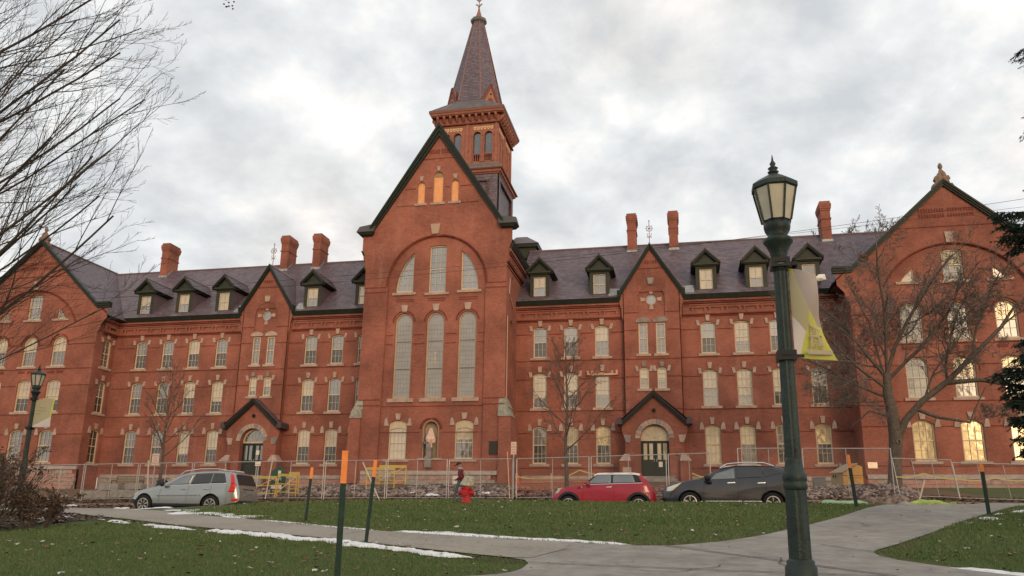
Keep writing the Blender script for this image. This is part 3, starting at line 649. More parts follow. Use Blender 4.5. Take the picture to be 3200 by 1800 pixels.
# dark mounded shape where the right pavilion eave meets the wing
# ---------------- central block with the chapel windows
def central():
    y = 50.5; xc = -16.45; xl, xr = -21.57, -11.30; ac = -16.3; r = 3.53; zs = 16.0
    n = 30; rec = [(ac-r-.12, 3.0), (ac+r+.02, 3.0)]+[(ac+r*math.cos(math.pi*i/n), zs+r*math.sin(math.pi*i/n)) for i in range(n+1)]
    gw = [(-17.69, 22.05, .57, 1.68), (-16.43, 22.05, .76, 2.38), (-15.18, 22.05, .57, 1.68)]
    gh = [arch(a, b, c, d, c/2, 10) for a, b, c, d in gw]
    outer = [(xl, 2.6), (xr, 2.6), (xr, 17.6), (xr+.1, 17.9), (xr+.18, 18.5), (xr+.34, 18.8), (xr+.34, 19.95), (xr-.2, 19.95), (xc, 27.7), (xl+.2, 19.95), (xl-.34, 19.95), (xl-.34, 18.8), (xl-.18, 18.5), (xl-.1, 17.9), (xl, 17.6)]
    B('wall', MB().wall(front(y), outer, [rec]+gh, .2), BRICK)
    holes = []; y2 = y+.16
    tall = [-18.56, -16.28, -14.01]
    for c in tall: holes.append(arch(c, 8.05, 1.26, 5.98, .63, 14))
    gwin = [-18.64, -14.03]
    for c in gwin: holes.append(arch(c, 4.0, 1.26, 2.58, .2, 8))
    holes.append(arch(ac-.02, 4.06, 1.08, 2.48, .54, 14)); holes.append(arch(-16.28, 15.42, 1.22, 3.46, .07, 6))
    lens = []
    for sg in (-1, 1):
        p = [(ac+sg*1.72, 15.5), (ac+sg*2.98, 15.5)]; m = 10
        for i in range(m+1):
            xx = 2.98-(2.98-1.72)*i/m; p.append((ac+sg*xx, 15.52+math.sqrt(max(0, 3.0**2-xx*xx))*1.18))
        if sg < 0: p = p[::-1]
        lens.append(p); holes.append(p)
    B('wall', MB().wall(front(y2), rec, holes, .3), BRICK)
    for i, c in enumerate(tall):   # chapel windows: three storm panes each behind a cream frame
        o = arch(c, 8.05, 1.26, 5.98, .63, 14); inn = arch(c, 8.17, 1.04, 5.76, .52, 14)
        f = B('window', MB().wall(front(y2+.14), o, [inn], .08), mat('cream_frame', (.44, .33, .23), .6, noise=.15, nscale=3))
        zz = [8.17, 10.1, 12.02, 13.93]
        for k in range(3):
            a = arch(c, 8.17, 1.04, 5.76, .52, 14)
            pts = [(c-.52, zz[k]), (c+.52, zz[k])]+([(c+.52, zz[k+1]), (c-.52, zz[k+1])] if k < 2 else a[2:])
            obj('storm_pane', MB().prism([(q[0], y2+.2, q[1]) for q in pts], (0, .012, 0)), G_CHAPEL, f, wc=True)
            if k: obj('transom_bar', MB().box(c-.52, c+.52, y2+.17, y2+.21, zz[k]-.025, zz[k]+.025), mat('grey_bar', (.16, .13, .11)), f, wc=True)
        mb = MB(); rg = random.Random(i)
        for k in range(1, 5): mb.box(c-.52+k*.208-.005, c-.52+k*.208+.005, y2+.188, y2+.199, 8.2, 13.4)
        for k in range(1, 17): mb.box(c-.5, c+.5, y2+.188, y2+.198, 8.17+k*.31, 8.18+k*.31)
        obj('lead_cames', mb, mat('faint_came', (.22, .19, .16)), f, wc=True)
        if i == 1:   # stained figure showing faintly through the storm glass
            for q, (a, b, cc) in enumerate((((.0, 10.75), (.10, .32), (.42, .36, .24)), ((.0, 11.2), (.07, .09), (.55, .42, .28)), ((.2, 10.9), (.05, .3), (.26, .27, .33)))):
                obj('stained_glass', MB().prism([(c+a[0]+b[0]*math.cos(t*math.pi/6), y2+.196-.001*q, a[1]+b[1]*math.sin(t*math.pi/6)) for t in range(12)], (0, .003, 0)), mat('stain%d' % q, cc, .5), f, wc=True)
        obj('sill', MB().box(c-.93, c+.93, y2-.1, y2+.2, 7.80, 8.05), STONE, f, wc=True)
        obj('keystone', MB().prism([(c-.17, y2-.08, 14.12), (c+.17, y2-.08, 14.12), (c+.25, y2-.08, 14.6), (c-.25, y2-.08, 14.6)], (0, .1, 0)), STONE, f, wc=True)
        B('hood_mould', MB().tube([(c+.78*math.cos(math.pi*k/14), y2-.01, 13.40+.78*math.sin(math.pi*k/14)) for k in range(15)], .05, 5), BRICKD)
        B('brick_panel', MB().box(c-.64, c+.64, y2-.03, y2-.001, 14.98, 15.03).box(c-.64, c+.64, y2-.03, y2-.001, 14.84, 14.87), BRICKD)
    for c in gwin: window_at(c, 4.0, 1.26, 2.58, .2, y2, 'blind' if c < -16 else 'warm', 'blind' if c < -16 else 'mid', 'big', cols=4, rows=4, head=.42, sillw=1.8)
    # niche with the wrapped statue on its pedestal
    na = arch(ac-.02, 4.06, 1.08, 2.48, .54, 14)
    nb = MB().wall(front(y2+.001), arch(ac-.02, 4.06, 1.08, 2.48, .54, 14), [arch(ac-.02, 4.09, 1.0, 2.41, .5, 14)], .5)
    nb.prism([(q[0], y2+.48, q[1]) for q in na], (0, .05, 0))
    ni = B('niche', nb, PLASTER)
    obj('sill', MB().box(ac-.87, ac+.83, y2-.1, y2+.3, 3.95, 4.06), STONE, ni, wc=True)
    obj('pedestal', MB().box(ac-.30, ac+.14, y2-.28, y2+.3, 3.45, 4.12).box(ac-.24, ac+.1, y2-.2, y2+.25, 4.12, 4.98).box(ac-.29, ac+.15, y2-.26, y2+.28, 4.1, 4.2), GREY, ni, wc=True)
    B('hood_mould', MB().tube([(ac-.02+.70*math.cos(math.pi*k/14), y2-.02, 6.0+.70*math.sin(math.pi*k/14)) for k in range(15)], .07, 5), BRICKD)
    # upper chapel windows
    window_at(-16.28, 15.42, 1.22, 3.46, .07, y2, 'sky', 'sky', 'none', cols=3, rows=6, sillw=1.75)
    for k, p in enumerate(lens):
        mx = sum(q[0] for q in p)/len(p); mz = sum(q[1] for q in p)/len(p)
        inn = [(mx+(q[0]-mx)*.84, mz+(q[1]-mz)*.9) for q in p]
        f = B('window', MB().wall(front(y2+.12), p, [inn], .08), CREAM)
        obj('pane', MB().prism([(q[0], y2+.2, q[1]) for q in inn], (0, .012, 0)), G_SKY, f, wc=True)
        mb = MB(); xs = min(q[0] for q in inn), max(q[0] for q in inn)
        def ztop(x):
            d = abs(x-ac); return 15.4+math.sqrt(max(0, 3.0**2-d*d))*1.15
        for j in (1, 2):
            x = xs[0]+(xs[1]-xs[0])*j/3; mb.box(x-.014, x+.014, y2+.165, y2+.198, 15.6, ztop(x)-.08)
        for j in range(1, 5):
            z = 15.6+j*.52; 
            lim = math.sqrt(max(0, 9-((z-15.4)/1.15)**2)); a, b = (ac+1.85, ac+min(lim, 2.9)) if k else (ac-min(lim, 2.9), ac-1.85)
            if lim > 1.95: mb.box(a, b, y2+.167, y2+.196, z-.014, z+.014)
        obj('glazing_bars', mb, CREAM, f, wc=True)
        obj('sill', MB().box(mx-.86, mx+.86, y2-.1, y2+.2, 15.33, 15.5), STONE, f, wc=True)
    pts = [(ac+(r+.07)*math.cos(math.pi*i/n), y-.01, zs+(r+.07)*math.sin(math.pi*i/n)) for i in range(n+1)]
    B('hood_mould', MB().tube(pts, .06, 5), BRICKD)
    B('keystone', MB().prism([(-16.73, y-.1, 19.68), (-16.27, y-.1, 19.68), (-16.14, y-.1, 20.42), (-16.86, y-.1, 20.42)], (0, .12, 0)), mat('buff_stone', (.42, .29, .21), .8))
    for (a, b, c, d), g in zip(gw, gh):     # boarded up gable windows
        f = B('window', MB().wall(front(y+.1), g, [arch(a, b+.05, c-.1, d-.1, (c-.1)/2, 10)], .06), mat('cream_frame', (.44, .33, .23)))
        top = b+d-c/2
        gg = g if c < .7 else [q for q in g if q[1] <= top+.01]
        obj('plywood_board', MB().prism([(q[0], y+.14, q[1]) for q in gg], (0, .02, 0)), mat('plywood', (.78, .36, .15), .7, noise=.12, nscale=4), f, wc=True)
        if c > .7:
            obj('fan_panel', MB().prism([(q[0], y+.13, q[1]) for q in [(a-c/2, top+.02), (a+c/2, top+.02)]+[q for q in g[2:] if q[1] > top+.03]], (0, .02, 0)), mat('fan_panel', (.34, .22, .13), .7), f, wc=True)
        obj('sill', MB().box(a-c/2-.17, a+c/2+.17, y-.08, y+.1, b-.16, b), STONE, f, wc=True)
        obj('keystone', MB().prism([(a-.1, y-.07, b+d+.07), (a+.1, y-.07, b+d+.07), (a+.15, y-.07, b+d+.42), (a-.15, y-.07, b+d+.42)], (0, .1, 0)), STONE, f, wc=True)
    courses(front(y), -19.45, -13.4, [21.92], [(-18.2, -14.7, 21, 22.1)]); courses(front(y), -18.9, -13.95, [23.2], [(-18.1, -17.3, 23, 23.4), (-16.9, -15.9, 23, 23.4), (-15.55, -14.8, 23, 23.4)])
    courses(front(y), -17.75, -15.2, [25.45], [])
    courses(front(y), xl, xr, [7.55, 7.95, 15.9, 15.55], [(ac-r-.13, ac+r+.04, 0, 19)]); 
    gg = [(c-.75, c+.75, 8, 14.2) for c in tall]+[(c-1, c+1, 5.9, 6.7) for c in gwin]+[(ac-.8, ac+.8, 4, 6.8)]
    courses(front(y2), ac-r-.1, ac+r, [5.75, 10.9+.9, 12.45, 7.5], gg, h=.04)
    k = 0
    for x0, nn_ in ((-17.18, 6), (-16.28, 7)):
        for j in range(nn_): B('brick_letter', MB().box(x0+j*.135, x0+j*.135+.08, y-.022, y+.01, 25.85, 26.18), BRICKD)
    B('bronze_plaque', MB().box(-12.27, -11.64, y-.05, y+.0, 4.28, 5.14).box(-12.2, -11.71, y-.06, y-.05, 4.35, 5.07), mat('bronze', (.05, .045, .035), .5, metal=.5, bump=.6, bscale=60))
    # corner buttresses with sloped stone caps
    for sg, X in ((1, xr), (-1, xl)):
        B('buttress', MB().hexa([(X-sg*.35, y-.22, 2.4), (X+sg*.62, y-.22, 2.4), (X+sg*.62, y+2.2, 2.4), (X-sg*.35, y+2.2, 2.4)], [(X-sg*.35, y-.14, 6.75), (X+sg*.42, y-.14, 6.75), (X+sg*.42, y+2.2, 6.75), (X-sg*.35, y+2.2, 6.75)]), BRICK)
        for za, zb, oa, ob in ((6.74, 7.35, .45, .25), (7.35, 8.0, .28, .05)):
            B('buttress_cap', MB().hexa([(X-sg*.42, y-oa+.26, za), (X+sg*(oa+.02), y-oa+.26, za), (X+sg*(oa+.02), y+1.2, za), (X-sg*.42, y+1.2, za)], [(X-sg*.38, y-ob+.05, zb), (X+sg*ob, y-ob+.05, zb), (X+sg*ob, y+1.0, zb), (X-sg*.38, y+1.0, zb)]), mat('lichened_stone', (.30, .29, .24), .9, noise=.35, nscale=5))
    # side walls with their own frieze, narrow windows and downpipe
    for sg, X in ((1, xr), (-1, xl)):
        f = side(X, sg)
        hl = [arch(52.2, 9.6, .9, 4.0, .45, 10), arch(52.4, 16.3, .45, .5, .225, 8)]
        B('wall', MB().wall(f, [(y, 2.6), (60, 2.6), (60, 18.8), (y, 18.8)], hl, .3), BRICK)
        B('window_recess', MB().box(min(X-sg*.28, X-sg*.3), max(X-sg*.28, X-sg*.3), 51.6, 52.9, 9.4, 17), G_DARK)
        O = f[0]
        def c(s_, t, k): return O+f[1]*s_+f[2]*t+f[3]*k
        for za, zb, d, mm in ((17.1, 17.15, .05, BRICKD), (17.35, 17.45, .1, BRICKD), (17.46, 17.95, .13, BRICK), (17.96, 18.1, .2, BRICKD), (18.12, 18.35, .26, BRICK)):
            B('corbel_course', MB().hexa([c(y+.05, za, 0), c(58, za, 0), c(58, za, d), c(y+.05, za, d)], [c(y+.05, zb, 0), c(58, zb, 0), c(58, zb, d), c(y+.05, zb, d)]), mm)
        for k in range(5): B('frieze_shade_panel', MB().hexa([c(y+.4+k*.62, 17.55, .125), c(y+.62+k*.62, 17.55, .125), c(y+.62+k*.62, 17.55, .14), c(y+.4+k*.62, 17.55, .14)], [c(y+.4+k*.62, 17.85, .125), c(y+.62+k*.62, 17.85, .125), c(y+.62+k*.62, 17.85, .14), c(y+.4+k*.62, 17.85, .14)]), BRICKD)  # dark brick plates; the shade of sunk panels is put into their colour
        B('eave_gutter', MB().hexa([c(y+.1, 18.36, 0), c(58, 18.36, 0), c(58, 18.36, .3), c(y+.1, 18.36, .3)], [c(y+.1, 18.72, 0), c(58, 18.72, 0), c(58, 18.78, .5), c(y+.1, 18.78, .5)]), GREEN)
    B('downpipe', MB().tube([(xr+.05, 50.75, 7.6), (xr+.05, 50.75, 13.6)], .035, 6), mat('pink_pipe', (.5, .33, .24), .5))
    B('downpipe', MB().tube([(xr+.05, 51.4, 16.4), (xr+.05, 51.2, 15.3), (xr+.05, 52.6, 14.6)], .035, 6), mat('pink_pipe', (.5, .33, .24), .5))
    # rake parapet
    mb = MB(); kn = MB()
    ra = MB()
    for k, (o, t, dd) in enumerate(((0, .16, .36), (.16, .17, .27), (.33, .2, .16))):
        for sg in (-1, 1):
            e = 4.88
            za = 28.2; z0 = 20.42; s2 = 1.9
            p = [(xc, y-dd, za-o*s2), (xc+sg*e, y-dd, z0-o*s2*.6), (xc+sg*e, y-dd, z0-(o+t)*s2*.6), (xc, y-dd, za-(o+t)*s2)]
            ra.prism(p, (0, dd+.25, 0), k % 2)
    B('rake_board', ra, [GREEN, mat('green_step_board', (.018, .024, .016))])
    for sg in (-1, 1):
        B('kneeler', MB().hexa([(xc+sg*4.72, y-.3, 19.82), (xc+sg*5.62, y-.3, 19.82), (xc+sg*5.62, y+.5, 19.82), (xc+sg*4.72, y+.5, 19.82)], [(xc+sg*4.6, y-.4, 20.05), (xc+sg*5.86, y-.4, 20.05), (xc+sg*5.86, y+.6, 20.05), (xc+sg*4.6, y+.6, 20.05)]), GREEN)
        B('kneeler', MB().hexa([(xc+sg*4.6, y-.4, 20.052), (xc+sg*5.86, y-.4, 20.052), (xc+sg*5.86, y+.6, 20.052), (xc+sg*4.6, y+.6, 20.052)], [(xc+sg*4.45, y-.1, 20.75), (xc+sg*5.75, y-.1, 20.55), (xc+sg*5.75, y+.3, 20.55), (xc+sg*4.45, y+.3, 20.75)]), mat('kneeler_slate', (.075, .07, .066), .6))
    bx = MB().prism([(xc-5.0, y+.22, 19.9), (xc+5.0, y+.22, 19.9), (xc, y+.22, 27.75)], (0, .2, 0)); B('wall', bx, BRICK)
    rf = B('roof', MB().prism([(xc-5.5, y+.5, 18.4), (xc+5.5, y+.5, 18.4), (xc, y+.5, 27.6)], (0, 8.4, 0)), SLATE)
    mb = MB()
    for sg in (-1, 1): slates(mb, [(xc+sg*5.62, y+.3, 18.75), (xc+sg*5.62, 59, 18.75), (xc, 59, 27.7), (xc, y+.3, 27.7)], seed=5+sg)
    o = obj('slates', mb, SLATE, rf, wc=True); o['kind'] = 'stuff'
central()
# ---------------- tower and spire
def tower():
    xc, yc = -16.45, 60.26
    def sq(h): return [(xc-h, yc-h), (xc+h, yc-h), (xc+h, yc+h), (xc-h, yc+h)]
    def band(name, za, ha, zb, hb, m, par=None):
        return B(name, MB().hexa([(p[0], p[1], za) for p in sq(ha)], [(p[0], p[1], zb) for p in sq(hb)]), m, parent=par)
    TW = band('tower', 15, 2.68, 27.3, 2.68, mat('tower_slate_core', (.10, .075, .085)))
    mb = MB()
    for a, b in ((0, 1), (1, 2)):
        q = sq(2.72); A, Bq = q[a], q[b]; slates(mb, [(*A, 17), (*Bq, 17), (*Bq, 27.25), (*A, 27.25)], seed=40+a)
    # vertical slate courses laid directly
    mb = MB(); rg = random.Random(9)
    for a, b in ((0, 1), (1, 2)):
        q = sq(2.70); A, Bq = Vector((*q[a], 0)), Vector((*q[b], 0)); u = (Bq-A).normalized(); nrm = Vector((u.y, -u.x, 0)); Ln = (Bq-A).length
        z = 18.0
        while z < 27.2:
            x = -rg.random()*.3
            while x < Ln:
                x0, x1 = max(0, x), min(Ln, x+.32)
                inset = -.02 if (.55 < (x0+x1)/2 < Ln-.85 and z < 26.7) else .09
                if x1-x0 > .04:
                    t = inset+.02+rg.random()*.012
                    p = [A+u*(x0+.004)+VZ*z+nrm*t, A+u*(x1-.004)+VZ*z+nrm*t, A+u*(x1-.004)+VZ*(z+.23)+nrm*(inset), A+u*(x0+.004)+VZ*(z+.23)+nrm*inset]
                    mb.add(p+[A+u*x0+VZ*z-nrm*.05, A+u*x1+VZ*z-nrm*.05], [(0, 1, 2, 3), (0, 4, 5, 1)]); rv = rg.random(); mb.rnd += [rv, rv]
                x += .32
            z += .22
    o = obj('slates', mb, SLATE, TW, wc=True); o['kind'] = 'stuff'
    for a, b in ((0, 1), (1, 2)):     # raised brown rim of the sunk panels
        q = sq(2.82); A, Bq = Vector((*q[a], 0)), Vector((*q[b], 0)); u = (Bq-A).normalized()
        Ln = (Bq-A).length
        m_ = MB(); m_.bar(A+u*.62+VZ*26.72, A+u*(Ln-.92)+VZ*26.72, .12, .1); m_.bar(A+u*(Ln-.92)+VZ*20, A+u*(Ln-.92)+VZ*26.72, .12, .1)
        obj('panel_rim', m_, mat('brown_trim', (.12, .06, .05)), TW, wc=True)
    for za, ha, zb, hb, m in ((27.3, 2.8, 27.42, 2.86, TERRA), (27.42, 2.95, 27.62, 3.0, TERRA), (27.62, 3.1, 27.72, 3.14, mat('dark_terra', (.17, .06, .045)))): band('tower_cornice', za, ha, zb, hb, m, TW)
    band('skirt', 27.72, 3.1, 28.36, 2.66, mat('skirt_metal', (.15, .125, .11), .5, noise=.3, nscale=3), TW)
    # belfry stage with paired arches
    h = 2.575; z0, z1 = 28.36, 31.95
    bays = [(-1.34, 1), (.86, 1)]
    for k in range(4):
        an = k*math.pi/2; ca, sa = math.cos(an), math.sin(an)
        u = Vector((ca, sa, 0)); nn = Vector((sa, -ca, 0)); fr = (Vector((xc, yc, 0))+nn*h, u, VZ, nn)
        holes = []
        for c in (-1.78, -.82, .83, 1.79) if False else (-1.80, -.84, .84, 1.80):
            holes.append(arch(c, 28.5, .66, 2.72, .33, 10))
        g = MB().wall(fr, [(-h, z0), (h, z0), (h, z1), (-h, z1)], holes, .22)
        bel = obj('belfry_wall', g, TERRA, TW, wc=True)
        def P(x, z, d): return fr[0]+u*x+VZ*z+nn*d
        for c in (-1.80, -.84, .84, 1.80):
            obj('belfry_pane', MB().prism([P(q[0], q[1], -.2) for q in arch(c, 29.22, .62, 1.98, .31, 10)], tuple(-nn*.02)), glass('belfry_dark', (.05, .052, .05), gl=.12) if 'belfry_dark' not in MATS else MATS['belfry_dark'], bel, wc=True)
            rl = MB(); rl.bar(P(c-.33, 29.22, -.04), P(c+.33, 29.22, -.04), .07); rl.bar(P(c-.33, 28.56, -.04), P(c+.33, 28.56, -.04), .07)
            for j in range(4): 
                x = c-.24+j*.16; rl.tube([P(x, 28.6, -.04), P(x, 28.75, -.04), P(x, 28.95, -.04), P(x, 29.2, -.04)], [.028, .045, .028, .03], 6)
            obj('balustrade', rl, TERRA, bel, wc=True)
            for s in (-1, 1):
                x = c+s*.37; obj('colonnette', MB().tube([P(x, 28.5, .03), P(x, 28.7, .03), P(x, 30.75, .03), P(x, 30.9, .03)], [.07, .045, .045, .08], 8), mat('red_woodwork', (.30, .115, .078)), bel, wc=True)
        for s in (-1, 1):
            for j in range(6):
                x = s*1.31-.78+j*.285
                pts = [(x, 31.66), (x+.24, 31.66), (x+.24, 31.5), (x+.19, 31.38), (x+.12, 31.33), (x+.05, 31.38), (x, 31.5)]
                obj('cream_shield', MB().prism([P(a, b, .035) for a, b in pts][::-1], tuple(-nn*.03)), mat('cream_ornament', (.62, .40, .22), .6), bel, wc=True)
                obj('shield_eye', MB().prism([P(x+.12+.05*math.cos(t*math.pi/4), 31.52+.05*math.sin(t*math.pi/4), .045) for t in range(8)], tuple(-nn*.008)), mat('dark_terra', (.17, .06, .045)), bel, wc=True)
        for x in (-h+.12, 0, h-.12): 
            w = .2 if x else .28
            obj('pilaster', MB().hexa([P(x-w/2, z0, 0), P(x+w/2, z0, 0), P(x+w/2, z0, .07), P(x-w/2, z0, .07)], [P(x-w/2, z1, 0), P(x+w/2, z1, 0), P(x+w/2, z1, .07), P(x-w/2, z1, .07)]), TERRA, bel, wc=True)
        for j in range(10):
            x = -h+.1+j*(2*h-.2)/9
            obj('bracket', MB().prism([P(x-.085, 32.62, .12), P(x-.085, 32.62, .52), P(x-.085, 32.42, .50), P(x-.085, 32.2, .28), P(x-.085, 32.1, .12)], tuple(u*.17)), TERRA, bel, wc=True)
        for j in range(12):
            x = -3.0+j*6.0/11; 
            obj('cresting', MB().hexa([P(x-.16, 33.1, .58), P(x+.16, 33.1, .58), P(x+.16, 33.1, .50), P(x-.16, 33.1, .50)], [P(x-.13, 33.2, .57), P(x+.13, 33.2, .57), P(x+.13, 33.2, .49), P(x-.13, 33.2, .49)]), TERRA, bel, wc=True)
    band('belfry_frieze', 31.95, 2.66, 32.62, 2.70, TERRA, TW); band('belfry_moulding', 31.9, 2.76, 31.99, 2.78, mat('dark_terra', (.17, .06, .045)), TW)
    for za, ha, zb, hb, m in ((32.62, 3.0, 32.72, 3.04, mat('dark_terra', (.17, .06, .045))), (32.72, 3.08, 32.9, 3.14, TERRA), (32.9, 3.18, 33.12, 3.21, mat('brown_cornice', (.20, .085, .06), .6))): band('main_cornice', za, ha, zb, hb, m, TW)
    # flared skirt roof up to the octagon
    a8 = 2.32
    oct_ = [(xc+a8/math.cos(math.pi/8)*math.cos(math.pi/8+k*math.pi/4), yc+a8/math.cos(math.pi/8)*math.sin(math.pi/8+k*math.pi/4), 34.35) for k in range(8)]
    q = [(p[0], p[1], 33.12) for p in sq(3.2)]  # order: -x-y, +x-y, +x+y, -x+y
    v = q+oct_; # oct index: k=0 (+x,+y small) ...
    fs = []
    idx = {(1, 1): 2, (-1, 1): 3, (-1, -1): 0, (1, -1): 1}
    # corners adjacent octagon vertices
    fs += [(0, 1, 4+6, 4+5), (1, 2, 4+0, 4+7), (2, 3, 4+2, 4+1), (3, 0, 4+4, 4+3), (1, 4+7, 4+6), (2, 4+1, 4+0), (3, 4+3, 4+2), (0, 4+5, 4+4)]
    obj('skirt_roof', MB().add(v, fs), mat('skirt_roof_slate', (.11, .095, .10), .45, noise=.35, nscale=2), TW, wc=True)
    # octagonal spire clad in slates with ribs on the arrises
    ztop, rt = 43.25, .46/math.cos(math.pi/8)
    mb = MB(); ribs = MB()
    for k in range(8):
        t0, t1 = math.pi/8+k*math.pi/4, math.pi/8+(k+1)*math.pi/4; rb = a8/math.cos(math.pi/8)
        A = (xc+rb*math.cos(t0), yc+rb*math.sin(t0), 34.35); Bq = (xc+rb*math.cos(t1), yc+rb*math.sin(t1), 34.35)
        C = (xc+rt*math.cos(t1), yc+rt*math.sin(t1), ztop); D = (xc+rt*math.cos(t0), yc+rt*math.sin(t0), ztop)
        slates(mb, [A, Bq, C, D], row=.17, w=.24, seed=70+k)
        ribs.tube([A, D], [.055, .04], 6)
    sp_ = obj('spire', mb, SLATE, TW, wc=True); sp_['kind'] = 'stuff'; obj('spire_ribs', ribs, mat('spire_rib', (.26, .12, .10), .6), TW, wc=True)
    for k in (0, 1, 2, 3):   # gablets on the diagonal faces
        t = math.pi/4+k*math.pi/2; n_ = Vector((math.cos(t), math.sin(t), 0)); u = Vector((-n_.y, n_.x, 0)); C0 = Vector((xc, yc, 0))+n_*2.36
        pts = [C0-u*.72+VZ*34.1, C0+u*.72+VZ*34.1, C0+VZ*35.75]
        g = obj('gablet', MB().prism([p-n_*.9 for p in pts], tuple(n_*.95)), mat('spire_gablet', (.32, .14, .10), .6), TW, wc=True)
        g2 = MB()
        for s in (-1, 1): g2.bar(C0+u*s*.85+VZ*34.05+n_*.06, C0+VZ*35.95+n_*.06, .12, .2)
        obj('gablet_rake', g2, mat('dark_terra', (.17, .06, .045)), g, wc=True)
        c0 = C0+n_*.056
        obj('gablet_eye', MB().prism([c0+u*.09*math.cos(j*math.pi/4)+VZ*(35.05+.09*math.sin(j*math.pi/4)) for j in range(8)], tuple(n_*.01)), BLACK, g, wc=True)
        obj('gablet_arch', MB().prism([c0+u*(q[0])+VZ*q[1] for q in arch(0, 34.15, .5, .55, .25, 8)], tuple(n_*.01)), mat('dark_terra', (.17, .06, .045)), g, wc=True)
    M_ = mat('spire_rib', (.26, .12, .10))
    obj('spire_collar', MB().lathe([(.5, 43.1), (.72, 43.28), (.74, 43.5), (.6, 43.62), (.36, 43.72)], (xc, yc, 0), 8, rot=.5), mat('collar_metal', (.14, .12, .12), .5, noise=.3), TW, wc=True)
    obj('spire_cone', MB().lathe([(.36, 43.7), (.22, 44.1), (.11, 44.5), (.06, 44.85), (.09, 44.9), (.04, 45.0), (.035, 45.9), (.0, 46.2)], (xc, yc, 0), 10), M_, TW, wc=True)
    fl = MB()
    for z, s in ((45.12, 1), (45.62, .8)):
        for sg in (-1, 1):
            fl.tube([(xc, yc, z-.18), (xc+sg*.14*s, yc, z-.02), (xc+sg*.26*s, yc, z+.10*s), (xc+sg*.30*s, yc, z-.02)], [.035, .06, .05, .02], 6)
    obj('spire_fleur', fl, M_, TW, wc=True)
tower()
# ---------------- small hipped ventilator behind the central block
v = MB().hexa([(-13.2, 60.5, 21.0), (-11.15, 60.5, 21.0), (-11.15, 63.5, 21.0), (-13.2, 63.5, 21.0)], [(-13.2, 60.5, 21.95), (-11.15, 60.5, 21.95), (-11.15, 63.5, 21.95), (-13.2, 63.5, 21.95)])
VN = B('ventilator', v, GREENL)
obj('ventilator_eave', MB().box(-13.5, -10.95, 60.3, 63.7, 21.9, 22.2), GREEN, VN, wc=True)
obj('ventilator_roof', MB().hexa([(-13.5, 60.25, 22.2), (-10.9, 60.25, 22.2), (-10.9, 63.75, 22.2), (-13.5, 63.75, 22.2)], [(-13.0, 61.6, 23.25), (-12.1, 61.6, 23.25), (-12.1, 62.4, 23.25), (-13.0, 62.4, 23.25)]), SLATE, VN, wc=True)
# ---------------- dormers
def dormer(xc, blind):
    y = 54.04
    zb = 15.72
    yr = lambda z: YE+(z-ZE)*(YR-YE)/(ZR-ZE)
    fr = MB().wall(front(y), [(xc-.70, zb-.06), (xc+.70, zb-.06), (xc+.70, 17.44), (xc-.70, 17.44)], [[(xc-.44, zb+.08), (xc+.44, zb+.08), (xc+.44, 17.26), (xc-.44, 17.26)]], .12)
    fr.box(xc-.78, xc+.78, y-.1, y+.05, zb-.14, zb-.05)
    D = B('dormer', fr, GREENL)
    for sg in (-1, 1):
        p = [(xc+sg*.66, y+.02, zb-.06), (xc+sg*.66, yr(17.44), 17.44), (xc+sg*.66, y+.02, 17.44)]
        obj('cheek', MB().prism(p, (sg*.03, 0, 0)), SLATE, D, wc=True)
    w = MB().wall(front(y+.07), [(xc-.44, zb+.08), (xc+.44, zb+.08), (xc+.44, 17.26), (xc-.44, 17.26)], [[(xc-.38, zb+.16), (xc+.38, zb+.16), (xc+.38, 17.20), (xc-.38, 17.20)]], .05)
    w.box(xc-.38, xc+.38, y+.08, y+.12, 16.46, 16.52); w.box(xc-.012, xc+.012, y+.085, y+.11, zb+.16, 17.20)
    obj('sash', w, CREAM, D, wc=True)
    obj('upper_pane', MB().box(xc-.4, xc+.4, y+.125, y+.13, 16.50, 17.22), G_BLIND if blind != 'm' else G_MID, D, wc=True)
    obj('lower_pane', MB().box(xc-.4, xc+.4, y+.127, y+.132, zb+.1, 16.50), {'b': G_BLIND, 's': G_SKY, 'm': G_MID}[blind], D, wc=True)
    ent = MB().box(xc-.9, xc+.9, y-.26, y+.1, 17.50, 17.62); ent.box(xc-.84, xc+.84, y-.14, y+.1, 17.44, 17.50)
    ent.prism([(xc-.62, y-.05, 17.62), (xc+.62, y-.05, 17.62), (xc, y-.05, 18.27)], (0, .1, 0))
    obj('pediment', ent, GREENL, D, wc=True)
    rk = MB()
    for sg in (-1, 1):
        for k, (o, t, d) in enumerate(((0, .09, .34), (.09, .09, .26))):
            rk.prism([(xc, y-d, 18.66-o*1.35), (xc+sg*.96, y-d, 17.67-o*1.3), (xc+sg*.96, y-d, 17.67-(o+t)*1.3), (xc, y-d, 18.66-(o+t)*1.35)], (0, d, 0), k)
    obj('rake_board', rk, [GREENL, GREEN], D, wc=True)
    ye = yr(18.6)
    mb = MB()
    for sg in (-1, 1):
        slates(mb, [(xc+sg*1.0, y-.3, 17.65), (xc+sg*1.0, yr(17.68), 17.65), (xc, ye, 18.67), (xc, y-.3, 18.67)], row=.17, seed=int(xc*3)+sg)
    o = obj('dormer_roof', mb, SLATE, D, wc=True); o['kind'] = 'stuff'
    obj('soffit', MB().prism([(xc-.95, y-.02, 17.52), (xc+.95, y-.02, 17.52), (xc, y-.02, 18.54)], (0, yr(17.57)-y+.1, 0)), GREEN, D, wc=True)
    obj('dormer_ridge', MB().tube([(xc, y-.33, 18.70), (xc, ye, 18.70)], .04, 6).lathe([(0, 0), (.04, .02), (.02, .1), (0, .12)], (xc, y-.3, 18.70), 6), mat('ridge_metal', (.16, .11, .11)), D, wc=True)
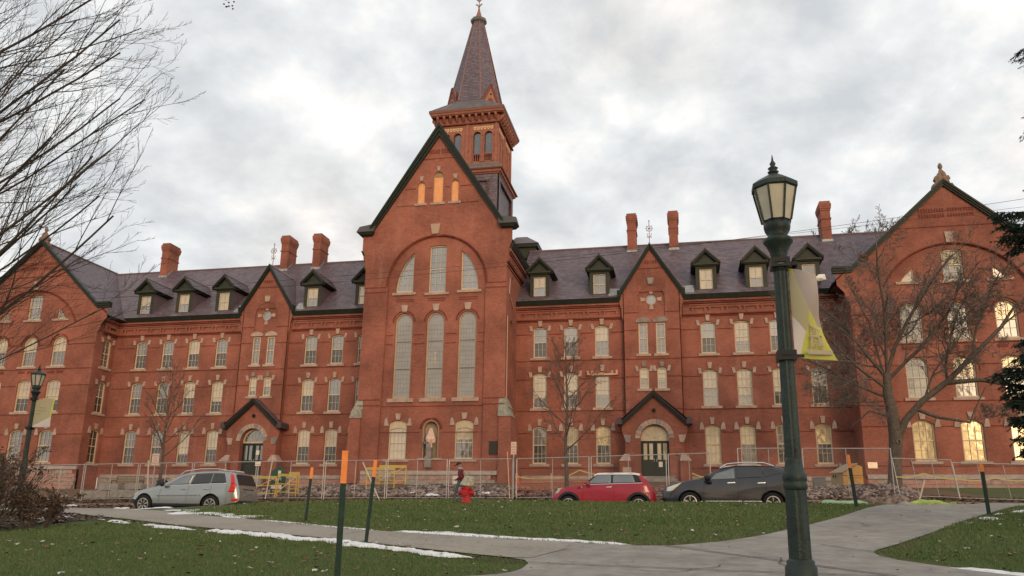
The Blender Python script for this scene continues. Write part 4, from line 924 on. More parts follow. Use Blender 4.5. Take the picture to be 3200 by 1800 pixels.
for xc, b in ((-41.75, 's'), (-38.3, 's'), (-34.8, 'b'), (-27.3, 's'), (-23.1, 'b'), (-9.65, 's'), (-5.35, 'm'), (2.01, 'b'), (5.33, 's'), (8.75, 'm')): dormer(xc, b)
# ---------------- chimneys
for xc in (-44.62, -32.98, -30.0, -3.32, -.1, 11.12):
    y0, y1 = 59.5, 61.0; h = .34; c = MB()
    for za, zb, e in ((19.5, 22.45, 0), (22.45, 22.55, .05), (22.55, 23.15, .0), (23.15, 23.3, .04), (23.3, 23.45, .08), (23.45, 23.7, .1), (23.7, 23.86, .04)):
        c.box(xc-h-e, xc+h+e, y0-e, y1+e, za, zb)
    C = B('chimney', c, BRICK)
    obj('chimney_cap', MB().box(xc-h-.03, xc+h+.03, y0-.03, y1+.03, 23.861, 23.9), GREY, C, wc=True)
    f = MB().box(xc-h-.06, xc+h+.06, y0-.05, y0+.02, 20.55, 20.85)
    for sg in (-1, 1): f.prism([(xc+sg*(h+.02), y0-.04, 20.55), (xc+sg*(h+.02), YR, ZR-.05), (xc+sg*(h+.02), YR, ZR+.2), (xc+sg*(h+.02), y0-.04, 20.85)], (sg*.02, 0, 0))
    obj('lead_flashing', f, LEAD, C, wc=True)
# ---------------- foundation of coursed stone, every block its own piece
PINK = mat('pink_granite', (.36, .235, .195), .9, noise=.3, nscale=4, bump=.5, bscale=18); PINK2 = mat('rose_stone', (.42, .22, .18), .9, noise=.25, nscale=4, bump=.5, bscale=18)
TAN = mat('tan_stone', (.33, .27, .22), .9, noise=.3, nscale=4, bump=.5, bscale=18); CAPM = mat('watertable_stone', (.36, .30, .26), .9, noise=.25, nscale=3)
FND = B('foundation', MB().box(-43.9, 10.8, 53.98, 54.3, 1.5, 2.95), TAN)
rg = random.Random(11)
blocks = [MB().hexa([(0, -.12, 0), (w, -.12, 0), (w, .05, 0), (0, .05, 0)], [(0, -.12, h), (w, -.12, h), (w, .05, h), (0, .05, h)]) for w, h in ((.98, .28), (.72, .28), (.5, .28), (1.2, .28))]
BW = (.98, .72, .5, 1.2); BM = {}
def block(k, m):
    if (k, m.name) not in BM:
        b = MB(); w = BW[k]; b.hexa([(0, -.12, 0), (w, -.12, 0), (w, .05, 0), (0, .05, 0)], [(0, -.12, .27), (w, -.12, .27), (w, .05, .27), (0, .05, .27)])
        BM[(k, m.name)] = b.mesh('stone', m)
    return BM[(k, m.name)]
def plinth(fr, x0, x1, ztop, rows, skip=()):
    O, u, v, nn = fr; ang = math.atan2(u.y, u.x)
    B('water_table', MB().hexa([O+u*x0+v*(ztop-.28)+nn*.0, O+u*x1+v*(ztop-.28), O+u*x1+v*(ztop-.28)+nn*.2, O+u*x0+v*(ztop-.28)+nn*.2], [O+u*x0+v*ztop, O+u*x1+v*ztop, O+u*x1+v*(ztop-.06)+nn*.16, O+u*x0+v*(ztop-.06)+nn*.16]), CAPM)
    for r in range(rows):
        x = x0; z = ztop-.30-(r+1)*.285
        while x < x1-.15:
            k = rg.randrange(4)
            while BW[k] > x1-x+.001 and k != 2: k = 2
            w = BW[k]
            if x+w > x1+.05: break
            if any(a < x+w/2 < b for a, b in skip): x += w+.012; continue
            p = O+u*x+v*z+nn*(.03+rg.random()*.035)
            o = link('stone', block(k, rg.choice([PINK, PINK, PINK2, TAN])), HALL); o.location = p-Vector(WPOS[HALL.name]); o.rotation_euler.z = ang
            x += w+.012
plinth(front(54), -43.6, -21.9, 3.15, 3, [(-33, -28.4)]); plinth(front(54), -10.8, 10.5, 3.15, 2, [(-4.2, .7)])
plinth(front(50.5), -21.0, -11.7, 3.25, 3); plinth(front(51.75), -56, -43.9, 3.65, 5); plinth(front(51.75), 10.75, 22.5, 3.15, 3)
B('foundation', MB().box(-21.6, -11.3, 50.52, 51, 1.5, 2.9), TAN); B('foundation', MB().box(-56.2, -43.95, 51.77, 52, 1.5, 3.4), TAN); B('foundation', MB().box(10.7, 23, 51.77, 52, 1.5, 2.95), TAN)
# odd fittings on the walls
B('timber_lintel', MB().box(-6.25, -4.2, 53.84, 53.99, 9.93, 10.06).box(-6.28, -6.14, 53.8, 53.99, 9.95, 10.25).box(-4.3, -4.16, 53.8, 53.99, 9.95, 10.28), mat('raw_timber', (.62, .33, .22), .8))
B('vent_plate', MB().box(10.82, 11.36, 51.68, 51.76, 3.5, 3.86).box(10.86, 11.32, 51.66, 51.68, 3.54, 3.6), glass('copper_plate', (.75, .40, .16), gl=.45, rough=.2, nz=.1))  # copper-orange base colour under a strong gloss
B('vent_plate', MB().box(9.6, 9.78, 53.9, 53.99, 3.7, 3.95), LEAD)
# ================================================================ GROUND
from mathutils.geometry import delaunay_2d_cdt
def npmesh(name, v, f, mats, rnd=None, smooth=False, mi=None):
    """fast mesh from numpy arrays of equal-sized faces"""
    me = bpy.data.meshes.new(name); n, k = f.shape
    me.vertices.add(len(v)); me.vertices.foreach_set('co', v.astype(np.float32).ravel())
    me.loops.add(n*k); me.loops.foreach_set('vertex_index', f.astype(np.int32).ravel())
    me.polygons.add(n); me.polygons.foreach_set('loop_start', np.arange(0, n*k, k, dtype=np.int32))
    for m in (mats if isinstance(mats, (list, tuple)) else [mats]): me.materials.append(m)
    if mi is not None: me.polygons.foreach_set('material_index', mi.astype(np.int32))
    if smooth: me.polygons.foreach_set('use_smooth', np.ones(n, dtype=bool))
    if rnd is not None:
        a = me.attributes.new('rnd', 'FLOAT', 'FACE'); a.data.foreach_set('value', rnd.astype(np.float32))
    me.update(calc_edges=True); me.validate(); return me
def ramp_mat(name, cols, scale, scale2=None, rough=.9, bump=.6, bs=40, bd=.02, attr=0, spec=.2):
    m = bpy.data.materials.new(name); m.use_nodes = True; t = m.node_tree; b = t.nodes['Principled BSDF']
    b.inputs['Roughness'].default_value = rough; b.inputs['Specular IOR Level'].default_value = spec
    g = N(t, 'ShaderNodeNewGeometry'); n = N(t, 'ShaderNodeTexNoise', inp={'Scale': scale, 'Detail': 9, 'Roughness': .68}); L(t, g.outputs['Position'], n.inputs['Vector'])
    src = n.outputs[0]
    if scale2:
        n2 = N(t, 'ShaderNodeTexNoise', inp={'Scale': scale2, 'Detail': 5, 'Roughness': .6}); L(t, g.outputs['Position'], n2.inputs['Vector'])
        q = N(t, 'ShaderNodeMix', data_type='FLOAT'); q.inputs[0].default_value = .5; L(t, src, q.inputs[2]); L(t, n2.outputs[0], q.inputs[3]); src = q.outputs[0]
    if attr:
        a = N(t, 'ShaderNodeAttribute', attribute_name='rnd'); q = N(t, 'ShaderNodeMix', data_type='FLOAT'); q.inputs[0].default_value = attr; L(t, src, q.inputs[2]); L(t, a.outputs['Fac'], q.inputs[3]); src = q.outputs[0]
    r = N(t, 'ShaderNodeValToRGB'); e = r.color_ramp.elements; k = len(cols)
    lo, hi = (.33, .67) if not attr else (.25, .75)
    e[0].position = lo; e[0].color = (*cols[0], 1); e[1].position = hi; e[1].color = (*cols[-1], 1)
    for i in range(1, k-1): x = e.new(lo+(hi-lo)*i/(k-1)); x.color = (*cols[i], 1)
    L(t, src, r.inputs[0]); L(t, r.outputs[0], b.inputs['Base Color'])
    if bump:
        nb = N(t, 'ShaderNodeTexNoise', inp={'Scale': bs, 'Detail': 6, 'Roughness': .7}); L(t, g.outputs['Position'], nb.inputs['Vector'])
        bm = N(t, 'ShaderNodeBump', inp={'Strength': bump, 'Distance': bd}); L(t, nb.outputs[0], bm.inputs['Height']); L(t, bm.outputs[0], b.inputs['Normal'])
    MATS[name] = m; return m
LAWN = ramp_mat('lawn_soil', [(.045, .066, .020), (.070, .100, .030), (.12, .11, .05)], .5, 14)
VERGE = ramp_mat('leaf_litter', [(.055, .036, .022), (.13, .078, .045), (.21, .135, .085), (.10, .085, .05)], 5, 28, bump=1, bs=25, bd=.05)
ASPH = ramp_mat('asphalt', [(.04, .04, .04), (.075, .072, .07)], .7, 30)
CONC = ramp_mat('concrete', [(.22, .195, .165), (.32, .285, .24), (.38, .34, .285)], .55, 9, bump=.35, bs=60, bd=.006)
WET = ramp_mat('concrete_worn', [(.17, .16, .145), (.27, .25, .22), (.38, .345, .295)], .35, 3.5, bump=.35, bs=60, bd=.006, rough=.8)
MUD = ramp_mat('bare_soil', [(.03, .022, .015), (.07, .05, .034), (.11, .08, .05)], 3, 22, bump=1, bs=30, bd=.03)
xs = np.concatenate([np.linspace(-900, -75, 10), np.arange(-70, 50.1, .5), np.linspace(56, 900, 10)])
ys = np.concatenate([np.linspace(-600, -24, 8), np.arange(-20, 58.1, .5), np.linspace(64, 1200, 12)])
gx, gy = np.meshgrid(xs, ys); cx_, cy_ = np.clip(gx, -75, 55), np.clip(gy, -22, 60)
gz = terrain(cx_, cy_)
nx, ny = len(xs), len(ys)
ii, jj = np.meshgrid(np.arange(nx-1), np.arange(ny-1)); a = (jj*nx+ii).ravel()
gf = np.stack([a, a+1, a+nx+1, a+nx], 1)
cy2 = (ys[jj.ravel()]+ys[np.minimum(jj.ravel()+1, ny-1)])/2; cx2 = xs[ii.ravel()]
mi = np.where(cy2 < 27.5, 0, 1); mi = np.where((cy2 < 27.5) & (cx2 < -17.6) & (cy2 > 19.9), 1, mi); mi = np.where((cy2 > 36.5) & (cx2 > 13), 0, mi)
ground = link('ground', npmesh('ground', np.stack([gx.ravel(), gy.ravel(), gz.ravel()], 1), gf, [LAWN, VERGE], smooth=True, mi=mi)); tag(ground, kind='structure')
def inside(px, py, poly):
    c = np.zeros(px.shape, bool); n = len(poly)
    for i in range(n):
        x0, y0 = poly[i]; x1, y1 = poly[(i+1) % n]
        if y0 == y1: continue
        c ^= ((y0 > py) != (y1 > py)) & (px < (x1-x0)*(py-y0)/(y1-y0)+x0)
    return c
def sheet(name, poly, off, m, step=.5, kind='structure', parent=None, zf=None):
    P = np.array(poly); gx, gy = np.meshgrid(np.arange(P[:, 0].min(), P[:, 0].max(), step), np.arange(P[:, 1].min(), P[:, 1].max(), step))
    gx, gy = gx.ravel()+.013, gy.ravel()+.017; k = inside(gx, gy, poly); n = len(poly)
    # densify edges
    pe = []
    for i in range(n):
        a, b = P[i], P[(i+1) % n]; m_ = max(1, int(np.hypot(*(b-a))/step))
        for j in range(m_): pe.append(tuple(a+(b-a)*j/m_))
    vs = [Vector(p) for p in pe]+[Vector(p) for p in zip(gx[k], gy[k])]
    ne = len(pe)
    r = delaunay_2d_cdt(vs, [], [list(range(ne))], 1, 1e-5)
    v = np.array([(p.x, p.y) for p in r[0]]); z = terrain(v[:, 0], v[:, 1])+off
    f = np.array([fc for fc in r[2] if len(fc) == 3])
    A = v[f[:, 0]]; Bq = v[f[:, 1]]; C = v[f[:, 2]]
    fl = ((Bq[:, 0]-A[:, 0])*(C[:, 1]-A[:, 1])-(Bq[:, 1]-A[:, 1])*(C[:, 0]-A[:, 0])) < 0; f[fl] = f[fl][:, ::-1]
    o = link(name, npmesh(name, np.column_stack([v, z]), f, m, smooth=True), parent)
    if kind: o['kind'] = kind
    return o
TOP = [(-32, 24.0), (-24, 22.0), (-19.5, 21.1), (-16.6, 20.65), (-15.3, 20.3), (-14.14, 19.95), (-12.09, 18.69), (-9.83, 17.52), (-8.08, 16.53), (-7.0, 15.93), (-5.73, 15.42), (-4.25, 14.9), (-3.05, 14.43), (-1.95, 14.21), (-.8, 13.91), (-.25, 14.01), (.58, 14.78), (1.15, 15.63), (1.52, 16.28), (2.54, 18.4), (3.52, 20.57), (4.96, 24.26), (5.7, 25.7), (6.2, 27.0)]
RIGHT = [(12.5, 27.2), (10.5, 26.3), (9.53, 25.97), (8.8, 25.0), (7.36, 22.42), (5.78, 19.47), (4.43, 16.74), (3.47, 14.91), (2.97, 14.05), (2.84, 13.7), (2.81, 13.38), (2.96, 12.78), (3.33, 12.26), (3.8, 11.84), (4.4, 11.2), (6.5, 9.5), (9, 8)]
LOW = [(9, -4), (-9, -4), (-9, 6.4), (-6, 8.2), (-3.6, 9.6), (-2.41, 10.36), (-2.24, 10.61), (-2.17, 10.92), (-2.18, 11.46), (-2.3, 11.8), (-2.53, 11.99), (-3.18, 12.28), (-4.14, 12.8), (-5.01, 13.28), (-6.21, 13.93), (-8.36, 14.94), (-9.45, 15.36), (-10.77, 15.94), (-12.93, 17.17), (-15.77, 18.6), (-18.5, 19.2), (-24, 19.6), (-32, 20.4)]
PATH = TOP+RIGHT+LOW
sheet('path', [p for p in PATH], .02, WET)
# walk from the left is a paler, drier slab, butted on the older paving
sheet('path', TOP[:14]+[(-1.9, 13.2), (-2.25, 12.0)]+LOW[10:], .027, CONC)
# joints cut in the slabs
def ribbon(name, pts, w, off, m, kind='structure', hgt=0, seed=1, parent=None, n=3, jag=0, step=.12, gaps=0):
    P = [Vector(p) for p in pts]; S_ = []; 
    for a, b in zip(P, P[1:]):
        k = max(1, int((b-a).length/step)); S_ += [a+(b-a)*i/k for i in range(k)]
    S_.append(P[-1]); rg = np.random.default_rng(seed); m_ = len(S_)
    nz = rg.normal(0, 1, m_+8); nz = np.convolve(nz, np.ones(5)/5, 'same')[:m_]; nz2 = np.convolve(rg.normal(0, 1, m_+8), np.ones(7)/7, 'same')[:m_]
    V, F = [], []
    for i, p in enumerate(S_):
        d = (S_[min(i+1, m_-1)]-S_[max(i-1, 0)]).normalized(); q = Vector((-d.y, d.x))
        taper = min(1, i/4, (m_-1-i)/4) if hgt else 1
        ww = max(.02, w*(1+jag*1.8*nz[i]))*max(taper, .08)
        if gaps and nz2[i] > gaps: ww = .015
        cc = p+q*(nz2[i]*jag*w)
        for k in range(n):
            t = k/(n-1)-.5; x = cc+q*(t*ww+(rg.normal(0, .02)*jag if abs(t) > .4 else 0)); V.append((x.x, x.y, T(x.x, x.y)+off+(hgt*taper*math.cos(t*math.pi)**.6 if hgt and abs(t) < .49 else 0)*(.6+.5*rg.random())))
        if i: 
            b = (i-1)*n
            for k in range(n-1): F.append((b+k+1, b+k, b+n+k, b+n+k+1))
    o = link(name, npmesh(name, np.array(V), np.array(F), m, smooth=bool(hgt)), parent)
    if kind: o['kind'] = kind
    return o
JT = mat('joint_dark', (.07, .062, .052), .9)
ribbon('path_joint', [(-.35, 13.9), (.6, 13.0), (1.9, 11.7), (3.4, 10.2)], .035, .034, JT)
ribbon('path_joint', [(-2.2, 11.5), (.3, 11.2), (2.9, 11.0)], .03, .034, JT)
rgc = np.random.default_rng(14)
for (cx0, cy0, ln, an) in ((.6, 12.4, 2.6, .5), (3.6, 18.2, 2.2, 1.1), (-6.6, 14.6, 1.6, 1.9), (2.2, 14.6, 1.8, -.4), (5.4, 22.3, 1.7, .3), (-.6, 11.0, 1.5, -.2)):
    P_ = [(cx0, cy0)]; a_ = an
    for _ in range(9): a_ += rgc.normal(0, .45); P_.append((P_[-1][0]+math.cos(a_)*ln/9, P_[-1][1]+math.sin(a_)*ln/9))
    ribbon('path_crack', P_, .014, .034, JT, step=.06)
# bare earth along the path edges
ribbon('bare_earth', [(p[0]-.02, p[1]-.16) for p in LOW[9:20]][::-1], .36, .006, MUD, jag=.4, seed=2, n=5)
ribbon('bare_earth', [(p[0]+.02, p[1]+.18) for p in TOP[4:15]], .34, .006, ramp_mat('dry_turf', [(.06, .045, .025), (.11, .085, .04), (.07, .075, .03)], 4, 25), jag=.5, seed=3, n=5)
ribbon('bare_earth', [(p[0]-.14, p[1]+.08) for p in TOP[14:23]], .22, .006, MATS['dry_turf'], jag=.5, seed=4, n=5)
ribbon('bare_earth', [(p[0]+.14, p[1]-.04) for p in RIGHT[2:13]], .22, .006, MATS['dry_turf'], jag=.4, seed=5, n=5)
ribbon('bare_earth', [(-17.6, 18.4), (-16.2, 18.0), (-14.6, 17.4)], 1.0, .006, MUD, jag=.3, seed=6, n=5)
sheet('mulch_bed', [(-24, 12), (-17.5, 12.6), (-14.2, 15.0), (-13.9, 17.0), (-15.9, 18.2), (-19, 18.9), (-24, 19.3)], .01, MUD)
# road, kerb and verge
sheet('road', [(-75, 27.7), (50, 27.7), (50, 31.6), (-75, 31.6)], .012, ASPH, 1.0)
def kerb(y, name='kerb'):
    mb = MB(); x = -34
    while x < 16:
        a, b = x+.01, x+1.99; mb = MB(); za, zb = T(a, y), T(b, y)
        mb.hexa([(a, y-.09, za-.15), (b, y-.09, zb-.15), (b, y+.09, zb-.15), (a, y+.09, za-.15)], [(a, y-.09, za+.07), (b, y-.09, zb+.07), (b, y+.09, zb+.07), (a, y+.09, za+.07)])
        o = obj(name, mb, GREY); o['kind'] = 'structure'; x += 2
kerb(34.6)
# ---- snow
SNOW = mat('snow_white', (.80, .80, .81), .7, spec=.3, noise=.12, nscale=9, bump=.9, bscale=22)
def snow(pts, w, h, seed, jag=.4, gaps=0, n=6): return ribbon('snow', pts, w, .012, SNOW, 'stuff', h, seed, n=n, jag=jag, gaps=gaps, step=.09)
nl = lambda t, k: [(p[0]-.10, p[1]-k) for p in t]
snow(nl([(-3.0, 12.2), (-3.3, 12.33), (-4.14, 12.8), (-5.01, 13.28), (-6.21, 13.93), (-7.2, 14.4), (-8.36, 14.94), (-9.45, 15.36)], .33)[::-1], .25, .06, 3, .55)
snow(nl([(-9.7, 15.45), (-10.77, 15.94), (-11.7, 16.4)], .34)[::-1], .24, .04, 4, .6, gaps=.5); snow(nl([(-12.0, 16.6), (-13.2, 17.3)], .36)[::-1], .20, .04, 5, .6, gaps=.5)
snow([(-13.9, 17.2), (-13.45, 16.95)], .2, .03, 6); snow([(-14.8, 17.5), (-15.5, 17.7)], .16, .03, 7); snow([(-16.2, 17.6), (-15.0, 16.9)], .14, .03, 8)
snow([(-5.75, 15.62), (-4.25, 15.1), (-3.05, 14.62), (-1.95, 14.36), (-.85, 14.05)], .20, .035, 9, .5)
snow([(-5.2, 15.62), (-4.2, 15.3), (-3.3, 15.0)], .28, .02, 10, .8, gaps=.35)
snow([(-9.83, 17.68), (-8.08, 16.68), (-7.0, 16.08), (-6.0, 15.66)], .10, .02, 11, .7, gaps=.3)
snow([(-13.9, 20.1), (-13.0, 19.6), (-12.09, 19.1), (-11.2, 18.6), (-10.3, 18.1)], .75, .03, 12, .7, gaps=.55)
snow([(-14.3, 20.3), (-13.6, 20.0)], .3, .02, 13); snow([(-16.2, 21.6), (-15.2, 21.2), (-14.4, 20.9)], .35, .03, 14, .6)
snow([(3.38, 12.14), (3.85, 11.72), (4.4, 11.12), (5.2, 10.5)], .09, .04, 15, .25)
for a, b, w, s in (((6.7, 20.6), (7.2, 21.4), .35, 16), ((7.5, 22.2), (7.9, 22.8), .25, 17), ((8.1, 23.0), (9.0, 24.0), .16, 18), ((5.9, 19.4), (6.2, 19.7), .14, 19), ((-19.6, 22.2), (-17.2, 21.8), .5, 20), ((-17.0, 22.1), (-15.9, 22.0), .35, 21)): snow([a, b], w, .03, s, .6)
rg = np.random.default_rng(5)
for k in range(26):   # snow lying among the rubble
    x = rg.uniform(-20.5, -9.5); y = rg.uniform(38.5, 41.5); l = rg.uniform(.4, 1.6); snow([(x, y), (x+l, y+rg.uniform(-.2, .35))], rg.uniform(.25, .6), .16, 40+k, .6)
for k, (x, y, l) in enumerate([(-11.9, 43.5, 1.0), (-10.6, 43.6, 1.1), (-4.9, 37.6, .9), (-6.6, 37.3, .5), (-28.5, 38, 1.2), (-24.2, 33.4, .8), (-26, 33, 1.2), (-29.5, 34.2, .9), (-22.6, 32.6, .9), (-21.2, 32.4, .7)]): snow([(x, y), (x+l, y+.1)], .3, .08, 80+k, .6)
# ---- mown grass: real blades, and the fallen leaves on it
GRASS = ramp_mat('grass_blade', [(.045, .090, .022), (.088, .150, .040), (.125, .175, .058), (.24, .20, .10)], .45, 3.5, rough=.7, bump=0, attr=.42, spec=.3)
def blades(n, x0, x1, y0, y1, h, w, seed):
    rg = np.random.default_rng(seed); x = rg.uniform(x0, x1, n); y = y0+(y1-y0)*rg.random(n)
    k = (~inside(x, y, PATH)) & (np.abs(x/y+.21) < .8) & ~((x < -13.4) & (y > 12.5)); x, y = x[k], y[k]
    dens = np.sin(x*1.7+np.sin(y*1.3)*2)*.5+np.sin(y*2.3+x*.6)*.5; k = rg.random(len(x)) < .80+.2*dens; x, y = x[k], y[k]; n = len(x)
    z = terrain(x, y)-.004; a = rg.uniform(0, 2*np.pi, n); hh = h*rg.uniform(.5, 1.35, n); ww = w*rg.uniform(.6, 1.3, n); ln = rg.uniform(0, .75, n)*hh; la = rg.uniform(0, 2*np.pi, n)
    V = np.empty((n, 3, 3)); dx, dy = np.cos(a)*ww/2, np.sin(a)*ww/2
    V[:, 0] = np.stack([x-dx, y-dy, z], 1); V[:, 1] = np.stack([x+dx, y+dy, z], 1); V[:, 2] = np.stack([x+np.cos(la)*ln, y+np.sin(la)*ln, z+hh], 1)
    return V.reshape(-1, 3), rg.random(n)
parts = [blades(260000, -14, 11, 8.3, 14, .042, .010, 1), blades(170000, -16, 11, 13, 20, .050, .016, 2), blades(150000, -17, 11, 18, 27.3, .062, .026, 3)]
V = np.concatenate([p[0] for p in parts]); rn = np.concatenate([p[1] for p in parts])
o = link('grass', npmesh('grass', V, np.arange(len(V)).reshape(-1, 3), GRASS, rnd=rn)); tag(o, 'short dark green mown lawn grass on both sides of the walk', 'grass', kind='stuff')
def flakes(name, n, reg, size, cols, seed, lab, cat, up=.02, mask=True):
    rg = np.random.default_rng(seed); x = rg.uniform(reg[0], reg[1], n); y = rg.uniform(reg[2], reg[3], n)
    if mask: k = ~inside(x, y, PATH); x, y = x[k], y[k]
    n = len(x); z = terrain(x, y)+up; a = rg.uniform(0, 6.28, n); s = size*rg.uniform(.5, 1.3, n)
    V = np.empty((n, 6, 3)); 
    shp = [(-.5, 0), (-.1, -.42), (.5, -.1), (.42, .3), (0, .12), (-.2, .48)]
    for i, (u, v) in enumerate(shp):
        uu = (u*np.cos(a)-v*np.sin(a))*s; vv = (u*np.sin(a)+v*np.cos(a))*s
        V[:, i] = np.stack([x+uu, y+vv, z+rg.uniform(-.1, .55, n)*s*.6], 1)
    b = np.arange(n)*6; F = np.concatenate([np.stack([b, b+1, b+4], 1), np.stack([b+1, b+2, b+4], 1), np.stack([b+2, b+3, b+4], 1), np.stack([b, b+4, b+5], 1)])
    r = rg.random(n); m = ramp_mat(name+'_m', cols, 3, rough=.8, bump=0, attr=.85)
    o = link(name, npmesh(name, V.reshape(-1, 3), F, m, rnd=np.tile(r, 4))); tag(o, lab, cat, kind='stuff'); return o
flakes('fallen_leaves', 1700, (-14, 10, 8.5, 27), .085, [(.12, .06, .03), (.22, .13, .08), (.42, .38, .32), (.60, .58, .52), (.2, .1, .06)], 6, 'pale and brown dead leaves scattered over the lawn', 'leaves', .04)
flakes('path_grit', 420, (-9, 9, 9, 26), .045, [(.10, .06, .04), (.22, .16, .12), (.35, .32, .28)], 16, 'leaf crumbs and grit lying on the concrete walks', 'leaves', .035, False)
flakes('leaf_litter', 9000, (-33, 14, 31.8, 38.5), .17, [(.06, .035, .02), (.17, .09, .05), (.27, .17, .10), (.10, .06, .04)], 8, 'brown leaf litter banked along the foot of the wire fence', 'leaves', .02, False)
flakes('mulch_leaves', 2500, (-22, -13.6, 12.5, 19.2), .12, [(.05, .03, .02), (.14, .08, .05), (.25, .18, .13)], 9, 'dead leaves lying in the shrub bed beside the left lamp post', 'leaves', .03)
# small dark patches in the soil colour round the feet of the posts
for k, (x, y, w) in enumerate(((-3.52, 8.0, .22), (-5.4, 13.38, .24), (-8.6, 17.56, .3), (4.73, 24.49, .3), (7.31, 22.1, .28), (-6.68, 24.6, .5))): ribbon('bare_earth', [(x-w*.6, y), (x+w*.6, y+.02)], w, .012, MUD, jag=.3, seed=60+k, n=5, step=.06)
# ---- rubble stones in front of the hall
def rocks(name, n, reg, size, cols, seed, lab, hump=0):
    bm = bmesh.new(); bmesh.ops.create_icosphere(bm, subdivisions=1, radius=1); bv = np.array([v.co[:] for v in bm.verts]); bf = np.array([[v.index for v in f.verts] for f in bm.faces]); bm.free()
    rg = np.random.default_rng(seed); x = rg.uniform(reg[0], reg[1], n); y = rg.uniform(reg[2], reg[3], n); s = size*rg.uniform(.4, 1.5, n)**1.3
    ty = (y-reg[2])/(reg[3]-reg[2]); z = terrain(x, y)+hump*np.sin(np.pi*np.clip(ty, 0, 1))*(.7+.3*np.sin(x*.9))+rg.uniform(-.3, .3, n)*s
    k = len(bv); jit = 1+rg.uniform(-.28, .28, (n, k, 1)); sc = s[:, None, None]*rg.uniform(.6, 1.2, (n, 1, 3)); a = rg.uniform(0, 6.28, n); ca, sa = np.cos(a), np.sin(a)
    P = bv[None]*jit*sc; X = P[..., 0]*ca[:, None]-P[..., 1]*sa[:, None]; Y = P[..., 0]*sa[:, None]+P[..., 1]*ca[:, None]
    V = np.stack([X+x[:, None], Y+y[:, None], P[..., 2]*.75+z[:, None]], 2).reshape(-1, 3); F = (bf[None]+(np.arange(n)*k)[:, None, None]).reshape(-1, 3)
    m = ramp_mat(name+'_m', cols, 6, rough=.9, bump=.4, attr=.7); o = link(name, npmesh(name, V, F, m, rnd=np.repeat(rg.random(n), len(bf)))); tag(o, lab, 'stones', kind='stuff'); return o
RC_ = [(.07, .05, .045), (.16, .115, .095), (.24, .175, .15), (.33, .27, .24)]
rocks('rubble', 6500, (-22.5, -8.4, 38.6, 44.5), .10, RC_, 1, 'heap of brown rubble stone in front of the central block', .35)
rocks('rubble', 2600, (-8.0, 3.8, 38.6, 43.5), .09, [(.09, .05, .045), (.20, .11, .09), (.30, .17, .14)], 2, 'reddish rubble stone behind the orange netting and the red car', .2)
rocks('rubble', 3600, (3.5, 9.6, 35.5, 43.5), .09, RC_, 3, 'rubble stone bank around the yellow wooden box', .35)
rocks('rubble', 900, (-34, -24, 39, 45), .14, RC_, 4, 'low rubble stones near the park bench on the left')
rocks('rubble', 260, (6.9, 8.3, 32.6, 34.2), .12, [(.14, .10, .08), (.26, .19, .15)], 5, 'small spoil heap between the two green silt socks', .25)
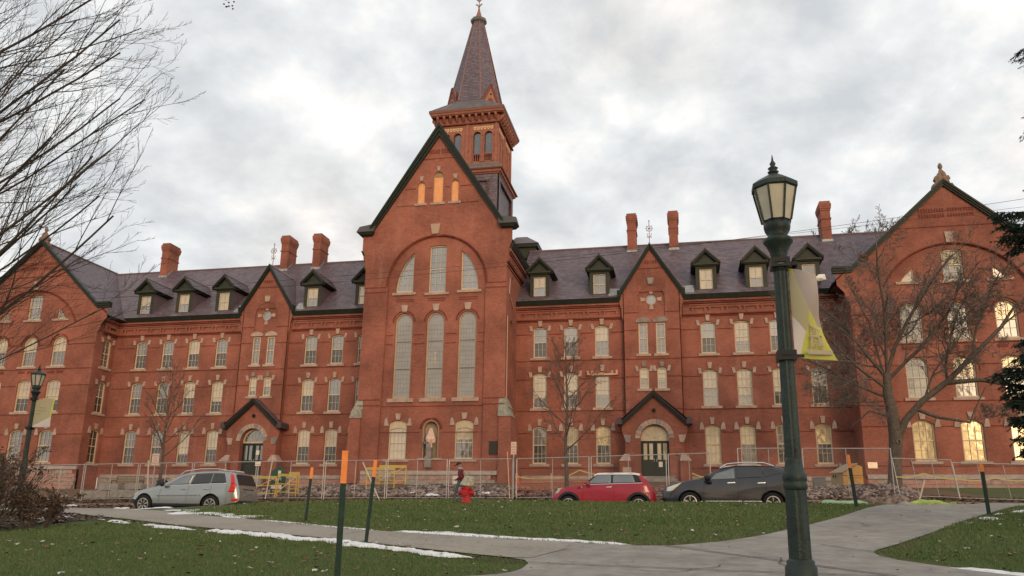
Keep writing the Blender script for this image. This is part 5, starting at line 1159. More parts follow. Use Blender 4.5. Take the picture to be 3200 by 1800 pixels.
# ================================================================ THINGS ON THE GROUND
# ---- lamp posts
LG = mat('lamp_green', (.014, .028, .021), .48, metal=.1, spec=.45, noise=.55, nscale=7, bump=.35, bscale=40)
FROST = mat('frosted_glass', (.50, .46, .34), .35, spec=.5, noise=.12, nscale=5)
def lamp_post(x, y, label, h=4.47):
    z = T(x, y); t = thing('lamp_post', label, 'street lamp', (x, y, z), 0, 'green lamp posts beside the walks'); k = h/4.465
    o = lambda zz: zz*k
    prof = [(.24, 0), (.24, .06), (.22, .12), (.20, .30), (.165, .38), (.15, .46), (.135, .50), (.135, .56), (.118, .58), (.118, .61), (.094, .63)]
    obj('base', MB().lathe([(r, o(z)) for r, z in prof], n=24), LG, t, True)
    obj('lower_shaft', MB().lathe([(.096, o(.62)), (.093, o(1.22))], n=28, flute=.05), LG, t)
    obj('collar', MB().lathe([(.094, o(1.215)), (.105, o(1.23)), (.105, o(1.27)), (.095, o(1.285)), (.105, o(1.30)), (.104, o(1.35)), (.090, o(1.37)), (.072, o(1.47)), (.072, o(1.50))], n=24), LG, t, True)
    obj('shaft', MB().lathe([(.071, o(1.5)), (.062, o(3.26))], n=28, flute=.06), LG, t)
    obj('capital', MB().lathe([(.064, o(3.25)), (.068, o(3.36)), (.085, o(3.45)), (.115, o(3.52)), (.138, o(3.545)), (.138, o(3.575)), (.10, o(3.60)), (.09, o(3.62)), (.115, o(3.66)), (.125, o(3.70)), (.125, o(3.75))], n=24), LG, t, True)
    # lantern: eight frosted panes leaning outwards between cast bars
    z0, z1, r0, r1 = o(3.76), o(4.08), .140, .207
    L_ = obj('lantern', MB().lathe([(.12, z0-.02), (.138, z0)], n=8, rot=.5), LG, t)
    obj('lantern_roof', MB().lathe([(.205, z1), (.225, z1+.012), (.225, z1+.055), (.165, z1+.10), (.06, z1+.165), (.03, z1+.19)], n=8, rot=.5), LG, t)
    for a in range(8):
        a0, a1 = (a+.5)*math.pi/4, (a+1.5)*math.pi/4; c = lambda r, an, zz: (r*math.cos(an), r*math.sin(an), zz)
        p = [c(r0*.97, a0, z0), c(r0*.97, a1, z0), c(r1*.97, a1, z1), c(r1*.97, a0, z1)]
        am = (a0+a1)/2; obj('lantern_pane', MB().prism(p, (-.006*math.cos(am), -.006*math.sin(am), 0)), FROST, L_)
        obj('lantern_bar', MB().bar(c(r0, a0, z0), c(r1, a0, z1), .018), LG, L_)
    obj('finial', MB().lathe([(.035, z1+.18), (.055, z1+.20), (.03, z1+.22), (.05, z1+.24), (.02, z1+.262), (.03, z1+.29), (.012, z1+.32), (.003, z1+.385)], n=12), LG, t, True)
    for zz in (o(3.33), o(2.43)): obj('banner_bracket', MB().box(-.085, .085, -.09, .09, zz-.045, zz+.045).bar((.08, 0, zz), (.16, 0, zz), .03).box(-.05, .05, -.1, -.088, zz-.004, zz+.004), BLACK if zz < 0 else mat('black_iron', (.012, .014, .013), .45), t)
    return t
LX, LY = .97, 7.6
lamp_post(LX, LY, 'tall dark green lamp post nearest the camera with a twisted lime banner'); lamp_post(-19.72, 21.0, 'dark green lamp post at the left walk with a flat olive banner')
def banner(bx, by, bz, W, H, label, twist):
    """one cloth grid; the colour fields are its printed panels"""
    nu, nv = (60, 110) if twist else (40, 60); V = []; F = []; MI = []
    for j in range(nv+1):
        v = j/nv
        for i in range(nu+1):
            u = i/nu
            if twist:
                wd = .235+.13*max(0, (v-.45)/.55)**1.6; V.append((.075+u*wd, -.10*math.sin(u*2.6)*(1-v)+.035*math.sin(v*8+u*3)*u, -v*H-.10*u*(1-v)-.05*u*v))
            else: V.append((.07+u*W, .03*math.sin(v*4+u*2)*u, -v*H))
    b = thing('banner', label, 'banner', (bx, by, bz))
    cols = [mat('banner_lime', (.56, .56, .12), .8), mat('banner_olive', (.48, .42, .25), .8), mat('banner_mauve', (.42, .35, .31), .8), mat('banner_white', (.70, .62, .56), .8), mat('banner_red', (.62, .22, .16), .8)]
    pm = [(150, 90), (160, 130), (250, 350), (360, 640), (470, 830), (480, 90), (500, 60)]
    PX = lambda x, z: (140+(x-.075)*1317+.066*(-z*1317), 100-z*1317)
    mauve = np.array([(168, 60), (205, 200), (260, 360), (360, 640), (480, 860), (900, 860), (900, 60)]); olive = np.array([(140, 150), (175, 160), (205, 200), (260, 360), (365, 640), (365, 830), (338, 915), (178, 700), (100, 700), (100, 320)]); white = np.array([(100, 700), (178, 700), (338, 915), (300, 1060), (262, 1300), (100, 1300)])
    for j in range(nv):
        for i in range(nu):
            u, v = (i+.5)/nu, (j+.5)/nv; a = j*(nu+1)+i; F.append((a, a+1, a+nu+2, a+nu+1))
            if twist:
                q = PX(V[a][0], V[a][2]); ins = lambda P: bool(inside(np.array([q[0]]), np.array([q[1]]), [tuple(k) for k in P])[0])
                c = 2 if ins(mauve) else 1 if ins(olive) else 3 if ins(white) else 0
            else: c = 4 if v < .045 and u < .36 else 0 if (u > .9 and v < .66) else 3 if v > .96-u*.32 else 1
            MI.append(c)
    mb = MB(); mb.v = V; mb.f = F; mb.m = MI; o = link('cloth', mb.mesh('cloth', cols, True), b)
    so = o.modifiers.new('s', 'SOLIDIFY'); so.thickness = .003
    return b
b1 = banner(LX, LY-.01, T(LX, LY)+3.28, .40, .86, 'lime, olive and mauve cloth banner twisting in the wind on the near lamp post', True)
# mauve steeple emblem printed on the lime field
MV = mat('emblem_mauve', (.50, .38, .30), .8)
E_ = MB(); ox, oz, yy = .275, -.80, -.045
def ep(pts): E_.prism([(ox+a, yy+.0*a, oz+b) for a, b in pts], (0, .004, 0))
ep([(-.10, .0), (.13, -.02), (.12, -.055), (-.085, -.04)]); ep([(-.055, .01), (-.045, .01), (-.03, .12), (-.05, .12)]); ep([(.04, .0), (.055, .0), (.04, .12), (.025, .12)]); ep([(-.055, .12), (.042, .11), (.04, .13), (-.055, .14)])
ep([(-.05, .145), (-.042, .145), (-.042, .22), (-.05, .22)]); ep([(-.03, .143), (-.023, .143), (-.023, .205), (-.03, .205)]); ep([(-.01, .141), (-.003, .141), (-.003, .19), (-.01, .19)]); ep([(.01, .14), (.018, .14), (.018, .175), (.01, .175)])
ep([(-.058, .215), (.03, .165), (.03, .175), (-.052, .235)]); ep([(-.05, .02), (.0, .105), (.007, .1), (-.04, .02)]); ep([(.045, .02), (.0, .105), (-.006, .1), (.036, .02)]); ep([(-.012, .02), (-.004, .02), (-.004, .06), (-.012, .06)]); ep([(.006, .02), (.014, .02), (.014, .06), (.006, .06)]); ep([(-.062, .235), (-.05, .235), (-.055, .262)])
obj('steeple_emblem', E_, MV, b1); obj('hanging_wire', MB().tube([(-.06, .0, .02), (-.02, -.09, .03), (.06, -.07, .045), (.10, -.02, .01)], .003, 4), LEAD, b1)
b2 = banner(-19.72, 21.0, T(-19.72, 21)+3.36, .66, .90, 'olive and white fabric banner with faint pale lettering on the left lamp post', False)
def text(s, size, m, parent, loc, rot=(R(90), 0, 0), ext=.003, align='CENTER', name='lettering'):
    c = bpy.data.curves.new('t', 'FONT'); c.body = s; c.size = size; c.extrude = ext; c.align_x = align; c.resolution_u = 2
    o = bpy.data.objects.new('t', c); COL.objects.link(o); bpy.context.view_layer.update()
    me = bpy.data.meshes.new_from_object(o.evaluated_get(bpy.context.evaluated_depsgraph_get())); bpy.data.objects.remove(o)
    me.materials.clear(); me.materials.append(m); t = link(name, me, parent, loc); t.rotation_euler = rot; return t
PL = mat('pale_lettering', (.60, .56, .36), .8)
for i, s in enumerate(('The', 'University of', 'Vermont and', 'works')):
    text(s if i != 3 else 'works', .062, PL, b2, (.14, -.035, -.21-.085*i), align='LEFT')
# ---- marker stakes, green with orange tops
SG = mat('stake_green', (.018, .040, .030), .7, noise=.3, nscale=20); SO = mat('stake_orange', (.88, .27, .06), .55, noise=.08, nscale=20)
for x, y, zt, dx, w, r, frac, lab in ((-3.52, 8.0, .72, .0, .060, .35, .215, 'green snow stake with orange top nearest the camera'), (-5.40, 13.38, 1.05, .09, .060, .3, .205, 'slanting green stake with orange top standing in the snow by the walk'), (-8.6, 17.56, 1.2, .06, .065, .5, .21, 'short green stake with orange top left of the nearest one'), (4.73, 24.49, 2.04, -.12, .08, .2, .25, 'leaning orange topped stake at the lawn corner right of the lamp post'), (7.31, 22.1, 1.62, -.05, .075, .4, .16, 'orange topped stake at the far right edge of the paving')):
    z = T(x, y); h = zt-z; st = thing('marker_stake', lab, 'stake', (x, y, z), 0, 'orange topped snow stakes along the walks')
    st.rotation_euler = (0, math.atan2(dx, h), r)
    w2 = w*.72
    obj('post', MB().box(-w/2, w/2, -w2/2, w2/2, -.2, h*(1-frac)), SG, st); obj('orange_tip', MB().box(-w/2-.001, w/2+.001, -w2/2-.001, w2/2+.001, h*(1-frac), h), SO, st)
# ---- hydrant wearing a bag
RED = mat('hydrant_red', (.46, .025, .03), .5, noise=.25, nscale=14)
hx, hy = -6.68, 24.6; hz = T(hx, hy)
H = thing('fire_hydrant', 'red fire hydrant with a pale bag tied over its bonnet', 'hydrant', (hx, hy, hz))
obj('barrel', MB().lathe([(.17, 0), (.17, .05), (.135, .07), (.135, .42), (.16, .44), (.16, .50), (.14, .52), (.135, .60)], n=20), RED, H, True)
for sg in (-1, 1): obj('side_outlet', MB().tube([(sg*.10, 0, .33), (sg*.20, 0, .33), (sg*.20, 0, .33), (sg*.235, 0, .33), (sg*.26, 0, .33)], [.07, .07, .085, .085, .04], 12), RED, H)
obj('front_outlet', MB().tube([(0, -.1, .33), (0, -.2, .33), (0, -.2, .33), (0, -.24, .33)], [.08, .08, .10, .095], 12), RED, H)
bg_ = MB(); rg = random.Random(4); vs = []
for j, (r, z) in enumerate([(.15, .52), (.20, .53), (.21, .57), (.185, .64), (.16, .70), (.15, .77), (.10, .82), (.0, .83)]):
    for k in range(16):
        a = k*math.pi/8; rr = r*(1+.10*math.sin(a*3+j)+.05*rg.random()); vs.append((rr*math.cos(a)*1.05+(.02*j if z > .6 else 0)*.6, rr*math.sin(a), z+.015*math.sin(a*2)))
bg_.add(vs, [(j*16+k, j*16+(k+1) % 16, (j+1)*16+(k+1) % 16, (j+1)*16+k) for j in range(7) for k in range(16)])
obj('bag', bg_, mat('white_bag', (.40, .37, .29), .7, noise=.35, nscale=10, bump=.8, bscale=14), H, True)
# ---- cars
BL = mat('tyre_rubber', (.014, .014, .014), .8); RIM = mat('alloy_rim', (.50, .48, .42), .35, metal=.7); CHR = mat('chrome', (.75, .74, .72), .2, metal=.9)
PLB = mat('black_plastic', (.022, .022, .024), .6); CG = glass('car_glass', (.012, .013, .014), gl=.05, rough=.05, nz=.6); CGL = glass('car_glass_clear', (.08, .095, .09), gl=.14, rough=.06, nz=.5)
def wheel(parent, x, r, yy, spokes, rimr):
    w = .21; W = thing('wheel', None, None, (0, 0, 0)) if False else link('wheel', MB().tube([(0, .0, 0), (0, w, 0)], r*.55, 20).mesh('wheel', PLB), parent); W.location = (x, yy, r)
    pr = [(r*.66, .0), (r*.9, -.012), (r*.97, .02), (r, .05), (r, w-.04), (r*.95, w), (r*.6, w)]
    m = MB(); n = 36; v = []
    for rr, y_ in pr:
        for k in range(n): a = 2*math.pi*k/n; v.append((rr*math.cos(a), y_, rr*math.sin(a)))
    m.add(v, [(i*n+k, (i+1)*n+k, (i+1)*n+(k+1) % n, i*n+(k+1) % n) for i in range(len(pr)-1) for k in range(n)])
    link('tyre', m.mesh('tyre', BL, True), W)
    m = MB(); v = []
    for rr, y_ in ((rimr, .0), (rimr*.9, -.004), (rimr*.88, .05)):
        for k in range(n): a = 2*math.pi*k/n; v.append((rr*math.cos(a), y_, rr*math.sin(a)))
    m.add(v, [(i*n+k, (i+1)*n+k, (i+1)*n+(k+1) % n, i*n+(k+1) % n) for i in range(2) for k in range(n)])
    for s in range(spokes):
        a = 2*math.pi*s/spokes+.3
        for d in (-.11, .11):
            m.bar((rimr*.2*math.cos(a), .015, rimr*.2*math.sin(a)), (rimr*.93*math.cos(a+d), .0, rimr*.93*math.sin(a+d)), rimr*.10, .03, up=(0, 1, 0))
    m.tube([(0, .0, 0), (0, .04, 0)], rimr*.22, 12)
    link('rim', m.mesh('rim', RIM), W); return W
def car(name, label, cat, x0, yn, zg, Lc, W, top, belt, wheels, wr, paint, rz=0, roofhw=.66, sill=.24, nose=.72, tail=.80, rimr=.24, spokes=7, rows=None):
    """side profiles give the lofted body; wheel arches are cut through it; local x runs nose to tail, y=0 is the near side"""
    C = thing(name, label, cat, (x0, yn, zg), rz); hw = W/2
    tx = [p[0] for p in top]; tz = [p[1] for p in top]; bx = [p[0] for p in belt]; bz = [p[1] for p in belt]
    def itop(x): return float(np.interp(x, tx, tz))
    def ibelt(x): return min(float(np.interp(x, bx, bz)), itop(x)-.035)
    def plan(x):
        d0, d1 = x/.75, (Lc-x)/.6; f = 1.0
        if d0 < 1: f = nose+(1-nose)*math.sin(min(1, max(d0, 0))*math.pi/2)**.7
        if d1 < 1: f = min(f, tail+(1-tail)*math.sin(max(d1, 0)*math.pi/2)**.7)
        return hw*f
    def rhw(x):
        b, t = ibelt(x), itop(x); k = min(1, max(0, (t-b)/.45)); return plan(x)*(1-.06*(1-k)-(1-roofhw/hw)*k)
    st = sorted(set([0, .03, .1, .2, Lc-.2, Lc-.1, Lc-.03, Lc]+[Lc*i/34 for i in range(35)]+[p[0] for p in top]))
    st = [s for i, s in enumerate(st) if i == 0 or s-st[i-1] > .012]
    def zlow(x): e = min(x, Lc-x); return sill+(.16*(1-e/.35)**2 if e < .35 else 0)
    def ring(x):
        p, b, t, z0, r = plan(x), ibelt(x), itop(x), zlow(x), rhw(x); zm = (z0+b)/2
        b = max(b, z0+.12); t = max(t, b+.03)
        h = [(p*.90, z0), (p*.985, z0+.06), (p, zm-.02), (p*.995, zm+.12 if zm+.12 < b else (zm+b)/2), (p*.955, b), (r+.0, b+(t-b)*.80), (r*.93, b+(t-b)*.94), (r*.70, t), (0, t+.012)]
        return [(x, hw-y, z) for y, z in h]+[(x, hw+y, z) for y, z in h[-2::-1]]
    rings = [ring(s) for s in st]; n = len(rings[0]); mb = MB(); mb.v = [p for r in rings for p in r]
    for i in range(len(st)-1):
        for k in range(n): k2 = (k+1) % n; mb.f.append((i*n+k, (i+1)*n+k, (i+1)*n+k2, i*n+k2))
    mb.f += [tuple(range(n)), tuple((len(st)-1)*n+k for k in reversed(range(n)))]; mb.m = [0]*len(mb.f)
    me = mb.mesh('body', [paint, PLB], False); bm = bmesh.new(); bm.from_mesh(me); bmesh.ops.recalc_face_normals(bm, faces=bm.faces); bm.to_mesh(me); bm.free()
    body = link('body', me, C)
    cut = MB()
    for wx in wheels: cut.tube([(wx, -.3, wr*1.0), (wx, .34, wr)], wr*1.17, 32); cut.tube([(wx, W-.34, wr), (wx, W+.3, wr)], wr*1.17, 32)
    cme = cut.mesh('cut', PLB); bm = bmesh.new(); bm.from_mesh(cme); bmesh.ops.recalc_face_normals(bm, faces=bm.faces); bm.to_mesh(cme); bm.free()
    co = bpy.data.objects.new('cut', cme); COL.objects.link(co); co.parent = C
    m = body.modifiers.new('b', 'BOOLEAN'); m.object = co; m.operation = 'DIFFERENCE'; m.solver = 'EXACT'
    bpy.context.view_layer.update()
    new = bpy.data.meshes.new_from_object(body.evaluated_get(bpy.context.evaluated_depsgraph_get())); body.modifiers.clear(); body.data = new; bpy.data.objects.remove(co)
    for p in new.polygons:
        p.use_smooth = p.material_index == 0
    new.set_sharp_from_angle(angle=R(32))
    for wx in wheels:
        wheel(C, wx, wr, .015, spokes, rimr); Wf = wheel(C, wx, wr, W-.225, spokes, rimr)
    def sp_(x, z, off=.006, far=False):   # point on the body side
        p, b, t, r = plan(x), ibelt(x), itop(x), rhw(x); z0 = zlow(x)
        if z <= b:
            zm = (z0+b)/2; y = np.interp(z, [z0, z0+.06, zm-.02, zm+.12 if zm+.12 < b else (zm+b)/2, b], [p*.90, p*.985, p, p*.995, p*.955])
        else: y = np.interp(z, [b, b+(t-b)*.80, b+(t-b)*.94, t], [p*.955, r, r*.93, r*.7])
        y = float(y)+off; return (x, hw+y if far else hw-y, z)
    def patch(nm, pts, m, off=.006, par=None, th=.006, sub=7):
        for far in (False, True):
            # grid patch between lower and upper polylines
            lo, up = pts; P = MB(); k = 10; V = []
            for i in range(k+1):
                t = i/k
                def at(pl):
                    s = t*(len(pl)-1); j = min(int(s), len(pl)-2); f = s-j; return (pl[j][0]*(1-f)+pl[j+1][0]*f, pl[j][1]*(1-f)+pl[j+1][1]*f)
                a, b = at(lo), at(up)
                for q in range(sub): u = q/(sub-1); x = a[0]*(1-u)+b[0]*u; z = a[1]*(1-u)+b[1]*u; V.append(sp_(x, z, off, far))
            F = []
            for i in range(k):
                for q in range(sub-1): F.append((i*sub+q, (i+1)*sub+q, (i+1)*sub+q+1, i*sub+q+1) if not far else (i*sub+q+1, (i+1)*sub+q+1, (i+1)*sub+q, i*sub+q))
            P.add(V, F); o = link(nm, P.mesh(nm, m, True), par or body)
            so = o.modifiers.new('s', 'SOLIDIFY'); so.thickness = th; so.offset = -1
    return C, body, sp_, patch, itop, ibelt, plan
# silver estate SUV seen from its rear quarter
SIL = mat('silver_paint', (.31, .32, .31), .22, metal=.65, spec=.5, coat=.6, noise=.05, nscale=2)
zg = T(-19, 28.6)+.012
top = [(0, .62), (.05, .80), (.25, .90), (.7, .99), (1.15, 1.06), (1.28, 1.10), (1.7, 1.33), (2.05, 1.50), (2.4, 1.595), (3.0, 1.65), (3.7, 1.655), (4.1, 1.62), (4.3, 1.53), (4.46, 1.20), (4.57, .92), (4.60, .70)]
belt = [(0, .60), (1.1, 1.0), (1.3, 1.02), (3, 1.09), (4.2, 1.16), (4.44, 1.12), (4.60, .68)]
C, body, spt, patch, it, ib, pl = car('parked_car', 'silver estate SUV with tall red tail lamps parked before the wire fence', 'car', -21.08, 27.8, zg+.0, 4.60, 1.74, top, belt, (.62, 3.48), .36, SIL, roofhw=.70, rimr=.235)
patch('side_window', ([(1.52, 1.075), (2.2, 1.10), (2.50, 1.115)], [(1.62, 1.13), (2.12, 1.42), (2.62, 1.52)]), CGL)
patch('side_window', ([(2.56, 1.115), (3.4, 1.14)], [(2.68, 1.525), (3.42, 1.555)]), CG)
patch('side_window', ([(3.43, 1.145), (4.08, 1.185)], [(3.45, 1.555), (3.90, 1.54)]), CG)
patch('tail_lamp', ([(4.20, .84), (4.44, .84)], [(4.26, 1.12), (4.47, 1.14)]), mat('tail_red', (.62, .02, .02), .25, coat=.6), off=.012)
patch('tail_lamp', ([(4.27, 1.12), (4.43, 1.16)], [(4.16, 1.54), (4.25, 1.56)]), mat('tail_red', (.62, .02, .02)), off=.014)
patch('tail_lamp', ([(4.36, .50), (4.57, .50)], [(4.36, .60), (4.57, .60)]), mat('tail_red', (.62, .02, .02)), off=.012)
patch('bumper', ([(3.96, .26), (4.54, .30)], [(3.96, .34), (4.57, .48)]), PLB, off=.014); patch('bumper', ([(.03, .42), (.25, .28)], [(.03, .56), (.22, .54)]), PLB, off=.012)
patch('sill_trim', ([(1.05, .26), (3.05, .26)], [(1.05, .40), (3.05, .40)]), PLB, off=.01)
patch('door_moulding', ([(1.2, .66), (3.05, .69)], [(1.2, .70), (3.05, .73)]), mat('silver_dark', (.20, .215, .22), .4, metal=.3), off=.016)
for xx in (1.28, 2.46, 3.42): patch('door_gap', ([(xx, .42), (xx+.008, .42)], [(xx+.06, 1.06), (xx+.068, 1.06)]), BLACK, off=.003, th=.002)
for xx in (2.2, 3.16): patch('door_handle', ([(xx, .915), (xx+.2, .925)], [(xx, .955), (xx+.2, .965)]), SIL, off=.03)
patch('headlamp', ([(.06, .66), (.24, .70)], [(.08, .78), (.30, .86)]), FROST, off=.008)
for yy, nm in ((.26, 'roof_rail'), (1.48, 'roof_rail')): obj(nm, MB().tube([(1.95, yy, 1.47), (2.15, yy, 1.62), (2.8, yy, 1.71), (3.5, yy, 1.715), (3.95, yy, 1.66)], .02, 6), CHR, body)
obj('mirror', MB().lathe([(0, -.1), (.09, -.06), (.10, .05), (.04, .1)], (1.45, -.11, 1.12), 8), PLB, body, True); obj('aerial', MB().tube([(3.9, .8, 1.64), (4.15, .8, 1.86)], .006, 5), PLB, body)
patch('bonnet_gap', ([(.3, .90), (1.1, 1.04)], [(.3, .906), (1.1, 1.046)]), BLACK, off=.003, th=.002); patch('window_trim', ([(1.50, 1.06), (4.1, 1.165)], [(1.50, 1.073), (4.1, 1.18)]), CHR, off=.008)
rear = MB().prism([(4.325, .30, 1.50), (4.325, 1.44, 1.50), (4.50, 1.50, 1.12), (4.50, .24, 1.12)], (.014, 0, .004)); obj('rear_window', rear, CG, body)
obj('licence_plate', MB().box(4.585, 4.605, .65, 1.08, .80, .92), mat('plate_grey', (.2, .22, .22)), body); obj('tailgate_bar', MB().box(4.53, 4.58, .5, 1.25, .94, .97), PLB, body)
obj('rear_bumper', MB().box(4.50, 4.65, .16, 1.58, .30, .52), PLB, body)
# red hatchback with a white roof
REDP = mat('red_paint', (.34, .014, .034), .3, spec=.35, coat=.3, noise=.1, nscale=2)
zg = T(-2.7, 28.6)+.012
top = [(0, .56), (.05, .70), (.22, .83), (.6, .91), (1.02, .965), (1.12, .99), (1.45, 1.27), (1.62, 1.37), (2.1, 1.41), (2.8, 1.405), (3.12, 1.37), (3.32, 1.16), (3.45, .98), (3.60, .78), (3.63, .60)]
belt = [(0, .54), (1.05, .93), (1.2, .945), (3.2, 1.03), (3.45, .95), (3.63, .58)]
C, body, spt, patch, it, ib, pl = car('parked_car', 'red hatchback with white roof and black wheel arches parked at the lawn edge', 'car', -4.62, 28.55, zg+.02, 3.63, 1.68, top, belt, (.60, 3.05), .30, REDP, roofhw=.62, rimr=.20, spokes=5)
rf = MB(); gx_ = [1.50+1.62*i/12 for i in range(13)]; gy_ = [-.60+1.2*j/6 for j in range(7)]
for x_ in gx_:
    for y_ in gy_: rf.v.append((x_, .84+y_*1.03, it(x_)+.024-.085*(abs(y_)/.6)**4))
rf.f = [(i*7+j, (i+1)*7+j, (i+1)*7+j+1, i*7+j+1) for i in range(12) for j in range(6)]; rf.m = [0]*len(rf.f)
o = obj('white_roof', rf, mat('white_roof', (.74, .70, .66), .35, coat=.4), body, True); sm = o.modifiers.new('s', 'SOLIDIFY'); sm.thickness = .05; sm.offset = -1
patch('side_window', ([(1.28, 1.0), (2.1, 1.03)], [(1.60, 1.32), (2.1, 1.34)]), CGL); patch('side_window', ([(2.17, 1.03), (2.95, 1.06)], [(2.17, 1.34), (2.86, 1.33)]), CGL)
patch('pillar', ([(2.1, 1.03), (2.17, 1.03)], [(2.1, 1.345), (2.17, 1.345)]), PLB, off=.005); patch('pillar', ([(2.95, 1.06), (3.18, 1.06)], [(2.86, 1.335), (3.02, 1.335)]), PLB, off=.006); patch('pillar', ([(1.12, .985), (1.28, 1.0)], [(1.50, 1.30), (1.60, 1.325)]), PLB, off=.006)
patch('roof_side', ([(1.44, 1.26), (1.62, 1.335), (2.9, 1.34), (3.12, 1.30)], [(1.50, 1.345), (1.66, 1.41), (2.85, 1.42), (3.10, 1.385)]), mat('white_roof', (.74, .70, .66)), off=.014)
patch('belt_trim', ([(1.15, .965), (3.2, 1.035)], [(1.15, .98), (3.2, 1.05)]), CHR, off=.012)
patch('headlamp', ([(.10, .66), (.20, .66)], [(.16, .86), (.34, .88)]), FROST, off=.01); patch('tail_lamp', ([(3.30, .68), (3.44, .68)], [(3.22, .96), (3.34, .97)]), mat('tail_rose', (.55, .12, .11), .25, coat=.6), off=.01)
patch('side_vent', ([(.90, .835), (1.08, .845)], [(.98, .90), (1.08, .90)]), PLB, off=.008); patch('indicator', ([(1.04, .85), (1.09, .85)], [(1.04, .90), (1.09, .90)]), mat('amber', (.8, .25, .05), .3), off=.012)
for xx in (1.10, 2.2): patch('door_gap', ([(xx, .32), (xx+.007, .32)], [(xx+.02, .94), (xx+.027, .94)]), BLACK, off=.003, th=.002)
patch('door_handle', ([(1.95, .875), (2.13, .885)], [(1.95, .90), (2.13, .91)]), CHR, off=.03)
obj('mirror', MB().lathe([(0, -.08), (.075, -.05), (.08, .04), (.03, .09)], (1.30, -.10, 1.0), 8), mat('mirror_red', (.30, .06, .06), .4), body, True)
for wx in (.60, 3.05):
    m_ = MB(); n_ = 18
    for far in (0, 1):
        m_ = MB(); v = []
        for k in range(n_+1):
            a = math.pi*(-.05+1.10*k/n_); 
            for rr in (.345, .43):
                x_, z_ = wx+rr*math.cos(a), .30+rr*math.sin(a); z_ = max(z_, .22); p = spt(min(3.6, max(.03, x_)), min(z_, ib(min(3.6, max(.03, x_)))), .012, bool(far)); v.append((x_, p[1], z_))
        m_.add(v, [(2*k, 2*k+1, 2*k+3, 2*k+2) for k in range(n_)])
        o = obj('arch_trim', m_, PLB, body); sm = o.modifiers.new('s', 'SOLIDIFY'); sm.thickness = .02; sm.offset = 0
# dark crossover
DK = mat('charcoal_paint', (.030, .031, .036), .28, metal=.3, spec=.5, coat=.6, noise=.2, nscale=2)
zg = T(1.5, 28.6)+.012
top = [(0, .66), (.05, .84), (.3, .97), (.75, 1.06), (1.18, 1.12), (1.3, 1.15), (1.75, 1.40), (2.1, 1.54), (2.5, 1.605), (3.1, 1.61), (3.7, 1.57), (4.05, 1.50), (4.3, 1.36), (4.5, 1.05), (4.60, .80), (4.62, .64)]
belt = [(0, .64), (1.1, 1.03), (1.3, 1.05), (2.5, 1.12), (3.5, 1.18), (4.1, 1.33), (4.4, 1.2), (4.62, .62)]
C, body, spt, patch, it, ib, pl = car('parked_car', 'dark grey crossover with pale roof rails parked behind the big lamp post', 'car', -.74, 28.15, zg+.02, 4.62, 1.86, top, belt, (.92, 3.61), .345, DK, roofhw=.66, rimr=.225, spokes=5)
patch('side_window', ([(1.62, 1.10), (2.42, 1.135)], [(1.80, 1.30), (2.42, 1.50)]), CGL); patch('side_window', ([(2.50, 1.14), (3.35, 1.19)], [(2.50, 1.505), (3.32, 1.49)]), CG); patch('side_window', ([(3.42, 1.20), (3.98, 1.33)], [(3.38, 1.48), (3.86, 1.42)]), CG)
patch('headlamp', ([(.14, .70), (.30, .70)], [(.16, .84), (.66, 1.00)]), mat('headlamp_clear', (.62, .60, .52), .25, coat=.5), off=.012); patch('indicator', ([(.32, .71), (.36, .72)], [(.60, .94), (.64, .97)]), mat('amber', (.8, .25, .05)), off=.016)
patch('sill_trim', ([(1.42, .36), (2.62, .365)], [(1.42, .395), (2.62, .40)]), CHR, off=.014); patch('sill_trim', ([(2.66, .365), (3.25, .37)], [(2.66, .40), (3.25, .405)]), CHR, off=.014)
for xx in (1.36, 2.48, 3.38): patch('door_gap', ([(xx, .40), (xx+.008, .40)], [(xx+.04, 1.05), (xx+.048, 1.05)]), BLACK, off=.003, th=.002)
for xx in (2.16, 3.14): patch('door_handle', ([(xx, .965), (xx+.26, .98)], [(xx, 1.005), (xx+.26, 1.02)]), CHR, off=.03)
for yy in (.26, 1.60): obj('roof_rail', MB().tube([(1.95, yy, 1.49), (2.2, yy, 1.635), (2.8, yy, 1.685), (3.4, yy, 1.67), (3.72, yy, 1.56)], .024, 6), CHR, body)
obj('spoiler', MB().hexa([(4.0, .3, 1.49), (4.32, .35, 1.47), (4.32, 1.51, 1.47), (4.0, 1.56, 1.49)], [(4.0, .3, 1.53), (4.34, .35, 1.50), (4.34, 1.51, 1.50), (4.0, 1.56, 1.53)]), DK, body)
obj('mirror', MB().lathe([(0, -.1), (.10, -.06), (.11, .05), (.04, .1)], (1.52, -.12, 1.14), 8).bar((1.5, -.08, 1.05), (1.62, .06, .98), .09), PLB, body, True)
patch('tail_lamp', ([(4.30, .88), (4.5, .86)], [(4.26, 1.08), (4.46, 1.05)]), mat('tail_dark', (.16, .03, .03), .3), off=.01)
# ---- person walking behind the hydrant
def skin(name, pts, edges, rad, m, parent, root=0, sub=2):
    me = bpy.data.meshes.new(name); me.from_pydata(pts, edges, []); o = bpy.data.objects.new(name, me); COL.objects.link(o)
    md = o.modifiers.new('k', 'SKIN'); me.skin_vertices.new() if not me.skin_vertices else None
    for i, r in enumerate(rad): v = me.skin_vertices[0].data[i]; v.radius = (r, r) if not isinstance(r, tuple) else r; v.use_root = i == root
    o.modifiers.new('s', 'SUBSURF').levels = sub; bpy.context.view_layer.update()
    nm = bpy.data.meshes.new_from_object(o.evaluated_get(bpy.context.evaluated_depsgraph_get())); bpy.data.objects.remove(o); nm.materials.clear()
    for q in (m if isinstance(m, list) else [m]): nm.materials.append(q)
    nm.polygons.foreach_set('use_smooth', [True]*len(nm.polygons)); ob = link(name, nm, parent); return ob, nm
px, py = -9.85, 35.4; pz = T(px, py)
Pn = thing('person', 'person in a maroon jacket and dark cap walking left behind the hydrant', 'person', (px, py, pz))
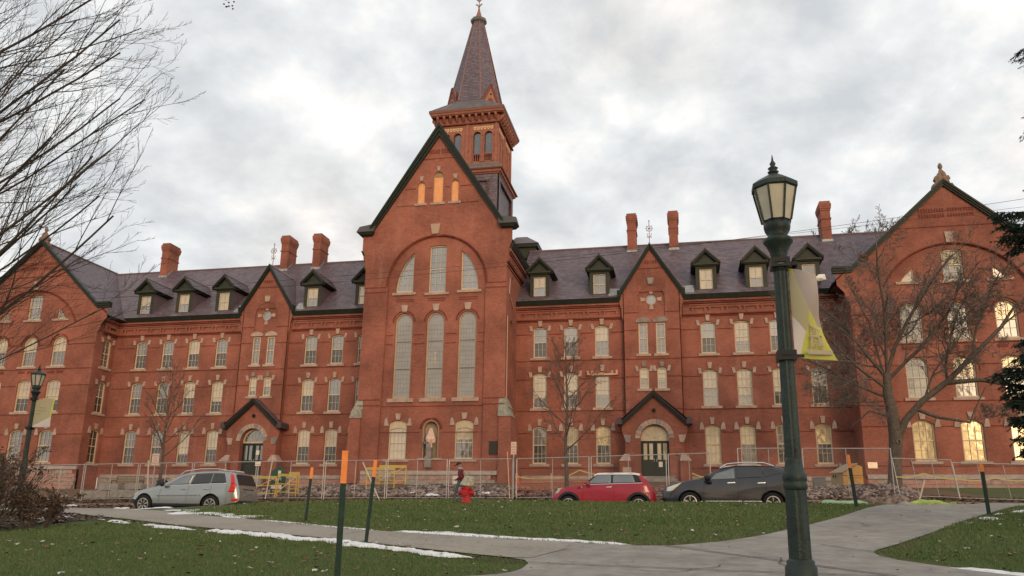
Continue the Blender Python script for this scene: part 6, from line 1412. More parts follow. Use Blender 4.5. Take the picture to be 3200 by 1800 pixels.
SK = mat('skin', (.45, .24, .17), .6); JN = mat('jeans', (.075, .095, .11), .85, noise=.2, nscale=15); SH_ = mat('pale_shoe', (.55, .50, .42), .7)
pts = [(0, 0, .92), (-.02, 0, 1.15), (-.05, 0, 1.38), (-.10, 0, 1.50), (-.14, 0, 1.62),            # pelvis spine neck head
       (-.10, -.10, .88), (-.22, -.11, .50), (-.30, -.11, .10), (-.42, -.11, .05),                  # near leg, forward
       (.06, .10, .88), (.10, .10, .50), (.34, .10, .22), (.26, .10, .10),                       # far leg trailing
       (-.05, -.19, 1.36), (.02, -.24, 1.10), (-.20, -.20, .98), (-.28, -.18, 1.0), (-.05, .19, 1.36), (.0, .24, 1.10), (-.20, .20, .98), (-.28, .17, 1.0), (-.17, 0, 1.70)]
ed = [(0, 1), (1, 2), (2, 3), (3, 4), (4, 21), (0, 5), (5, 6), (6, 7), (7, 8), (0, 9), (9, 10), (10, 11), (11, 12), (2, 13), (13, 14), (14, 15), (15, 16), (2, 17), (17, 18), (18, 19), (19, 20)]
rad = [(.15, .12), (.14, .11), (.15, .11), .06, .095, .095, .065, .045, .04, .095, .065, .045, .04, .07, .05, .04, .035, .07, .05, .04, .035, .085]
bo, bm_ = skin('body', pts, ed, rad, [JN, SK, SH_], Pn)
for p in bm_.polygons:
    c = p.center; p.material_index = 2 if c.z < .11 or (c.x > .28 and c.z < .2) else 1 if c.z > 1.46 or c.x < -.24 and .9 < c.z < 1.06 else 0
jp = [(0, 0, .86), (-.01, 0, 1.10), (-.05, 0, 1.36), (-.08, 0, 1.46), (-.05, -.18, 1.36), (.02, -.24, 1.10), (-.19, -.20, .99), (-.05, .18, 1.36), (.0, .24, 1.10), (-.19, .20, .99)]
skin('jacket', jp, [(0, 1), (1, 2), (2, 3), (2, 4), (4, 5), (5, 6), (2, 7), (7, 8), (8, 9)], [(.21, .17), (.19, .15), (.19, .15), .085, .095, .075, .06, .095, .075, .06], mat('maroon_jacket', (.12, .018, .022), .85, noise=.2, nscale=15), Pn)
obj('scarf', MB().tube([(-.09+.10*math.cos(a), .10*math.sin(a), 1.50) for a in [k*math.pi/5 for k in range(11)]], .045, 8), mat('grey_scarf', (.33, .31, .30), .9), Pn, True)
obj('cap', MB().lathe([(.11, 1.66), (.115, 1.70), (.09, 1.78), (.03, 1.80), (.0, 1.80)], (-.16, 0, 0), 14).hexa([(-.24, -.08, 1.67), (-.36, -.06, 1.62), (-.36, .06, 1.62), (-.24, .08, 1.67)], [(-.24, -.08, 1.685), (-.36, -.06, 1.635), (-.36, .06, 1.635), (-.24, .08, 1.685)]), mat('dark_cap', (.05, .02, .02), .8), Pn, True)
obj('hair', MB().lathe([(.0, 1.58), (.08, 1.58), (.10, 1.64), (.10, 1.68)], (-.125, 0, 0), 12), mat('grey_hair', (.25, .2, .17), .9), Pn, True)
fc = MB().tube([(-.245, 0, 1.635), (-.265, 0, 1.60)], [.012, .018], 6); obj('nose', fc, SK, Pn)
for s in (-1, 1): obj('eye', MB().lathe([(0, -.008), (.012, 0), (0, .008)], (-.236, s*.035, 1.645), 6), BLACK, Pn); obj('ear', MB().lathe([(0, -.025), (.018, 0), (0, .025)], (-.14, s*.10, 1.62), 6), SK, Pn)
for s, y0 in ((-1, -.18), (1, .17)):
    hb = MB()
    for k, (dy, ln) in enumerate(((-.024, .065), (-.008, .075), (.008, .072), (.024, .058))): hb.tube([(-.28, y0+dy, 1.0), (-.28-ln*.6, y0+dy, .985), (-.28-ln, y0+dy, .95)], [.011, .010, .008], 6)
    hb.tube([(-.25, y0, 1.01), (-.29, y0-s*.035, 1.03), (-.32, y0-s*.04, 1.01)], [.013, .012, .009], 6); obj('fingers', hb, SK, Pn, True)
tb = thing('tote_bag', 'beige tote bag hanging behind the walking person', 'bag', (px+.19, py-.12, pz+.84)); 
obj('bag_body', MB().hexa([(-.06, -.07, 0), (.13, -.07, 0), (.13, .07, 0), (-.06, .07, 0)], [(-.03, -.03, .34), (.07, -.03, .34), (.07, .03, .34), (-.03, .03, .34)]), mat('tote_beige', (.42, .33, .21), .9), tb)
obj('strap', MB().tube([(-.03, 0, .33), (-.10, 0, .52), (-.06, 0, .58), (.02, 0, .50), (.06, 0, .33)], .014, 6), mat('tote_beige', (.42, .33, .21)), tb, True)
# ---- temporary wire fence panels
GAL = mat('galvanised', (.42, .40, .38), .45, metal=.5, noise=.2, nscale=8)
CH = mat('chain_wire', (.30, .28, .265), .5, metal=.4)
def fpanel(x0, x1, y, lab, mids=1, tilt=0, h=1.85, stub=False, zo=0):
    z0 = T((x0+x1)/2, y)+zo; t = thing('fence_panel', lab, 'fence panel', ((x0+x1)/2, y, z0), 0, 'temporary chain link fence panels'); w = (x1-x0)/2
    dz = T(x1, y)-T(x0, y); sl = dz/(x1-x0); zz = lambda x, z: z+sl*x
    for xx in (-w, w): obj('post', MB().tube([(xx, 0, zz(xx, -.05)), (xx+tilt, 0, zz(xx, h))], .024, 8), GAL, t)
    for k in range(mids): xx = -w+2*w*(k+1)/(mids+1); obj('mid_post', MB().tube([(xx, .02, zz(xx, .05)), (xx+tilt, .02, zz(xx, h))], .014, 6), GAL, t)
    for zr, nm in ((h, 'top_rail'), (.08, 'bottom_rail')): obj(nm, MB().tube([(-w+tilt*zr/h, 0, zz(-w, zr)), (w+tilt*zr/h, 0, zz(w, zr))], .021 if zr > 1 else .016, 8), GAL, t)
    m = MB(); s = .13; n = int((2*w+h)/s)
    for d in (1, -1):
        for k in range(n):
            a = -w-h+k*s if d > 0 else -w+k*s; b = a+h*d
            p = [(a, .08), (b, h)]; xa, xb = a, b; za, zb = .08, h
            for _ in (0,):
                def cl(x, z, x2, z2):
                    if x < -w: f = (-w-x)/(x2-x) if x2 != x else 0; return -w, z+(z2-z)*f
                    if x > w: f = (w-x)/(x2-x); return w, z+(z2-z)*f
                    return x, z
                if (xa < -w and xb < -w) or (xa > w and xb > w): xa = None; break
                xa, za = cl(a, .08, b, h); xb, zb = cl(b, h, a, .08)
            if xa is None: continue
            m.add([(xa-.0022+tilt*za/h, .004*d, zz(xa, za)), (xa+.0022+tilt*za/h, .004*d, zz(xa, za)), (xb+.0022+tilt*zb/h, .004*d, zz(xb, zb)), (xb-.0022+tilt*zb/h, .004*d, zz(xb, zb))], [(0, 1, 2, 3)])
    o = obj('chain_link', m, CH, t); o['kind'] = 'stuff'; return t
FX = [(-33.4, -30.6, 'fence panel at the far left end behind the brown shrub'), (-30.5, -27.4, 'fence panel in front of the tumbled concrete blocks'), (-27.3, -24.3, 'fence panel by the pale parking sign'), (-24.2, -20.75, 'fence panel behind the roof of the silver car'), (-20.65, -17.15, 'fence panel before the yellow barricade and green notice board'), (-17.05, -13.95, 'fence panel just left of the leaning pale pole'), (-13.85, -10.9, 'fence panel before the yellow frames left of the walker'), (-10.8, -7.75, 'fence panel behind the walker and the hydrant'), (-7.55, -4.2, 'fence panel left of the young tree before the orange netting'), (-4.1, -.75, 'fence panel behind the red car roof'), (-.65, 1.15, 'short fence panel in front of the right entrance door'), (2.35, 4.95, 'bare fence frame above the dark car roof'), (5.05, 8.6, 'fence panel in front of the yellow wooden box')]
for a, b, lab in FX:
    fpanel(a, b, 36.55, lab, 1, h=1.85 if a < 2 else 2.0, zo=.0)
fpanel(8.75, 11.0, 36.3, 'leaning fence panel just right of the old tree trunk', 2, -.18, 1.6); fpanel(11.05, 13.9, 36.4, 'leaning fence panel at the far right near the spruce', 2, -.16, 1.5); fpanel(13.95, 17.5, 36.5, 'fence panel hidden behind the right spruce boughs', 1, -.1, 1.5)
# loose poles and signs
def pole(x0, y0, x1, y1, z1, r, m, lab, name='pole', cat='pole'):
    z0 = T(x0, y0); o = obj(name, MB().tube([(0, 0, -.05), (x1-x0, y1-y0, z1-z0)], r, 8), m, loc=(x0, y0, z0)); tag(o, lab, cat); return o
WH = mat('pale_pole', (.55, .47, .38), .6)
pole(-26.25, 36.0, -26.45, 36.0, 2.8, .035, WH, 'pale slanting pole left of the small parking sign'); pole(-13.75, 35.6, -15.0, 36.2, 2.72, .028, WH, 'pale pole leaning against the wire fence below the chapel windows')
pole(-7.78, 36.2, -7.93, 36.2, 3.2, .022, mat('survey_orange', (.70, .36, .22), .6), 'thin pinkish survey pole beside the white signpost'); pole(-20.0, 36.3, -19.75, 36.3, 3.05, .028, WH, 'pale pole in front of the left entrance door')
def sign(x, y, zt, w, h, lab, tx, ptx, poleh=None):
    z = T(x, y); t = thing('sign', lab, 'sign', (x, y, z)); obj('post', MB().box(-.025, .025, .0, .04, 0, zt-z-h*.5), GAL, t)
    p = obj('plate', MB().box(-w/2, w/2, -.012, -.001, zt-z-h, zt-z), mat('sign_plate', (.66, .50, .40), .6), t)
    for i, s in enumerate(tx): text(s, h*.17, mat('sign_red', (.45, .14, .10)), p, (0, -.014, zt-z-h*(.24+.22*i)), ext=.001)
sign(-25.7, 35.5, 3.1, .40, .56, 'pale parking sign on a post left of the silver car', ('RESERVED', 'FOR', 'UVM', 'PERMITS'), 0)
sign(-7.66, 36.35, 3.66, .26, .58, 'narrow white sign on a steel post right of the chapel', ('NO', 'PARKING', 'ANY', 'TIME'), 0)
fs = thing('sign', 'small pale notice wired to the fence before the left door', 'sign', (-20.6, 36.4, 2.55)); obj('plate', MB().box(-.15, .15, -.01, 0, 0, .22).box(-.15, .15, -.012, -.01, .07, .09, 1), [mat('paper', (.75, .66, .55)), mat('sign_red', (.45, .14, .10))], fs)
nb = thing('sign', 'small white notice tied low on the fence at the pale frame', 'sign', (-11.9, 41, 1.95)); obj('plate', MB().box(0, .9, -.02, 0, 0, .42), mat('white_board', (.66, .60, .50)), nb)
# green notice board with a pointed top
nbz = 1.25; g = thing('notice_board', 'dark green pointed notice board lettered UVM behind the yellow barricade', 'notice board', (-20.48, 38.3, nbz))
gb = obj('board', MB().prism([(-.40, 0, .25), (.40, 0, .25), (.40, 0, 1.15), (0, 0, 1.45), (-.40, 0, 1.15)], (0, .08, 0)), mat('board_green', (.018, .075, .045), .5), g)
text('UVM', .22, mat('white_print', (.7, .7, .66)), gb, (-.02, -.006, .70)); text('Construction', .10, mat('teal_print', (.16, .32, .26)), gb, (0, -.006, .52))
obj('paper_notice', MB().box(.0, .16, -.02, -.006, .88, 1.2), mat('paper', (.75, .66, .55)), gb); obj('lower_notice', MB().box(-.33, .25, -.03, -.006, .28, .48), mat('paper', (.75, .66, .55)), gb)
for s in (-.34, .34): obj('leg', MB().box(s-.03, s+.03, .0, .06, -.1, .25), mat('board_green', (.018, .075, .045)), g)
# yellow barricades
YL = mat('safety_yellow', (.62, .40, .07), .5, noise=.15, nscale=10); TAPE = mat('caution_tape', (.52, .43, .13), .6)
def barricade(x0, x1, y0, y1, z, h, lab, brace=True):
    t = thing('barricade', lab, 'barricade', ((x0+x1)/2, (y0+y1)/2, z), 0, 'yellow steel guard frames'); w = (x1-x0)/2; d = (y1-y0)/2; q = lambda u, zz: (u*w, u*d, zz)
    for u in (-1, 1): obj('post', MB().bar(q(u, -.1), q(u, h), .045), YL, t)
    for zz in (h-.02, h*.52, h*.14): obj('rail', MB().bar(q(-1, zz), q(1, zz), .04), YL, t)
    obj('top_tape', MB().bar(q(-1, h-.07), q(1, h-.09), .02, .10), TAPE, t)
    if brace: obj('brace', MB().bar(q(-.95, h*.15), q(.9, h-.1), .035), mat('raw_timber2', (.62, .44, .22), .8), t)
barricade(-21.7, -20.02, 37.3, 37.3, 1.12, 1.0, 'yellow guard frame directly before the green notice board'); barricade(-19.95, -19.42, 37.35, 38.3, 1.2, 1.05, 'yellow guard frame turned sideways right of the notice board', True); barricade(-20.0, -19.45, 38.6, 38.6, 1.4, 1.0, 'small yellow frame behind the sideways guard frame', False)
barricade(-15.9, -14.4, 39, 39, 1.75, .92, 'front yellow guard frame around the concrete drum', False); barricade(-15.6, -14.15, 40, 40, 1.95, .90, 'rear yellow guard frame behind the concrete drum')
# concrete drum, slabs and rubble pieces
CN = mat('old_concrete', (.30, .27, .235), .9, noise=.25, nscale=5, bump=.5, bscale=20)
d = obj('concrete_drum', MB().tube([(0, 0, .27), (.75, 0, .27)], .27, 18), CN, loc=(-16.2, 41.5, 1.95)); tag(d, 'grey concrete drum lying inside the yellow guard frames', 'drum')
d = obj('concrete_slab', MB().hexa([(0, 0, 0), (1.4, .1, -.12), (1.4, .7, -.12), (0, .6, 0)], [(0, 0, .26), (1.38, .1, .12), (1.38, .7, .12), (0, .6, .26)]), CN, loc=(-15.0, 42, 1.98)); tag(d, 'long grey slab lying below the niche statue', 'slab')
rgx = random.Random(21)
spots = [(-32.3, 38.6, 1.1, .42, 'pale concrete block at the left end of the tumbled row'), (-31.3, 38.4, .8, .4, 'square concrete block beside the shrub'), (-30.5, 38.6, 1.5, .45, 'longest concrete block in the tumbled row'), (-29.0, 38.5, 1.0, .4, 'concrete block right of the longest one'), (-28.0, 38.7, .7, .5, 'upright concrete block in the tumbled row'), (-27.3, 38.5, 1.1, .35, 'low concrete block beside the dark bin bag'), (-31.8, 39.3, 1.2, .4, 'upper left concrete block resting on the row'), (-30.2, 39.4, 1.0, .35, 'upper concrete block over the longest one'), (-28.6, 39.4, 1.3, .38, 'upper concrete block near the pale box')]
for i, (x, y, l, h, lab) in enumerate(spots):
    z = T(x, y)+(.4 if y > 39 else 0); j = [rgx.uniform(-.06, .06) for _ in range(8)]
    o = obj('concrete_block', MB().hexa([(0, j[0], 0), (l, j[1], j[2]), (l, .6, 0), (0, .6, j[3])], [(j[4], j[0], h), (l+j[5], j[1], h+j[6]), (l, .55, h), (0, .6, h+j[7])]), CN, loc=(x, y, z)); tag(o, lab, 'block', 'tumbled concrete blocks before the left pavilion')
o = obj('utility_box', MB().box(0, .42, 0, .3, 0, .62).box(.02, .40, -.01, 0, .35, .58, 1), [mat('beige_box', (.42, .40, .27), .7), mat('beige_box2', (.35, .33, .22), .7)], loc=(-28.6, 40.4, T(-28.5, 40.4)+.25)); tag(o, 'small beige utility box above the tumbled concrete blocks', 'box')
o = obj('bin_bag', MB().lathe([(.3, 0), (.42, .2), (.36, .6), (.25, .85), (.30, .95), (.12, 1.05), (0, 1.06)], n=9), mat('black_bag', (.02, .022, .02), .45, bump=.8, bscale=7), loc=(-27.1, 38.2, T(-27.1, 38.2)-.05), smooth=True); tag(o, 'black draped bundle standing at the end of the concrete blocks', 'bundle')
# park bench
bz = T(-35.8, 47)+.05; bn = thing('park_bench', 'weathered park bench on the lawn under the left wing windows', 'bench', (-35.85, 47, bz)); BW_ = mat('bench_wood', (.19, .15, .10), .8, noise=.2, nscale=8)
for k in range(3): obj('seat_slat', MB().box(-1.05, 1.05, -.35+k*.15, -.22+k*.15, .42, .46), BW_, bn)
for k in range(3): obj('back_slat', MB().box(-1.05, 1.05, .12+.02*k, .15+.02*k, .52+.15*k, .64+.15*k), BW_, bn)
for s in (-1, 1): obj('leg_frame', MB().bar((s*1.0, -.33, -.1), (s*1.0, -.33, .55), .05).bar((s*1.0, .15, -.1), (s*1.0, .2, .95), .05).bar((s*1.0, -.33, .6), (s*1.0, .17, .6), .05), PLB, bn)
# yellow wooden box with sloping lid, reel, cabinets
yb = thing('wooden_shed', 'small yellow plywood shed with a sloping lid beside the red reel', 'shed', (7.55, 43.0, T(8, 43)+.08)); YP = mat('yellow_ply', (.62, .33, .10), .7, noise=.15, nscale=5)
obj('front', MB().prism([(.25, 0, 0), (1.18, 0, 0), (1.18, 0, 1.12), (.95, 0, 1.22), (.25, 0, .80)], (0, .05, 0)), YP, yb); obj('side', MB().prism([(-.20, .75, .05), (.25, 0, .05), (.25, 0, .80), (-.20, .75, .80)], (.04, .03, 0)), mat('buff_ply', (.36, .26, .15), .7), yb)
obj('lid', MB().add([(-.28, .7, .82), (.18, -.08, .80), (.98, -.08, 1.26), (.52, .72, 1.26), (-.28, .7, .86), (.18, -.08, .84), (.98, -.08, 1.30), (.52, .72, 1.30)], [(0, 1, 2, 3), (4, 7, 6, 5), (0, 4, 5, 1), (1, 5, 6, 2), (2, 6, 7, 3), (3, 7, 4, 0)]), mat('buff_lid', (.40, .30, .19), .7), yb)
obj('batten', MB().box(.26, 1.16, -.015, 0, .66, .70).box(.45, 1.1, -.015, 0, .55, .58), mat('dark_ochre', (.26, .15, .04)), yb); obj('body', MB().box(.27, 1.17, .05, .75, .0, .78), mat('buff_ply', (.36, .26, .15)), yb); 
for s in (.05, .14): obj('vent_hole', MB().box(-.03-s, .02-s, .2+s*1.5, .26+s*1.5, .6, .72), BLACK, yb)
rl = thing('cable_reel', 'round red reel of netting standing right of the yellow shed', 'reel', (8.72, 43.6, T(8.7, 43.6)+.02)); 
obj('coil', MB().tube([(0, 0, .36), (0, .35, .36)], .34, 20), mat('reel_red', (.33, .06, .04), .8, noise=.35, nscale=12), rl)
for k in range(7): obj('rope_turn', MB().tube([((.05+.045*k)*math.cos(a), -.015, .36+(.05+.045*k)*math.sin(a)) for a in [j*math.pi/9 for j in range(19)]], .018, 5), mat('rope_red', (.42, .09, .06), .8), rl)
o = obj('utility_cabinet', MB().box(0, .62, 0, .4, 0, .55).box(-.02, .64, -.02, .42, .55, .58), mat('grey_cabinet', (.22, .22, .20), .6), loc=(6.75, 45.5, T(7, 45.5)+.02)); tag(o, 'grey utility cabinet just left of the yellow shed', 'cabinet')
for x, lab in ((6.0, 'leftmost small white crate against the right wing foundation'), (6.35, 'small white crate nearest the grey utility cabinet')):
    o = obj('crate', MB().box(0, .28, 0, .3, 0, .22).box(.02, .26, .02, .28, .22, .23, 1), [mat('white_board', (.66, .60, .50)), BLACK], loc=(x, 46, T(x, 46)+.1)); tag(o, lab, 'crate', 'white crates by the foundation')
# green silt socks and yellow tape heap
GS = mat('silt_sock_green', (.27, .44, .25), .7, noise=.2, nscale=5); GY = mat('lime_sheet', (.36, .48, .13), .6, noise=.2, nscale=5)
def sock(pts, r, m, lab, seed):
    rg = random.Random(seed); P = []; Rr = []
    for a, b in zip(pts, pts[1:]):
        k = max(2, int(math.dist(a, b)/.18))
        for i in range(k): t = i/k; P.append((a[0]+(b[0]-a[0])*t, a[1]+(b[1]-a[1])*t)); Rr.append(r*(1+rg.uniform(-.18, .18)))
    P = [(x, y, T(x, y)+rr*.75) for (x, y), rr in zip(P, Rr)]; o = obj('silt_sock', MB().tube(P, Rr, 10), m, smooth=True); tag(o, lab, 'silt sock', 'green silt socks by the paving')
    return o
sock([(5.2, 33.4), (6.3, 33.2), (7.1, 33.3), (7.5, 33.5)], .13, GS, 'long pale green silt sock left of the spoil heap', 1); sock([(7.75, 33.2), (8.5, 33.1), (8.9, 33.1)], .14, GY, 'short lime silt sock right of the spoil heap', 2); sock([(8.7, 33.6), (9.3, 33.2), (9.9, 32.6)], .15, GY, 'bright lime bundle at the end of the paving', 3)
tp = MB(); rg = random.Random(8)
for k in range(26):
    x = rg.uniform(8.0, 9.9); y = rg.uniform(31.9, 32.7); z = T(x, y)+.1+rg.uniform(0, .18); a = rg.uniform(0, 6.28); l = rg.uniform(.2, .5); tp.bar((x, y, z), (x+l*math.cos(a), y+l*.5*math.sin(a), z+rg.uniform(-.08, .1)), .05, .006)
o = obj('caution_tape', tp, TAPE); tag(o, 'crumpled heap of yellow caution tape on the lime bundle', 'tape', kind='stuff')
ps = obj('broken_pole', MB().tube([(0, 0, 0), (.35, 0, 1.0)], .03, 6), WH, loc=(8.62, 33.4, T(8.6, 33.4))); tag(ps, 'pale stick leaning beside the lime silt sock', 'pole')
bx_ = obj('hose_block', MB().lathe([(.22, 0), (.28, .12), (.24, .25), (.1, .32), (0, .33)], n=8), CN, loc=(7.9, 32.3, T(7.9, 32.3)), smooth=True); tag(bx_, 'lumpy grey stone at the paving edge by the socks', 'stone')
# sagging caution tapes
def tapeline(pts, lab, y):
    P = []
    for (a, za), (b, zb) in zip(pts, pts[1:]):
        for i in range(8): t = i/8; P.append((a+(b-a)*t, y, za+(zb-za)*t-.08*math.sin(math.pi*t)))
    P.append((pts[-1][0], y, pts[-1][1])); m = MB()
    for p, q in zip(P, P[1:]): m.bar(p, q, .004, .055)
    o = obj('caution_tape', m, TAPE); tag(o, lab, 'tape')
tapeline([(-8.3, 2.3), (-6.3, 2.22), (-5.1, 2.62), (-3.4, 2.36), (-1.8, 2.3)], 'yellow caution tape strung before the right wing near the young tree', 40.2)
tapeline([(.4, 2.5), (1.4, 2.3), (2.4, 2.35)], 'yellow caution tape between the right entrance and the dark car', 40.5); tapeline([(9.4, 2.3), (10.6, 2.45), (12, 2.2), (13.5, 2.25), (15, 2.2)], 'yellow caution tape across the stones at the far right', 39.5)
tapeline([(-28.6, 2.15), (-26.0, 2.55), (-24.0, 2.3)], 'yellow caution tape sagging left of the silver car', 41)
# orange netting
nt_ = MB()
for k in range(34):
    x = -8.3+k*.11; nt_.box(x, x+.02, 40, 40.01, 1.62, 2.2)
for k in range(7): nt_.box(-8.3, -4.5, 39.99, 40.005, 1.62+k*.09, 1.64+k*.09)
on = thing('safety_netting', 'faded orange safety netting behind the red car bonnet', 'netting', (-6.4, 40, T(-6.4, 40))); o = obj('mesh', nt_, mat('netting_orange', (.52, .15, .08), .7), on, wc=True); o['kind'] = 'stuff'
for x in (-8.3, -6.5, -4.5): obj('stake', MB().box(x-.02, x+.02, 40.02, 40.06, 1.4, 2.45), WH, on, wc=True)
o = obj('traffic_cone', MB().lathe([(.16, 0), (.16, .03), (.12, .04), (.04, .52), (.02, .55)], n=12), mat('cone_orange', (.75, .13, .06), .6), loc=(-8.35, 40.6, 1.95)); tag(o, 'small orange traffic cone beside the steel signpost', 'cone')
# statue in the niche, wrapped in plastic
st = thing('wrapped_statue', 'niche statue wrapped in torn pink and grey plastic sheeting', 'statue', (-16.38, 50.72, 4.99))
rg = random.Random(5); vs = []
prof = [(.20, .0), (.34, .12), (.36, .35), (.28, .6), (.17, .82), (.13, .95), (.08, 1.06), (0, 1.08)]
for j, (r, z) in enumerate(prof):
    for k in range(14): a = k*math.pi/7; rr = r*(1+.22*math.sin(3*a+j*.8)+rg.uniform(-.12, .12)); vs.append((rr*math.cos(a)*.9+.04*j*.3, rr*math.sin(a)*.6, z))
obj('plastic_wrap', MB().add(vs, [(j*14+k, j*14+(k+1) % 14, (j+1)*14+(k+1) % 14, (j+1)*14+k) for j in range(len(prof)-1) for k in range(14)]), mat('pink_plastic', (.62, .42, .33), .35, noise=.25, nscale=5), st)
obj('grey_sheet', MB().add([(-.46, -.1, -.10), (-.5, -.2, -.3), (-.3, -.25, .0), (-.05, -.28, -.02), (.0, -.26, .14), (-.38, -.24, .16)], [(0, 1, 2, 5), (2, 3, 4, 5)]), mat('grey_plastic', (.14, .13, .12), .4), st)
obj('loose_flap', MB().add([(.1, -.25, .05), (.25, -.28, .0), (.28, -.26, -.22), (.2, -.27, -.25)], [(0, 1, 2, 3)]), mat('pink_plastic', (.62, .42, .33)), st)
# downpipe, power lines, litter bag
def wire(pts, lab, r=.012):
    P = []
    a, b = Vector(pts[0]), Vector(pts[1])
    for i in range(25): t = i/24; p = a+(b-a)*t; p.z -= pts[2]*4*t*(1-t); P.append(p)
    o = obj('power_line', MB().tube(P, r, 5), mat('black_cable', (.02, .018, .016), .6)); tag(o, lab, 'cable', 'overhead cables crossing the front of the hall')

wire([(-60, 38, 12.9), (24, 38, 15.7), 1.9], 'long sagging overhead cable crossing in front of the whole hall', .010)
wire([(-60, 39, 13.2), (24, 39, 15.35), 1.2], 'upper overhead cable running past the right gable', .008)
o = obj('plastic_bag', MB().add([(0, 0, 0), (.25, .05, .22), (.5, 0, .20), (.55, .05, -.05), (.3, -.1, .0), (.2, .0, -.12)], [(0, 4, 1), (1, 4, 2), (2, 4, 3), (0, 5, 4), (4, 5, 3)]), mat('litter_white', (.72, .68, .64), .6), loc=(6.2, 37.2, 11.15)); tag(o, 'white plastic bag caught in the bare branches before the right roof', 'litter')
# ================================================================ TREES AND SHRUBS
BARK = mat('bark', (.115, .090, .070), .95, noise=.4, nscale=9, bump=1, bscale=30); TWIG = mat('twig', (.105, .078, .062), .9, noise=.3, nscale=6); TWIGR = mat('twig_reddish', (.125, .095, .078), .9, noise=.3, nscale=6); TWIGD = mat('twig_dark', (.060, .050, .042), .9)
class TreeB:
    def __init__(s, seed): s.r = np.random.default_rng(seed); s.V = {}; s.F = {}; s.n = {}
    def tube(s, key, P, R_, k):
        P = np.asarray(P); m = len(P); t = np.gradient(P, axis=0); t /= np.linalg.norm(t, axis=1)[:, None]+1e-9
        ref = np.array([.31, .17, .93]) if abs(t[0, 2]) < .85 else np.array([1, .1, 0.]); x = np.cross(t, ref); x /= np.linalg.norm(x, axis=1)[:, None]+1e-9; y = np.cross(t, x)
        a = np.arange(k)*2*np.pi/k; R_ = np.asarray(R_)[:, None, None]
        ring = P[:, None]+R_*(np.cos(a)[None, :, None]*x[:, None]+np.sin(a)[None, :, None]*y[:, None])
        b = s.n.get(key, 0); i = np.arange(m-1)[:, None]*k; j = np.arange(k)[None]; j2 = (j+1) % k
        f = np.stack([i+j, i+j2, i+k+j2, i+k+j], 2).reshape(-1, 4)+b
        s.V.setdefault(key, []).append(ring.reshape(-1, 3)); s.F.setdefault(key, []).append(f); s.n[key] = b+m*k
    def grow(s, p, d, L_, r, lv, cfg):
        """cfg per level: (segments, wobble, lift, children, spread deg, child length, first child at, sides, key)"""
        seg, wob, lift, nch, spr, cl, f0, sides, key = cfg[lv]; rg = s.r
        p = np.array(p, float); d = np.array(d, float); d /= np.linalg.norm(d); P = [p.copy()]; D = [d.copy()]; st = L_/seg
        for i in range(seg):
            d = d+rg.normal(0, wob, 3); d[2] += lift; d /= np.linalg.norm(d); p = p+d*st; P.append(p.copy()); D.append(d.copy())
        R_ = r*np.linspace(1, .18 if lv else .45, seg+1)**.9
        s.tube(key, P, np.maximum(R_, cfg['min']), sides)
        if lv+1 in cfg:
            for c in range(nch):
                f = f0+(1-f0)*(c+rg.random())/nch; q = f*seg; i = min(int(q), seg-1); t = q-i; pp = P[i]*(1-t)+P[i+1]*t; dd = D[i+1]
                ax = np.cross(dd, rg.normal(0, 1, 3)); ax /= np.linalg.norm(ax)+1e-9; an = math.radians(spr*rg.uniform(.65, 1.3)); nd = dd*math.cos(an)+ax*math.sin(an)
                s.grow(pp, nd, L_*cl*(1.12-f*.62)*rg.uniform(.7, 1.2), max(R_[i]*.55, cfg['min']), lv+1, cfg)
    def finish(s, root, names):
        for key, (nm, m, smooth) in names.items():
            if key in s.V: link(nm, npmesh(nm, np.concatenate(s.V[key]), np.concatenate(s.F[key]), m, smooth=smooth), root).location = -Vector(WPOS[root.name])
# ---- large bare tree whose boughs sweep in from the left
tr = thing('bare_tree', 'large leafless tree outside the left edge, its long boughs sweeping up across the sky', 'tree', (-18.2, 12.6, T(-18.2, 12.6)))
tb = TreeB(12); tb.tube('t', [(-18.2, 12.6, -1.2), (-18.15, 12.6, 2), (-18.0, 12.6, 6), (-18.1, 12.5, 10), (-18, 12.5, 14)], [.36, .30, .25, .19, .1], 14)
cfgL = {'min': .0031, 0: (12, .035, .018, 9, 22, .46, .15, 7, 'l'), 1: (8, .05, .03, 6, 26, .42, .12, 5, 'l'), 2: (6, .06, .045, 5, 32, .42, .12, 4, 'w'), 3: (4, .07, .06, 0, 0, 0, 0, 3, 'w')}
for k in range(25):
    z = .75+k*.40; rg = tb.r; el = math.radians(rg.uniform(20, 40)); az = math.radians(rg.uniform(-20, 24)); ln = 7.9 if z < 4 else 7.9-(z-4)*.30
    tb.grow((-18+rg.uniform(0, .5), 12.6+rg.uniform(-.5, .9), z), (math.cos(el)*math.cos(az), math.cos(el)*math.sin(az), math.sin(el)), ln*rg.uniform(.82, 1.05), .032*rg.uniform(.6, 1.3), 0, cfgL)
tb.finish(tr, {'t': ('trunk', BARK, True), 'l': ('limbs', TWIGD, False), 'w': ('twigs', TWIGD, False)})
